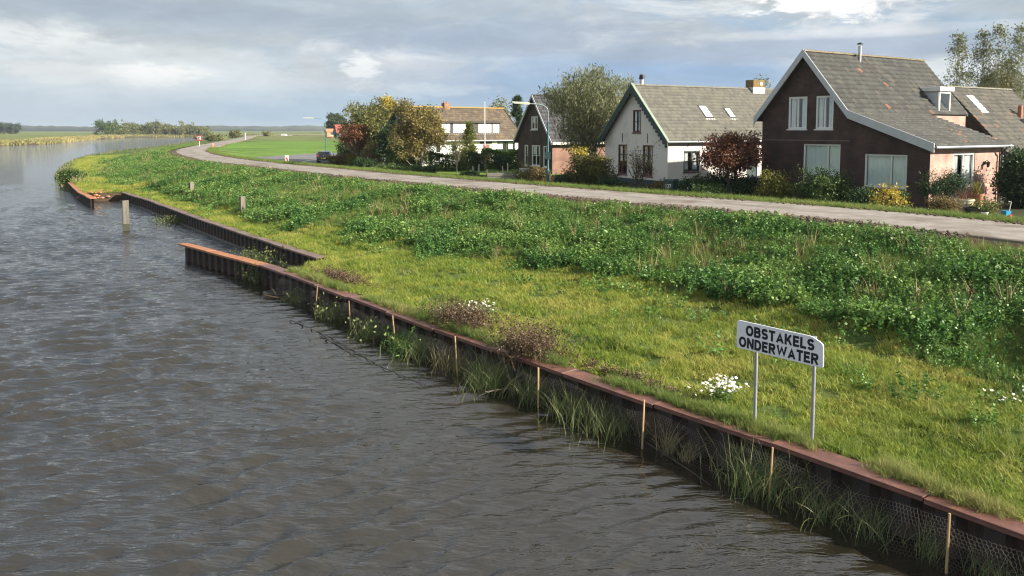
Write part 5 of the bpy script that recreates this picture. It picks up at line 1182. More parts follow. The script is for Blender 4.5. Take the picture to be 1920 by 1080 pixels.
# ---- house D: white chalet style house with long dormer
def house_d():
    # origin at the right front corner as in the others: gable faces left, long lit side faces the camera
    az = 51; r_ = Vector((math.sin(R(az)), math.cos(R(az)))); g = Vector((-math.cos(R(az)), math.sin(R(az))))
    ra = Vector((-11.7, 85.0)); W = 7.4; c0 = ra - g * (W / 2)
    H = House('white_house', 'white house with brown tiled roof and long row of dormer windows', c0.x, c0.y, az, 1.9); o = H.o
    wh = mat('white_render', (0.78, 0.76, 0.70), (0.7, 0.68, 0.62), 0.8, 2); dk = mat('dark_timber', (0.035, 0.032, 0.03), (0.05, 0.045, 0.042), 0.7, 5)
    LX, ZE, ZR = 13.4, 2.95, 6.15; YA = W / 2; ye = -.4; k = (ZR - ZE) / YA
    hs = [(0.9, 2.6, .5, 2.3), (3.0, 4.6, .5, 2.4), (10.0, 12.5, .35, 2.5)]
    H.wall('side_wall', [(0, 0), (LX, 0), (LX, ZE), (0, ZE)], hs, (0, 0, 0), (1, 0, 0), wh, (0, -1, 0)); H.wall('gable_wall', [(0, 0), (W, 0), (W, ZE), (YA, ZR - .1), (0, ZE)], [(2.9, 4.5, 3.5, 4.9)], (0, 0, 0), (0, 1, 0), mat('grey_weatherboard', (0.42, 0.43, 0.44), (0.34, 0.35, 0.36), .7, 8, stretch=(1, 6, 1)), (-1, 0, 0))
    H.wall('left_wall', [(0, 0), (LX, 0), (LX, ZE), (0, ZE)], [], (0, W, 0), (1, 0, 0), wh, (0, 1, 0)); H.wall('rear_wall', [(0, 0), (W, 0), (W, ZE), (YA, ZR - .1), (0, ZE)], [], (LX, 0, 0), (0, 1, 0), wh, (1, 0, 0))
    S = ((0, 0, 0), (1, 0, 0), (0, -1, 0))
    H.window(*S, hs[0], FRAME, cols=1, rows=2, curtain=CURT, fw=.12); H.window(*S, hs[1], FRAME, cols=1, rows=2, curtain=CURT, fw=.12); H.window(*S, hs[2], dk, cols=2, rows=2, curtain=CURT, fw=.14, cfrac=.4, bars=.12); H.window((0, 0, 0), (0, 1, 0), (-1, 0, 0), (2.9, 4.5, 3.5, 4.9), dk, cols=2, rows=1, curtain=None, fw=.12)
    mb = MB(); mb.box(8.0, 8.9, -.03, 0.04, .1, 2.2); mb.build('door', mat('red_brown_door', (0.2, 0.075, 0.04), rough=.5), o); mb = MB(); mb.box(7.6, 9.2, -.06, -.032, 2.25, 2.75); mb.build('door_lintel', dk, o)
    roof = H.slab('roof', [(-.5, YA, ZR), (LX + .3, YA, ZR), (LX + .3, ye, ZE + k * ye), (-.5, ye, ZE + k * ye)], .12, UND); H.slab('left_deck', [(-.5, W - ye, ZE + k * ye), (LX + .3, W - ye, ZE + k * ye), (LX + .3, YA, ZR), (-.5, YA, ZR)], .12, UND, roof)
    dn = Vector((0, ye - YA, -k * (YA - ye))); cols = [(0, (0.07, 0.055, 0.04)), (0.7, (0.11, 0.085, 0.06)), (1, (0.17, 0.12, 0.06))]
    t, w, h = tile_field((-.4, YA, ZR), (1, 0, 0), dn, LX + .6, dn.length, .3, .4); tiles_joined('roof_tiles', t, w, h, tile_ramp('tile_brown', cols, 'tint'), roof, 8)
    ridge_tiles((-.5, YA, ZR + .06), (LX + .3, YA, ZR + .06), mat('orange_lichen_ridge', (0.42, 0.26, 0.06), (0.33, 0.2, 0.06), .9, 3), roof, .45, .18)
    for ys in (W - ye + .06, ye - .06): H.board('verge_board', (-.5, ys, ZE + k * (ye - .06) + .14), (-.5, YA, ZR + .14), .34, .06, dk)
    H.board('verge_board', (LX + .36, ye - .06, ZE + k * (ye - .06) + .14), (LX + .36, YA, ZR + .14), .3, .06, dk)
    # long dormer
    x0, x1, zt, zb = 2.75, 10.65, 4.55, 3.35; yf = .35; yb = YA - (ZR - zt) / k
    mb = MB(); mb.hexa([(x0 - .2, yf - .25, zt - .02), (x1 + .2, yf - .25, zt - .02), (x1 + .2, yb + .3, zt + .22), (x0 - .2, yb + .3, zt + .22)], [(x0 - .2, yf - .25, zt + .1), (x1 + .2, yf - .25, zt + .1), (x1 + .2, yb + .3, zt + .34), (x0 - .2, yb + .3, zt + .34)]); d = mb.build('dormer', UND, o)
    t, w, h = tile_field((x0 - .15, yb + .2, zt + .33), (1, 0, 0), (0, yf - .2 - yb - .2, -.23), x1 - x0 + .3, yb - yf + .4, .3, .4); tiles_joined('roof_tiles', t, w, h, tile_ramp('tile_brown', cols, 'tint'), d, 9)
    mb = MB(); mb.box(x0, x1, yf, yf + .1, zb - .25, zb); mb.build('white_band', wh, d); mb = MB(); mb.box(x0, x1, yf + .01, yf + .1, zb + .002, zt - .03); mb.build('frame', dk, d)
    for xx in (x0, x1 - .08): 
        mb = MB(); mb.prism([(xx, yf + .102, zb - .2), (xx, yf + .102, zt - .03), (xx, yb, zt - .03)], (.08, 0, 0)); mb.build('cheek', dk, d)
    shade = mat('white_sunscreen', (0.72, 0.70, 0.62), (0.66, 0.64, 0.57), .8, 2)
    for xa, xb in ((x0 + .1, x0 + 1.15), (x0 + 1.55, x0 + 2.4), (x0 + 2.5, x0 + 3.35), (x0 + 3.45, x0 + 4.0), (x0 + 4.9, x0 + 5.75), (x0 + 5.85, x0 + 6.65), (x0 + 6.85, x0 + 7.75)):
        mb = MB(); mb.box(xa, xb, yf - .02, yf + .005, zb + .12, zt - .14); mb.build('window_blind', shade, d)
    mb = MB(); mb.tube([(-.5, ye - .08, ZE + k * ye), (LX + .3, ye - .08, ZE + k * ye)], .07, 8); mb.build('gutter', ZINC, o, True)
    mb = MB(); mb.box(5.3, 6.0, YA - .3, YA + .3, ZR - .3, ZR + .55); c = mb.build('chimney', brick_mat('rust_brick', (0.3, 0.16, 0.08), (0.25, 0.13, 0.07), (0.3, 0.22, 0.15)), o)
    for q in (5.45, 5.8): mb = MB(); mb.tube([(q, YA, ZR + .552), (q, YA, ZR + .75)], .08, 8); mb.build('chimney_pot', mat('terracotta', (0.4, 0.16, 0.08), rough=.8), c, True)
    # side dormer at the left with pointed roof
    mb = MB(); mb.prism([(1.35, .2, 2.9), (2.35, .2, 2.9), (2.35, .2, 4.1), (1.85, .2, 4.8), (1.35, .2, 4.1)], (0, 2.2, 0)); mb.build('pointed_dormer', dk, o)
    fin = MB(); fin.lathe([(.03, 0), (.03, .2), (.1, .28), (.03, .4)], (-.5, YA, ZR + .1), 8); fin.build('finial', WHITEP, o)
house_d()

# ---- house E: roof behind the brown house
def house_e():
    H = House('brick_house', 'house behind the brown one showing only its weathered tiled roof', 29.75, 47.65, 58, 1.95); o = H.o
    W, LX, ZE, ZR = 8.0, 7.6, 2.2, 6.4; YA = W / 2; ye = -.4; k = (ZR - ZE) / YA; bd = brick_mat('umber_brick', (0.075, 0.045, 0.034), (0.055, 0.034, 0.027), (0.06, 0.05, 0.042))
    H.wall('side_wall', [(0, 0), (LX, 0), (LX, ZE), (0, ZE)], [], (0, 0, 0), (1, 0, 0), bd, (0, -1, 0)); H.wall('gable_wall', [(0, 0), (W, 0), (W, ZE), (YA, ZR - .1), (0, ZE)], [], (0, 0, 0), (0, 1, 0), bd, (-1, 0, 0)); H.wall('rear_wall', [(0, 0), (W, 0), (W, ZE), (YA, ZR - .1), (0, ZE)], [], (LX, 0, 0), (0, 1, 0), bd, (1, 0, 0)); H.wall('left_wall', [(0, 0), (LX, 0), (LX, ZE), (0, ZE)], [], (0, W, 0), (1, 0, 0), bd, (0, 1, 0))
    roof = H.slab('roof', [(-.3, YA, ZR), (LX, YA, ZR), (LX, ye, ZE + k * ye), (-.3, ye, ZE + k * ye)], .1, UND); H.slab('left_deck', [(-.3, W - ye, ZE + k * ye), (LX, W - ye, ZE + k * ye), (LX, YA, ZR), (-.3, YA, ZR)], .1, UND, roof)
    dn = Vector((0, ye - YA, -k * (YA - ye))); cols = [(0, (0.055, 0.052, 0.045)), (0.6, (0.085, 0.08, 0.066)), (0.95, (0.11, 0.10, 0.075)), (1, (0.2, 0.1, 0.06))]
    t, w, h = tile_field((-.3, YA, ZR), (1, 0, 0), dn, LX + .3, dn.length, .26, .36); tiles_joined('roof_tiles', t, w, h, tile_ramp('tile_worn', cols, 'tint'), roof, 12); ridge_tiles((-.3, YA, ZR + .05), (LX, YA, ZR + .05), mat('mossy_ridge', (0.27, 0.25, 0.19), (0.19, 0.18, 0.14), 0.9, 4, rand=.12), roof, .38)
    H.board('verge_board', (LX + .05, ye, ZE + k * ye + .1), (LX + .05, YA, ZR + .1), .2, .05, mat('dark_metal', (0.05, 0.05, 0.05), rough=.5), None, (1, 0, 0))
    f = .42; p_ = Vector((5.2, YA + (ye - YA) * f, ZR - k * (YA - ye) * f)); mb = MB(); mb.tube([p_ + Vector((0, 0, -.2)), p_ + Vector((0, 0, .85))], .14, 10); c = mb.build('flue', mat('terracotta', (0.4, 0.16, 0.08), rough=.8), o, True); mb = MB(); mb.box(p_.x - .3, p_.x + .3, p_.y - .45, p_.y + .1, p_.z - .32, p_.z - .02); mb.build('flashing', ZINC, c)
    q = lambda x_, f_: Vector((x_, YA + (ye - YA) * f_, ZR - k * (YA - ye) * f_)); nn = Vector((0, -k, 1)).normalized(); P = [q(1.0, .12), q(1.8, .12), q(1.8, .36), q(1.0, .36)]; mb = MB(); mb.hexa([v + nn * .02 for v in P], [v + nn * .12 for v in P]); sk = mb.build('skylight', mat('skylight_glass', (0.6, 0.63, 0.66), rough=0.06, spec=0.9), o)
house_e()

# ---- far farm: small red roofed house and orange brick shed
def far_house(name, label, px, Y, w, l, ze, zr, az, wm, rm, rc):
    x = px_x(px, Y); H = House(name, label, x, Y, az); o = H.o; YA = w / 2; k = (zr - ze) / YA; ye = -.3
    H.wall('gable_wall', [(0, 0), (w, 0), (w, ze), (YA, zr), (0, ze)], [], (0, 0, 0), (0, 1, 0), wm, (-1, 0, 0)); H.wall('side_wall', [(0, 0), (l, 0), (l, ze), (0, ze)], [(l * .3, l * .7, .8, ze - .4)], (0, 0, 0), (1, 0, 0), wm, (0, -1, 0)); H.wall('rear_wall', [(0, 0), (w, 0), (w, ze), (YA, zr), (0, ze)], [], (l, 0, 0), (0, 1, 0), wm, (1, 0, 0))
    H.window((0, 0, 0), (1, 0, 0), (0, -1, 0), (l * .3, l * .7, .8, ze - .4), FRAME, cols=2, fw=.15)
    roof = H.slab('roof', [(-.3, YA, zr), (l + .3, YA, zr), (l + .3, ye, ze + k * ye), (-.3, ye, ze + k * ye)], .15, rm); H.slab('left_deck', [(-.3, w - ye, ze + k * ye), (l + .3, w - ye, ze + k * ye), (l + .3, YA, zr), (-.3, YA, zr)], .15, rm, roof)
    if rc:
        f0, f1 = .35, .6; q = lambda x_, f_: Vector((x_, YA + (ye - YA) * f_, zr - k * (YA - ye) * f_ + .12)); mb = MB(); mb.add([q(l * .4, f0), q(l * .65, f0), q(l * .65, f1), q(l * .4, f1)], [(0, 1, 2, 3)]); mb.build('skylight', mat('skylight_glass', (0.6, 0.63, 0.66), rough=.06, spec=.9), roof)
far_house('farmhouse', 'small distant farmhouse with red roof beside the round tree', 632, 380, 6, 9, 2.6, 6.2, 62, mat('far_dark_wall', (0.1, 0.1, 0.11), rough=.8), mat('red_roof', (0.3, 0.07, 0.05), (0.24, 0.055, 0.045), .8, 2), True)
far_house('shed', 'orange brick shed left of the distant red roofed house', 613, 390, 3.6, 5, 3.0, 4.2, 62, mat('orange_wall', (0.5, 0.25, 0.12), (0.44, 0.21, 0.1), .8, 1), mat('orange_roof', (0.45, 0.2, 0.1), rough=.8), False)

# ------------------------------------------------------------------ trees and shrubs round the houses
def LM(n, d, m, l, t=0.3): return leaf_mat(n, d, m, l, t)
OLIVE = LM('olive_leaf', (0.06, 0.07, 0.022), (0.14, 0.15, 0.045), (0.27, 0.26, 0.075)); YEL = LM('yellow_leaf', (0.22, 0.18, 0.03), (0.40, 0.31, 0.04), (0.55, 0.43, 0.07)); BRN = LM('brown_leaf', (0.075, 0.055, 0.022), (0.17, 0.125, 0.045), (0.31, 0.23, 0.09))
RUSTL = LM('rust_leaf', (0.09, 0.04, 0.018), (0.19, 0.08, 0.035), (0.28, 0.14, 0.06)); MAR = LM('maroon_leaf', (0.07, 0.024, 0.014), (0.18, 0.062, 0.033), (0.29, 0.145, 0.07)); DKG = LM('dark_green_leaf', (0.012, 0.03, 0.012), (0.03, 0.065, 0.022), (0.07, 0.12, 0.035))
MIDG = LM('mid_green_leaf', (0.03, 0.06, 0.015), (0.07, 0.12, 0.03), (0.15, 0.2, 0.05)); BRG = LM('bright_hedge_leaf', (0.05, 0.11, 0.015), (0.12, 0.22, 0.03), (0.24, 0.34, 0.06)); WIL = LM('willow_leaf', (0.08, 0.095, 0.045), (0.17, 0.185, 0.085), (0.30, 0.30, 0.14))
YGR = LM('yellow_green_leaf', (0.08, 0.09, 0.018), (0.19, 0.18, 0.035), (0.36, 0.32, 0.06)); PALE = LM('pale_olive_leaf', (0.10, 0.11, 0.05), (0.18, 0.19, 0.09), (0.28, 0.28, 0.14)); FARG = LM('far_tree_leaf', (0.07, 0.09, 0.035), (0.16, 0.18, 0.065), (0.27, 0.28, 0.11))
def T(name, label, cat, px, Y, top, wpx, lm, **k):           # from photo column, depth, top row and width in photo pixels
    x = px_x(px, Y); z = gz(x, Y); h = px_z(top, Y) - z; w = wpx / F_PX * Y
    return plant(name, label, cat, x, Y, h, w, lm, **k)
# garden of the brown house
T('shrub', 'yellow green speckled bush at the left end of the brown house', 'shrub', 1455, 40.5, 320, 72, YGR, n_clump=60, per=50, leaf=.11, spread=.2, crown0=.02, trunk=.03, stems=4, limb=10, seed=1, parts=('stems', 'foliage'))
T('shrub', 'large dark green bush below the big left window of the brown house', 'shrub', 1545, 39.5, 316, 112, MIDG, n_clump=110, per=60, leaf=.10, spread=.22, crown0=.0, trunk=.03, stems=4, limb=12, seed=2, parts=('stems', 'foliage'))
T('shrub', 'low dark green bush between the two big ground floor windows', 'shrub', 1615, 37.5, 352, 70, DKG, n_clump=60, per=50, leaf=.09, spread=.18, crown0=.0, trunk=.02, stems=3, limb=8, seed=3, parts=('stems', 'foliage'))
T('shrub', 'golden yellow leafed sparse shrub in front of the right big window', 'shrub', 1662, 34.2, 338, 78, YEL, n_clump=70, per=12, leaf=.11, spread=.14, crown0=.05, trunk=.018, stems=5, limb=22, seed=4, parts=('stems', 'foliage'), twig=.012)
T('shrub', 'small green shrub to the right of the golden yellow shrub', 'shrub', 1692, 35.0, 356, 36, MIDG, n_clump=30, per=40, leaf=.09, spread=.14, crown0=.05, trunk=.02, stems=3, limb=6, seed=5, parts=('stems', 'foliage'))
T('cloud_pine', 'dark green tiered pine shrub at the corner of the brown house', 'tree', 1772, 35.2, 322, 92, DKG, n_clump=46, per=70, leaf=.12, spread=.2, crown0=.38, trunk=.06, stems=2, limb=16, seed=6, aspect=.25, lumpy=.45)
T('shrub', 'dark brown green low shrub under the tiered pine', 'shrub', 1768, 34.2, 362, 66, BRN, n_clump=50, per=45, leaf=.08, spread=.16, crown0=.0, trunk=.02, stems=3, limb=6, seed=7, parts=('stems', 'foliage'))
T('shrub', 'low green plant by the flower pots beside the pink wall', 'shrub', 1852, 34.2, 368, 44, OLIVE, n_clump=26, per=24, leaf=.08, spread=.16, crown0=.05, trunk=.015, stems=3, limb=8, seed=8, parts=('stems', 'foliage'))
T('hedge_bush', 'tall glossy dark green hedge bush at the right edge of the view', 'hedge', 1925, 38.5, 284, 92, DKG, n_clump=190, per=80, leaf=.14, spread=.3, crown0=.0, trunk=.05, stems=3, limb=10, seed=9, shell=.6, parts=('stems', 'foliage'))
for i, (px, Y, top, w, lab) in enumerate(((1302, 45.5, 330, 62, 'leftmost dark low shrub before the cream cottage side wall'), (1350, 45, 318, 66, 'rounded dark shrub directly under the maroon tree'), (1402, 43.6, 332, 70, 'dark low shrub between the maroon tree and the yellow green bush'), (1330, 42.6, 346, 90, 'low spreading green ground shrub before the dark shrubs'))):
    T('shrub', lab, 'shrub', px, Y, top, w, DKG if i < 3 else MIDG, n_clump=60, per=50, leaf=.11, spread=.22, crown0=.0, trunk=.025, stems=4, limb=8, seed=20 + i, parts=('stems', 'foliage'))
T('maple_tree', 'small spreading maroon leaved tree before the cream cottage', 'tree', 1372, 44.2, 244, 144, MAR, n_clump=150, per=50, leaf=.13, spread=.26, crown0=.36, trunk=.075, stems=2, limb=30, seed=30, lumpy=.2)
T('bare_tree', 'nearly bare crooked small tree before the cream gable', 'tree', 1192, 46.5, 258, 92, BRN, n_clump=70, per=7, leaf=.10, spread=.2, crown0=.22, trunk=.05, stems=2, limb=60, seed=31, lean=(.5, 0), twig=.022, shell=.15)
T('shrub', 'dense rounded olive bush left of the cream cottage', 'shrub', 1108, 49.0, 286, 100, LM('olive_bush', (0.04, 0.045, 0.012), (0.09, 0.09, 0.02), (0.18, 0.16, 0.03)), n_clump=120, per=60, leaf=.11, spread=.24, crown0=.05, trunk=.04, stems=4, limb=12, seed=32, parts=('stems', 'foliage'))
T('shrub', 'bright yellow shrub top rising behind the olive bush', 'shrub', 1086, 50.8, 274, 36, YEL, n_clump=30, per=40, leaf=.12, spread=.2, crown0=.45, trunk=.03, stems=3, limb=10, seed=33, parts=('stems', 'foliage'))
T('willow_tree', 'large upswept grey green willow between the brick house and the cream cottage', 'tree', 1106, 61, 128, 185, WIL, n_clump=420, per=40, leaf=.28, spread=.36, crown0=.10, trunk=.07, stems=6, limb=90, seed=34, style='fan', aspect=.18, up=1.7, bark=mat('willow_bark', (0.15, 0.115, 0.07), (0.09, 0.07, 0.045), .9, 5), twig=.03)
for i, (px, Y, top, w, m_, lab) in enumerate(((1062, 50.5, 318, 44, DKG, 'dark bush beside the foot of the teal street lamp'), (1015, 53, 308, 40, BRN, 'brownish bush left of the teal street lamp'), (1145, 47, 332, 54, DKG, 'dark low bush at the left corner of the cream cottage'), (1240, 46, 340, 50, BRN, 'low red brown planting at the foot of the cream gable'), (985, 57, 318, 46, OLIVE, 'loose bush at the right end of the low fence'))):
    T('shrub', lab, 'shrub', px, Y, top, w, m_, n_clump=45, per=45, leaf=.11, spread=.2, crown0=.0, trunk=.025, stems=4, limb=8, seed=40 + i, parts=('stems', 'foliage'))
# behind the houses at the right
for i, (px, top, w, lab, Y) in enumerate(((1788, 66, 52, 'slim pale poplar standing apart at the left of the tall group', 78), (1832, 62, 48, 'second tall thin poplar behind the right roof', 80), (1862, 48, 60, 'tallest feathery poplar behind the right roof', 79), (1902, 52, 52, 'tall feathery poplar at the right edge', 77))):
    T('poplar_tree', lab, 'tree', px, Y, top, w, PALE, n_clump=120, per=20, leaf=.22, spread=.34, crown0=.25, trunk=.05, limb=34, seed=50 + i, style='column', aspect=.45, up=.5, bark=BARK_P, twig=.022, group='poplars behind the houses')
T('round_tree', 'broad olive round tree below the poplars behind the right roof', 'tree', 1868, 84, 112, 118, LM('autumn_olive', (0.07, 0.065, 0.02), (0.15, 0.13, 0.04), (0.25, 0.2, 0.07)), n_clump=200, per=50, leaf=.22, spread=.42, crown0=.1, trunk=.14, limb=20, seed=56)
T('round_tree', 'distant treetop showing behind the yellow chimney', 'tree', 1428, 95, 142, 40, OLIVE, n_clump=70, per=24, leaf=.22, spread=.4, crown0=.3, trunk=.1, limb=20, seed=57)
# round the white house
T('conifer_tree', 'dark layered conifer between the white house and the brick house', 'tree', 970, 100, 183, 44, DKG, n_clump=170, per=40, leaf=.3, spread=.25, crown0=.05, trunk=.14, limb=60, seed=60, style='cone', aspect=.3)
T('birch_tree', 'pale thin leaved tree behind the right end of the white house', 'tree', 938, 118, 178, 50, PALE, n_clump=90, per=22, leaf=.26, spread=.4, crown0=.3, trunk=.1, limb=40, seed=61, bark=BARK_P)
T('birch_tree', 'tall loose tree against the right gable of the white house', 'tree', 957, 96, 232, 26, PALE, n_clump=60, per=20, leaf=.22, spread=.3, crown0=.1, trunk=.07, limb=30, seed=62, bark=BARK_P)
T('column_shrub', 'pointed bright green cypress before the white house', 'tree', 880, 77, 232, 46, LM('cypress_leaf', (0.06, 0.08, 0.015), (0.14, 0.165, 0.03), (0.25, 0.26, 0.05)), n_clump=170, per=40, leaf=.17, spread=.2, crown0=.0, trunk=.06, limb=20, seed=63, style='cone', aspect=.35, up=.6)
T('young_tree', 'slender young tree with thin trunk on the lawn', 'tree', 857, 68, 254, 34, OLIVE, n_clump=60, per=13, leaf=.14, spread=.26, crown0=.32, trunk=.035, limb=30, seed=64, bark=BARK_P)
T('autumn_tree', 'brown autumn tree with white stems covering the left of the white house', 'tree', 786, 73, 187, 104, LM('olive_brown_leaf', (0.085, 0.072, 0.024), (0.19, 0.155, 0.048), (0.33, 0.27, 0.09)), n_clump=340, per=48, leaf=.18, spread=.32, crown0=.20, trunk=.06, stems=4, limb=90, seed=65, bark=BARK_P, lumpy=.3, twig=.025)
T('ash_tree', 'large olive green tree left of the white house', 'tree', 695, 96, 188, 112, OLIVE, n_clump=330, per=55, leaf=.25, spread=.45, crown0=.08, trunk=.10, stems=3, limb=60, seed=66, bark=BARK_P, up=.4, twig=.03)
T('yellow_tree', 'tree with golden yellow crown behind the olive tree', 'tree', 731, 101, 178, 46, YEL, n_clump=90, per=40, leaf=.24, spread=.36, crown0=.55, trunk=.1, limb=24, seed=67)
T('rust_tree', 'small rust red tree at the left end of the garden', 'tree', 666, 86, 226, 52, RUSTL, n_clump=110, per=42, leaf=.17, spread=.26, crown0=.32, trunk=.06, stems=3, limb=40, seed=68, bark=BARK_P)
T('shrub', 'very dark tall evergreen shrub behind the brown autumn tree', 'shrub', 735, 82, 222, 50, DKG, n_clump=120, per=50, leaf=.18, spread=.3, crown0=.02, trunk=.06, stems=3, limb=12, seed=69, parts=('stems', 'foliage'))
T('shrub', 'dark evergreen bush under the rust red tree', 'shrub', 655, 92, 264, 56, DKG, n_clump=90, per=50, leaf=.17, spread=.28, crown0=.02, trunk=.05, stems=3, limb=10, seed=70, parts=('stems', 'foliage'))
T('shrub', 'dark bush behind the autumn tree, lower right of the evergreen', 'shrub', 775, 76, 270, 96, MIDG, n_clump=110, per=50, leaf=.15, spread=.26, crown0=.0, trunk=.04, stems=3, limb=10, seed=71, parts=('stems', 'foliage'))
T('shrub', 'dark mixed bush between the rust tree and the evergreen', 'shrub', 705, 84, 262, 60, BRN, n_clump=80, per=45, leaf=.15, spread=.26, crown0=.0, trunk=.04, stems=3, limb=10, seed=72, parts=('stems', 'foliage'))
for i, (px, Y, top, w, m_, lab) in enumerate(((661, 86, 286, 26, YGR, 'clipped olive ball shrub right of the parked car'), (640, 88, 288, 26, BRN, 'purple brown ball shrub beside the parked car'), (684, 80, 296, 50, DKG, 'low clipped dark hedge right of the ball shrubs'), (626, 90, 290, 18, YGR, 'small yellowish shrub touching the car'), (722, 68, 306, 60, MIDG, 'ragged weeds bush at the roadside before the autumn tree'), (760, 64, 312, 44, MIDG, 'roadside bush left of the clipped hedge block'), (945, 74, 290, 40, DKG, 'dark shrub at the right end of the bright hedge'), (880, 60, 322, 34, MIDG, 'small loose shrub at the lawn edge by the road'))):
    T('shrub', lab, 'shrub', px, Y, top, w, m_, n_clump=44, per=45, leaf=.13, spread=.17, crown0=.0, trunk=.03, stems=4, limb=6, seed=80 + i, shell=.6, lumpy=.1, parts=('stems', 'foliage'))
def hedge(label, px0, px1, Y, top, d, lm, seed, n=5200, leaf=.13, Y2=None):
    Y2 = Y2 or Y; x0, x1 = px_x(px0, Y), px_x(px1, Y2); z = gz((x0 + x1) / 2, Y); h = px_z(top, Y) - z; L_ = math.hypot(x1 - x0, Y2 - Y); o = thing('hedge', label, 'hedge', (x0, Y, z), math.atan2(Y2 - Y, x1 - x0)); r = np.random.default_rng(seed)
    P = np.stack([r.random(n) * L_, r.random(n) * d, r.random(n) * h], 1); f = r.integers(0, 4, n)
    P[f == 0, 1] = r.normal(0, .07, (f == 0).sum()); P[f == 1, 2] = h + r.normal(0, .08, (f == 1).sum()); P[f == 2, 1] = r.normal(.03, .09, (f == 2).sum()); e = r.random(n) < .06; P[e, 0] = np.where(r.random(e.sum()) < .5, 0, L_) + r.normal(0, .07, e.sum())
    P[:, 2] = np.clip(P[:, 2] + .12 * np.sin(P[:, 0] * 1.7 + seed) * (P[:, 2] / h), .04, None); P[:, 1] += .1 * np.sin(P[:, 0] * 2.3 + P[:, 2] * 3)
    tint = np.clip(.5 + .3 * np.sin(P[:, 0] * 2.1 + P[:, 2] * 2) + r.normal(0, .2, n), 0, 1); V, Fq = leaf_quads(P, leaf, r, .6, .3); link('foliage', np_mesh('foliage', V, Fq, tint), lm, o)
    mb = MB()
    for q in range(max(4, int(L_ / .35))):
        a = r.random() * L_; b = d * (.3 + .4 * r.random()); mb.tube([(a, b, 0), (a + r.normal(0, .1), b, h * .5), (a + r.normal(0, .2), b + r.normal(0, .1), h * .9)], [.03, .02, .008], 5)
    tag(mb.build('stems', BARK, o), kind='stuff')
hedge('tall bright green laurel hedge before the right half of the white house', 905, 972, 76, 284, 1.1, BRG, 1, 6500, .17)
hedge('darker leafy hedge before the middle of the white house', 806, 906, 73, 290, 1.0, MIDG, 2, 7000, .15)
hedge('low clipped hedge block beside the dike road', 772, 816, 64.5, 312, 1.0, MIDG, 3, 4200, .10)
# low flowers
for i, (px, Y, w, lab, m_) in enumerate(((1580, 36.6, .8, 'grey violet low flowers at the foot of the large dark green bush', LM('violet_grey', (0.09, 0.08, 0.11), (0.16, 0.14, 0.2), (0.24, 0.2, 0.3))), (1752, 32.6, .75, 'violet ground flowers along the verge before the tiered pine', LM('violet', (0.12, 0.09, 0.2), (0.24, 0.18, 0.38), (0.33, 0.27, 0.5))), (1720, 33.0, .5, 'yellow and orange leaves on the ground right of the golden shrub', YEL))):
    x = px_x(px, Y); weed('flower_bed', lab, x, Y, 130, .28, .28, m_, 90 + i, .06, 7, asp=2.6, cat='flowers')
# far bank trees
far = [(171, 560, 224, 36, 'round darker tree at the left end of the far row'), (198, 600, 233, 28, 'second tree of the far row, olive green'), (222, 610, 226, 28, 'third tree of the far row with taller top'), (244, 620, 231, 26, 'fourth tree of the far row beside the tall top'), (266, 620, 226, 26, 'fifth tree of the far row near its middle'), (289, 630, 231, 26, 'sixth tree of the far row right of the middle'), (311, 630, 236, 26, 'seventh tree of the far row, low crown'), (333, 640, 229, 26, 'second last tree of the far row'), (356, 640, 236, 30, 'rightmost tree of the far row by the road bend')]
for i, (px, Y, top, w, lab) in enumerate(far):
    x = px_x(px, Y); plant('far_tree', lab, 'tree', x, Y + 22, px_z(top, Y + 22) - 0.8, w / F_PX * Y * 1.35, MIDG if i == 0 else FARG, n_clump=80, per=22, leaf=1.0, spread=1.1, crown0=.02, trunk=.3, stems=2, limb=10, seed=100 + i, z=.8, lumpy=.35, group='trees on the far bank')
for i, (px, lab) in enumerate(((2, 'leftmost of three far trees at the left edge'), (16, 'middle of three far trees at the left edge'), (29, 'rightmost of three far trees at the left edge'))):
    plant('far_tree', lab, 'tree', px_x(px, 900), 900, px_z(229 + i, 900) - .9, 12, LM('far_dark', (0.03, 0.05, 0.03), (0.06, 0.085, 0.045), (0.1, 0.13, 0.06)), n_clump=60, per=22, leaf=1.4, spread=1.4, crown0=.05, trunk=.35, limb=8, seed=120 + i, z=.9, group='trees at the far left')
T('round_tree', 'dense dark green egg shaped tree beside the distant red roof', 'tree', 630, 400, 211, 38, LM('round_dark', (0.025, 0.045, 0.015), (0.055, 0.085, 0.025), (0.12, 0.15, 0.045)), n_clump=200, per=40, leaf=.7, spread=.55, crown0=.08, trunk=.3, limb=10, seed=130, shell=.75, lumpy=.08)
T('shrub', 'small dark shrub alone on the far meadow', 'shrub', 500, 420, 246, 14, OLIVE, n_clump=30, per=24, leaf=.6, spread=.5, crown0=0, trunk=.1, limb=5, seed=131, parts=('stems', 'foliage'))
T('shrub', 'low dark willow scrub by the road bend', 'shrub', 402, 330, 252, 34, OLIVE, n_clump=50, per=24, leaf=.6, spread=.5, crown0=0, trunk=.1, limb=5, seed=132, parts=('stems', 'foliage'))
T('shrub', 'ragged scrub tree beside the far end of the road', 'shrub', 440, 360, 244, 22, OLIVE, n_clump=40, per=18, leaf=.6, spread=.6, crown0=0, trunk=.12, limb=12, seed=133, parts=('stems', 'foliage'))
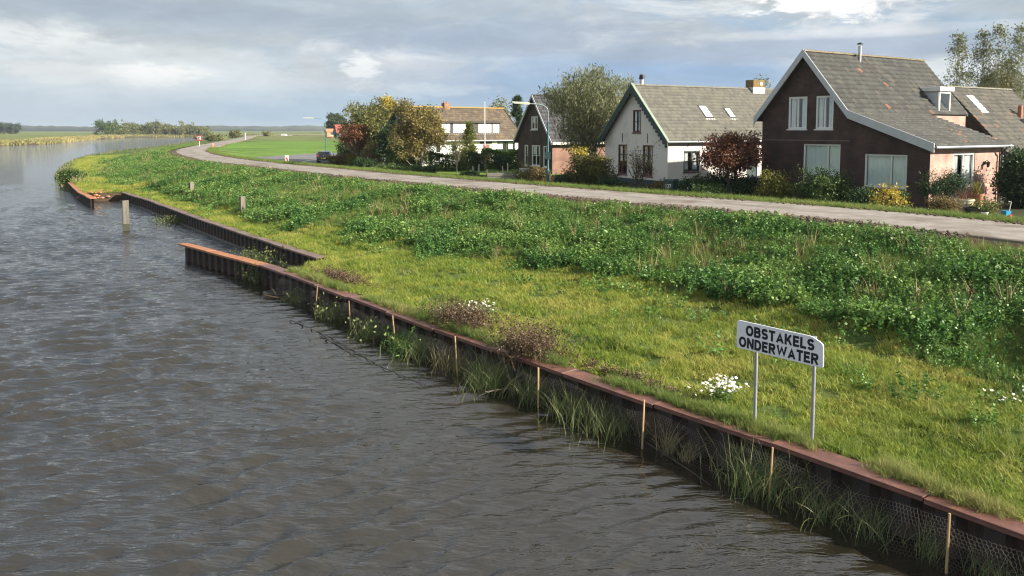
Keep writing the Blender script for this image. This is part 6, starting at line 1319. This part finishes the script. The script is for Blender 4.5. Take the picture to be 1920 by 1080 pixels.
# reed fringes along the far shores
def fringe(name, label, P, n, h, wd, m, seed, inland):
    r = np.random.default_rng(seed); Q = resample(np.asarray(P, float), 0.5); i = r.integers(0, len(Q) - 1, n); T_ = Q[i + 1] - Q[i]; T_ /= np.linalg.norm(T_, axis=1)[:, None] + 1e-9
    p_ = Q[i] + np.stack([T_[:, 1], -T_[:, 0]], 1) * (r.random(n) ** 1.6 * inland - .3)[:, None]; z = np.maximum(height(p_[:, 0], p_[:, 1]), -.1)
    hv = .5 + .9 * fbm(p_[:, 0] * .09, p_[:, 1] * .09, seed); V, Fq, t = blades(n, .2, h, .35, wd, r, 2, (0, 0), .5, np.stack([p_[:, 0], p_[:, 1], z], 1)); V = V.reshape(n, 3, 2, 3); V[..., 2] = z[:, None, None] + (V[..., 2] - z[:, None, None]) * hv[:, None, None]
    tag(link(name, np_mesh(name, V.reshape(-1, 3), Fq, np.clip(t * .5 + .6 * np.repeat(fbm(p_[:, 0] * .05, p_[:, 1] * .05, seed + 3), 2), 0, 1)), m), label, 'reeds', kind='stuff')
TANR = LM('tan_reed_far', (0.13, 0.135, 0.045), (0.25, 0.225, 0.085), (0.38, 0.31, 0.135), .2)
fringe('reed_fringe', 'tan reed fringe along the left bank', LB[2:10], 26000, 1.55, .5, TANR, 1, 14)
fringe('reed_fringe', 'green reed fringe along the opposite bank below the tree row', LB[0:4], 8000, 2.0, .6, LM('green_reed_far', (0.09, 0.10, 0.03), (0.17, 0.17, 0.06), (0.28, 0.24, 0.1), .2), 2, 10)
fringe('reed_fringe', 'green reeds along the near bank beyond the steel wall', RB[18:27], 9000, .75, .1, LM('bank_reed', (0.06, 0.08, 0.03), (0.12, 0.15, 0.05), (0.25, 0.22, 0.1), .2), 3, 1.8)
T('shrub', 'leafy waterside bush at the tip of the bank', 'shrub', 132, 80, 312, 44, MIDG, n_clump=60, per=40, leaf=.16, spread=.3, crown0=0, trunk=.03, stems=4, limb=8, seed=140, z=.1, parts=('stems', 'foliage'))
for i, (px, Y, top, lab) in enumerate(((219, 150, 291, 'first small russet bush on the far shore of the bank'), (255, 172, 285, 'second small russet bush on the far shore of the bank'))):
    T('shrub', lab, 'shrub', px, Y, top, 18, BRN, n_clump=24, per=24, leaf=.3, spread=.3, crown0=0, trunk=.05, limb=5, seed=145 + i, parts=('stems', 'foliage'), z=.4)
# distant wood on the horizon
def distant_wood():
    r = np.random.default_rng(9); n = 420; ang = np.linspace(-1.0, 1.0, n); D = 2600 + 300 * np.sin(ang * 5) ; x = np.sin(ang) * D * 1.2; y = np.cos(ang) * D
    mb_v = []; F_ = []
    hgt = 13 + 3 * fbm(np.arange(n) * .09, np.zeros(n), 3) * 2 + r.normal(0, .7, n); prof = [(0, 0), (-6, .55), (0, .9), (14, 1.0), (40, .95), (60, .3), (66, 0)]
    for i in range(n): mb_v += [(x[i] + math.sin(ang[i]) * a, y[i] + math.cos(ang[i]) * a, .5 + hgt[i] * b) for a, b in prof]
    k = len(prof); F_ = [(i * k + j, (i + 1) * k + j, (i + 1) * k + j + 1, i * k + j + 1) for i in range(n - 1) for j in range(k - 1)]
    tag(link('distant_wood', np_mesh('distant_wood', mb_v, F_), mat('distant_wood', (0.05, 0.065, 0.045), (0.03, 0.045, 0.035), 1.0, .05, 6)), 'long dark wood along the whole horizon', 'forest', kind='stuff')
distant_wood()

# ------------------------------------------------------------------ street furniture, car, garden things
TEAL = mat('teal_paint', (0.02, 0.11, 0.135), (0.018, 0.095, 0.115), 0.45, 2)
def lamp(label, px, Y, top, reach, direction, r0=.07):
    x = px_x(px, Y); z = gz(x, Y); h = px_z(top, Y) - z; o = thing('street_lamp', label, 'street lamp', (x, Y, z)); d = Vector(direction).normalized()
    mb = MB(); mb.tube([(0, 0, -.2), (0, 0, 1.1)], r0 * 1.5, 12); mb.tube([(0, 0, 1.1), (0, 0, 1.2), (0, 0, h * .78)], [r0 * 1.5, r0, r0 * .8], 12); mb.build('pole', TEAL, o, True)
    mb = MB(); pts = [Vector((0, 0, h * .78)), Vector((0, 0, h * .9))] + [Vector((0, 0, h * .9)) + d * (reach * .35 * (1 - math.cos(a))) + Vector((0, 0, h * .085 * math.sin(a))) for a in (.4, .8, 1.2, 1.57)] + [Vector((0, 0, h * .992)) + d * reach * .6]; mb.tube(pts, r0 * .55, 10); mb.build('arm', mat('grey_green_arm', (0.2, 0.27, 0.26), rough=.4), o, True)
    e = pts[-1]; s = d.cross(Vector((0, 0, 1))); mb = MB(); L_ = reach * .55; u = Vector((0, 0, 1))
    mb.hexa([e + s * .07 - u * .05, e - s * .07 - u * .05, e + d * L_ - s * .06 + u * .04, e + d * L_ + s * .06 + u * .04], [e + s * .05 + u * .07, e - s * .05 + u * .07, e + d * L_ - s * .04 + u * .12, e + d * L_ + s * .04 + u * .12]); hd = mb.build('lamp_head', mat('lamp_head', (0.5, 0.48, 0.38), rough=.4), o, bevel=.015)
    mb = MB(); mb.hexa([e + s * .05 - u * .085, e - s * .05 - u * .085, e + d * L_ * .9 - s * .045, e + d * L_ * .9 + s * .045], [e + s * .055 - u * .052, e - s * .055 - u * .052, e + d * L_ * .9 - s * .05 + u * .03, e + d * L_ * .9 + s * .05 + u * .03]); mb.build('lens', mat('lamp_lens', (0.7, 0.7, 0.6), rough=.2), hd)
    if r0 > .057:
        mb = MB(); mb.box(-.16, .16, -.14, -.09, 1.75, 2.2); mb.build('label_plate', mat('dark_plate', (0.02, 0.05, 0.06), rough=.5), o)
lamp('teal street lamp with curved arm beside the dike road', 1027, 48.3, 193, 1.9, (-1, -.15, 0), .06); lamp('distant teal street lamp by the asphalt road', 611, 112, 221, 2.6, (-1, -.1, 0), .055)
x = px_x(909, 76); z = gz(x, 76); o = thing('flagpole', 'white flagpole before the white house', 'flagpole', (x, 76, z)); h = px_z(194, 76) - z
mb = MB(); mb.tube([(0, 0, -.2), (0, 0, h)], [.065, .04], 12); mb.build('pole', WHITEP, o, True); mb = MB(); mb.lathe([(.0, 0), (.07, .05), (.07, .1), (.0, .16)], (0, 0, h), 10); mb.build('knob', WHITEP, o, True); mb = MB(); mb.box(-.06, .06, -.09, -.04, 1.1, 1.25); mb.build('cleat', ZINC, o)
def bin_():
    x, y = px_x(1258, 44.0), 44.0; o = thing('wheelie_bin', 'dark green wheelie bin with white number beside the road', 'bin', (x, y, gz(x, y)), R(-38)); g_ = mat('bin_green', (0.02, 0.05, 0.045), (0.025, 0.06, 0.05), .5, 3)
    mb = MB(); mb.hexa([(-.22, -.26, .06), (.22, -.26, .06), (.22, .24, .06), (-.22, .24, .06)], [(-.28, -.33, .95), (.28, -.33, .95), (.28, .3, .95), (-.28, .3, .95)]); b = mb.build('body', g_, o, bevel=.03); mb = MB(); mb.hexa([(-.3, -.36, .955), (.3, -.36, .955), (.3, .34, .955), (-.3, .34, .955)], [(-.25, -.3, 1.05), (.25, -.3, 1.05), (.26, .34, 1.05), (-.26, .34, 1.05)]); mb.build('lid', g_, o, bevel=.02)
    for s in (-1, 1): mb = MB(); mb.tube([(s * .24, .25, .1), (s * .3, .25, .1)], .1, 12); mb.build('wheel', mat('rubber', (0.02, 0.02, 0.02), rough=.8), o)
    mb = MB(); mb.tube([(-.25, .4, .98), (.25, .4, .98)], .02, 6); mb.build('handle', g_, o); fit_text('127', .34, .24, .02, WHITEP, b, (0, -.318, .66), (R(90 + 4), 0, 0))
bin_()
def car():
    x, y = px_x(607, 93.5, 1.7), 93.5; o = thing('parked_car', 'black hatchback seen from behind on the asphalt road', 'car', (x, y, 1.735), R(8)); pt = mat('black_car_paint', (0.012, 0.013, 0.016), rough=.22, coat=.8)
    # sections along y (rear at 0, front at 4.1): (y, half width, z bottom, z belt, z roof, roof half width)
    S = [(0.0, .74, .34, .80, .84, .70), (.10, .83, .26, .95, 1.02, .68), (.42, .86, .24, .98, 1.40, .60), (.9, .87, .24, .97, 1.47, .60), (1.9, .87, .24, .95, 1.48, .60), (2.5, .87, .24, .93, 1.36, .60), (3.1, .86, .24, .90, .93, .70), (3.8, .80, .26, .78, .80, .66), (4.1, .66, .34, .62, .64, .55)]
    mb = MB(); n = 10
    for (yy, hw, zb, zl, zr, rw) in S: mb.v += [(-hw * .9, yy, zb), (-hw, yy, zb + .2), (-hw, yy, zl - .1), (-hw * .97, yy, zl), (-rw, yy, zr - .03), (rw, yy, zr - .03), (hw * .97, yy, zl), (hw, yy, zl - .1), (hw, yy, zb + .2), (hw * .9, yy, zb)]
    mb.f = [(i * n + k, i * n + (k + 1) % n, (i + 1) * n + (k + 1) % n, (i + 1) * n + k) for i in range(len(S) - 1) for k in range(n)] + [tuple(range(n)), tuple(range((len(S) - 1) * n, len(S) * n))]
    b = mb.build('body', pt, o, True); gl = mat('car_glass', (0.02, 0.025, 0.03), rough=.05, spec=.8)
    mb = MB(); mb.add([(-.62, .10, 1.04), (.62, .10, 1.04), (.53, .40, 1.385), (-.53, .40, 1.385)], [(0, 1, 2, 3)]); mb.build('rear_window', gl, o)
    for s in (-1, 1):
        mb = MB(); mb.add([(s * .86, .55, 1.0), (s * .86, 2.75, .95), (s * .615, 2.35, 1.36), (s * .615, .75, 1.43)], [(0, 1, 2, 3)]); mb.build('side_window', gl, o)
        mb = MB(); mb.box(min(s * .52, s * .80), max(s * .52, s * .80), -.02, .16, .80, 1.0); mb.build('taillight', mat('red_lens', (0.5, 0.03, 0.03), rough=.25), o, bevel=.02)
        mb = MB(); mb.hexa([(s * .9, 2.3, .98), (s * 1.06, 2.3, .98), (s * 1.06, 2.42, .98), (s * .9, 2.42, .98)], [(s * .9, 2.3, 1.1), (s * 1.06, 2.3, 1.1), (s * 1.06, 2.42, 1.1), (s * .9, 2.42, 1.1)]); mb.build('wing_mirror', pt, o)
        for yy in (.78, 3.3):
            mb = MB(); mb.tube([(s * .66, yy, .31), (s * .87, yy, .31)], .31, 16); w = mb.build('wheel', mat('rubber', (0.02, 0.02, 0.02), rough=.8), o); mb = MB(); mb.tube([(s * .868, yy, .31), (s * .885, yy, .31)], .2, 12); mb.build('rim', ZINC, w)
    mb = MB(); mb.box(-.27, .27, -.035, -.012, .56, .68); mb.build('number_plate', mat('yellow_plate', (0.7, 0.42, 0.03), rough=.5), o); mb = MB(); mb.box(-.78, .78, -.06, .1, .3, .5); mb.build('bumper', mat('grey_bumper', (0.05, 0.05, 0.055), rough=.5), o, bevel=.03); mb = MB(); mb.box(-.6, .6, -.066, -.058, .31, .37); mb.build('bumper_trim', ZINC, o)
    mb = MB(); mb.tube([(0, .06, .9), (0, .03, .9)], .05, 10); mb.build('badge', ZINC, o)
car()
def traffic_board():
    x, y = px_x(538, 84, 2.2), 84.0; z = gz(x, y); o = thing('chevron_board', 'small white and red marker board standing at the road edge', 'sign', (x, y, z)); mb = MB(); mb.tube([(0, 0, -.2), (0, 0, .5)], .03, 8); mb.build('post', ZINC, o)
    zt = px_z(291, y) - z; mb = MB(); mb.box(-.2, .2, -.03, -.005, .05, zt); b = mb.build('board', WHITEP, o, bevel=.01); mb = MB(); mb.add([(-.12, -.034, zt * .75), (.02, -.034, zt * .8), (.17, -.034, zt * .45), (.0, -.034, zt * .25), (.04, -.034, zt * .5)], [(0, 1, 2, 3, 4)]); mb.build('red_mark', mat('signal_red', (0.55, 0.03, 0.03), rough=.5), b)
traffic_board()
def river_sign():
    Y = 150; x = px_x(374.5, Y, 1.5); z = 0.6; o = thing('waterway_sign', 'square red bordered waterway sign at the river bend', 'sign', (x, Y, z)); zc = px_z(259, Y) - z; mb = MB(); mb.tube([(0, .04, -.6), (0, .04, zc)], .05, 8); mb.build('post', WHITEP, o)
    mb = MB(); mb.box(-.48, .48, -.02, .02, zc - .48, zc + .48); b = mb.build('board', mat('signal_red', (0.55, 0.03, 0.03), rough=.5), o); mb = MB(); mb.box(-.33, .33, -.03, -.022, zc - .33, zc + .33); mb.build('white_field', WHITEP, b)
    mb = MB(); mb.tube([(.2 * math.cos(a) + .04, -.045, zc + .2 * math.sin(a)) for a in np.linspace(.9, 5.4, 12)], .045, 6); mb.build('symbol', mat('sign_black', (0.012, 0.012, 0.014), rough=.5), b)
river_sign()
def bollard(label, px, py, top, w, m_, z0=2.3, Yf=None):
    if Yf: x, y = px_x(px, Yf), Yf
    else: x, y = land_px(px, py, z0)
    z = gz(x, y); h = px_z(top, y) - z; mb = MB(); mb.tube([(0, 0, -.2), (0, 0, h * .93), (0, 0, h)], [w, w, w * .5], 10); o = thing('marker_post', label, 'post', (x, y, z)); mb.build('shaft', m_, o, True); mb = MB(); mb.tube([(0, 0, h * .72), (0, 0, h * .84)], w * 1.04, 10, False); mb.build('reflector_band', WHITEP, o)
bollard('orange marker post on the inside of the road bend', 399, 277, 268, .09, mat('orange_plastic', (0.7, 0.2, 0.06), rough=.5)); bollard('tall pale post at the far end of the visible road', 460, 262, 249, .16, WHITEP, Yf=260); bollard('small white post at the tip of the bank', 135, 338, 323, .05, WHITEP, z0=.8)
def boat(label, px, Y, L_, rz, z, cabin):
    x = px_x(px, Y, z); o = thing('white_boat', label, 'boat', (x, Y, z), rz); mb = MB(); S = [(-.5, .8), (-.3, 1), (.1, 1), (.35, .7), (.5, .05)]; hw = L_ * .17
    for t, f in S: mb.v += [(t * L_, -hw * f, L_ * .13), (t * L_, -hw * f * .6, 0), (t * L_, hw * f * .6, 0), (t * L_, hw * f, L_ * .13)]
    mb.f = [(i * 4 + k, i * 4 + (k + 1) % 4, i * 4 + 4 + (k + 1) % 4, i * 4 + 4 + k) for i in range(4) for k in range(4)] + [(0, 1, 2, 3), (16, 17, 18, 19)]; mb.build('hull', WHITEP, o, bevel=.01)
    mb = MB(); mb.hexa([(-.3 * L_, -hw * .7, L_ * .132), (.15 * L_, -hw * .7, L_ * .132), (.15 * L_, hw * .7, L_ * .132), (-.3 * L_, hw * .7, L_ * .132)], [(-.26 * L_, -hw * .6, L_ * cabin), (.06 * L_, -hw * .6, L_ * cabin), (.06 * L_, hw * .6, L_ * cabin), (-.26 * L_, hw * .6, L_ * cabin)]); mb.build('cabin', WHITEP, o, bevel=.02); mb = MB(); mb.box(-.2 * L_, .02 * L_, -hw * .69, hw * .69, L_ * .17, L_ * .21); mb.build('cabin_window', mat('car_glass', (0.02, 0.025, 0.03), rough=.05), o)
boat('small white cabin boat moored at the road bend', 398, 200, 4.6, .2, .05, .3); boat('long white boat lying beyond the meadow', 535, 470, 7.5, .1, 1.2, .26)
# low garden fence, tree stakes, planter, pots, trolley
FENCE = mat('grey_fence_wood', (0.16, 0.15, 0.14), (0.1, 0.095, 0.09), .9, 5, stretch=(.2, 1, 1))
xa, xb, Yf = px_x(914, 57.5), px_x(972, 56), 57.0; z = gz((xa + xb) / 2, Yf); o = thing('garden_fence', 'low grey timber fence along the lawn by the road', 'fence', (xa, Yf, z), 0)
for q in range(4): mb = MB(); mb.box((xb - xa) * q / 3 - .05, (xb - xa) * q / 3 + .05, -.05, .05, -.2, .75 if q else .9); mb.build('post', FENCE, o)
for zz in (.08, .22, .36, .50, .62): mb = MB(); mb.box(0, xb - xa, -.075, -.052, zz - .055, zz + .055); mb.build('slat', mat('fence_slat', (0.26, 0.24, 0.21), (0.2, 0.185, 0.165), .9, 5), o)
for i, (px, Y, top, dx, lab) in enumerate(((889, 62, 312, -.1, 'leftmost pale tree stake on the lawn'), (898, 63, 308, 0, 'second pale tree stake from the left on the lawn'), (945, 60, 312, -.12, 'third pale tree stake, left of a pair behind the low fence'), (952, 60.5, 306, 0, 'rightmost pale tree stake, right of a pair behind the low fence'))):
    x = px_x(px, Y); z = gz(x, Y); h = px_z(top, Y) - z; mb = MB(); mb.tube([(0, 0, -.2), (dx, 0, h)], [.05, .045], 8); mb.tube([(dx, 0, h), (dx, 0, h + .02)], [.045, .02], 8); o = mb.build('tree_stake', mat('bleached_wood', (0.55, 0.5, 0.38), (0.45, 0.4, 0.3), .8, 6), None, True); o.location = (x, Y, z); tag(o, lab, 'stake', 'tree stakes on the lawn')
def pot(label, px, Y, r0, h, m_, lm, seed, cat='planter'):
    x = px_x(px, Y); z = gz(x, Y); o = thing('planter', label, cat, (x, Y, z)); mb = MB(); mb.lathe([(r0 * .7, 0), (r0, h * .9), (r0 * 1.08, h * .9), (r0 * 1.08, h), (r0 * .9, h), (r0 * .85, h * .85), (0, h * .85)], (0, 0, 0), 14); mb.build('pot', m_, o, True)
    r = np.random.default_rng(seed); V, Fq, t = blades(26, r0 * .7, h * 1.2, .8, .03, r); V[:, 2] += h * .85; P = V[r.integers(0, len(V), 120)]; V2, F2 = leaf_quads(P, .09, r); link('plant', np_mesh('plant', np.vstack([V, V2]), np.vstack([Fq, F2 + len(V)]), np.concatenate([t, r.random(120)])), lm, o)
pot('white planter at the left window of the narrow brick house', 983, 62.5, .38, .75, WHITEP, YGR, 1); pot('dark wide flower pot before the pink wall', 1828, 34.0, .42, .42, mat('dark_pot', (0.03, 0.03, 0.032), rough=.6), OLIVE, 2); pot('cream trough shaped pot beside the tiered pine', 1808, 34.6, .36, .75, mat('cream_pot', (0.7, 0.62, 0.42), rough=.7), MAR, 3); pot('terracotta pot with yellow plant against the pink wall', 1832, 35.6, .24, .9, mat('terracotta', (0.4, 0.16, 0.08), rough=.8), YGR, 4); pot('small pale pot standing on the paving right of the dark pot', 1846, 33.4, .13, .3, WHITEP, MIDG, 5)
mb = MB(); x = px_x(1846, 33.2); mb.box(-1.0, .5, -.5, .5, -.05, .09); o = mb.build('stone_edging', mat('pale_sandstone', (0.55, 0.43, 0.32), (0.45, 0.36, 0.27), .9, 6), None, bevel=.02); o.location = (x, 33.0, gz(x, 33.0)); o.rotation_euler = (0, 0, R(-38)); tag(o, 'pale stone slab under the flower pots by the pink wall', 'stone slab')
x = px_x(1886, 34); o = thing('garden_trolley', 'blue garden trolley with white handle at the right edge', 'trolley', (x, 34, gz(x, 34)), .3); o.scale = (.7, .7, .7); mb = MB(); mb.hexa([(-.15, -.15, .12), (.15, -.15, .12), (.15, .15, .12), (-.15, .15, .12)], [(-.2, -.2, .42), (.2, -.2, .42), (.2, .2, .42), (-.2, .2, .42)]); mb.build('tub', mat('blue_plastic', (0.03, 0.3, 0.55), rough=.4), o); mb = MB(); mb.tube([(.18, 0, .1), (.38, 0, .95), (.15, 0, 1.0)], .022, 7); mb.build('handle', WHITEP, o)
for s in (-1, 1): mb = MB(); mb.tube([(.15, s * .16, .11), (.15, s * .22, .11)], .11, 12); mb.build('wheel', mat('signal_red', (0.55, 0.03, 0.03), rough=.5), o)
# churned mud clods along the road edges
def clods():
    r = np.random.default_rng(14); n = 15000; Q, nn = strip(ROADS, None, 0, .3); k = Q[:, 1] < 120; Q, nn = Q[k], nn[k]; k = Q[:, 1] > 15; Q, nn = Q[k], nn[k]
    i = r.integers(0, len(Q), n); side = np.where(r.random(n) < .72, -1, 1); o_ = side * (2.0 + np.abs(r.normal(0, .42, n))); p_ = Q[i] + nn[i] * o_[:, None]; patch = fbm(p_[:, 0] * .35, p_[:, 1] * .35, 6); kk = patch > .36; p_ = p_[kk]; m_ = len(p_)
    oc = np.array([(1, 0, 0), (0, 1, 0), (-1, 0, 0), (0, -1, 0), (.1, .1, .8), (0, 0, -.4)]); Fc = np.array([(0, 1, 4), (1, 2, 4), (2, 3, 4), (3, 0, 4), (1, 0, 5), (2, 1, 5), (3, 2, 5), (0, 3, 5)]); s = (.035 + .06 * r.random(m_) ** 2)[:, None, None]; a = r.random(m_) * 6.28; c, q = np.cos(a), np.sin(a)
    V = oc[None] * (.7 + .6 * r.random((m_, 6, 1))) * s; V = np.stack([V[..., 0] * c[:, None] - V[..., 1] * q[:, None], V[..., 0] * q[:, None] + V[..., 1] * c[:, None], V[..., 2]], -1); z = np.where(np.abs(o_[kk]) < 2.25, 2.525, np.maximum(height(p_[:, 0], p_[:, 1]), 2.44)); V += np.stack([p_[:, 0], p_[:, 1], z + .01], 1)[:, None]
    tag(link('mud_clods', np_mesh('mud_clods', V.reshape(-1, 3), (np.arange(m_)[:, None, None] * 6 + Fc[None]).reshape(-1, 3)), mat('churned_mud', (0.1, 0.072, 0.048), (0.06, 0.043, 0.03), .95, 3)), 'churned brown mud clods along the road edges', 'mud', kind='stuff')
clods()
def rubble():
    r = np.random.default_rng(4); c = (-33.4, 64.3); n = 60; mb = MB()
    for i in range(n):
        x, y = c[0] + r.normal(0, .5), c[1] + r.normal(0, .8); s = .08 + .1 * r.random(); mb.lathe([(s * .6, -s * .3), (s, 0), (s * .7, s * .5), (.01, s * .6)], (x - c[0], y - c[1], max(gz(x, y), 0.3) + .03), 5)
    o = mb.build('rubble', mat('orange_rubble', (0.42, 0.19, 0.09), (0.3, 0.14, 0.08), .9, 3)); o.location = (c[0], c[1], 0); tag(o, 'heap of orange rubble at the end of the far steel wall', 'rubble', kind='stuff')
rubble()

# ------------------------------------------------------------------ thin autumn haze
def haze():
    mb = MB(); mb.box(-13000, 13000, -7000, 13000, -2.6, 19); m = bpy.data.materials.new('haze'); m.use_nodes = True; nt = m.node_tree; N = nt.nodes
    N.remove(N['Principled BSDF']); v = N.new('ShaderNodeVolumePrincipled'); v.inputs['Color'].default_value = (0.80, 0.88, 1.0, 1); v.inputs['Density'].default_value = 0.00014; v.inputs['Anisotropy'].default_value = 0.2
    nt.links.new(v.outputs[0], N['Material Output'].inputs['Volume']); o = mb.build('haze', m); tag(o, 'thin pale haze over the whole river landscape', 'haze', kind='stuff')
haze()
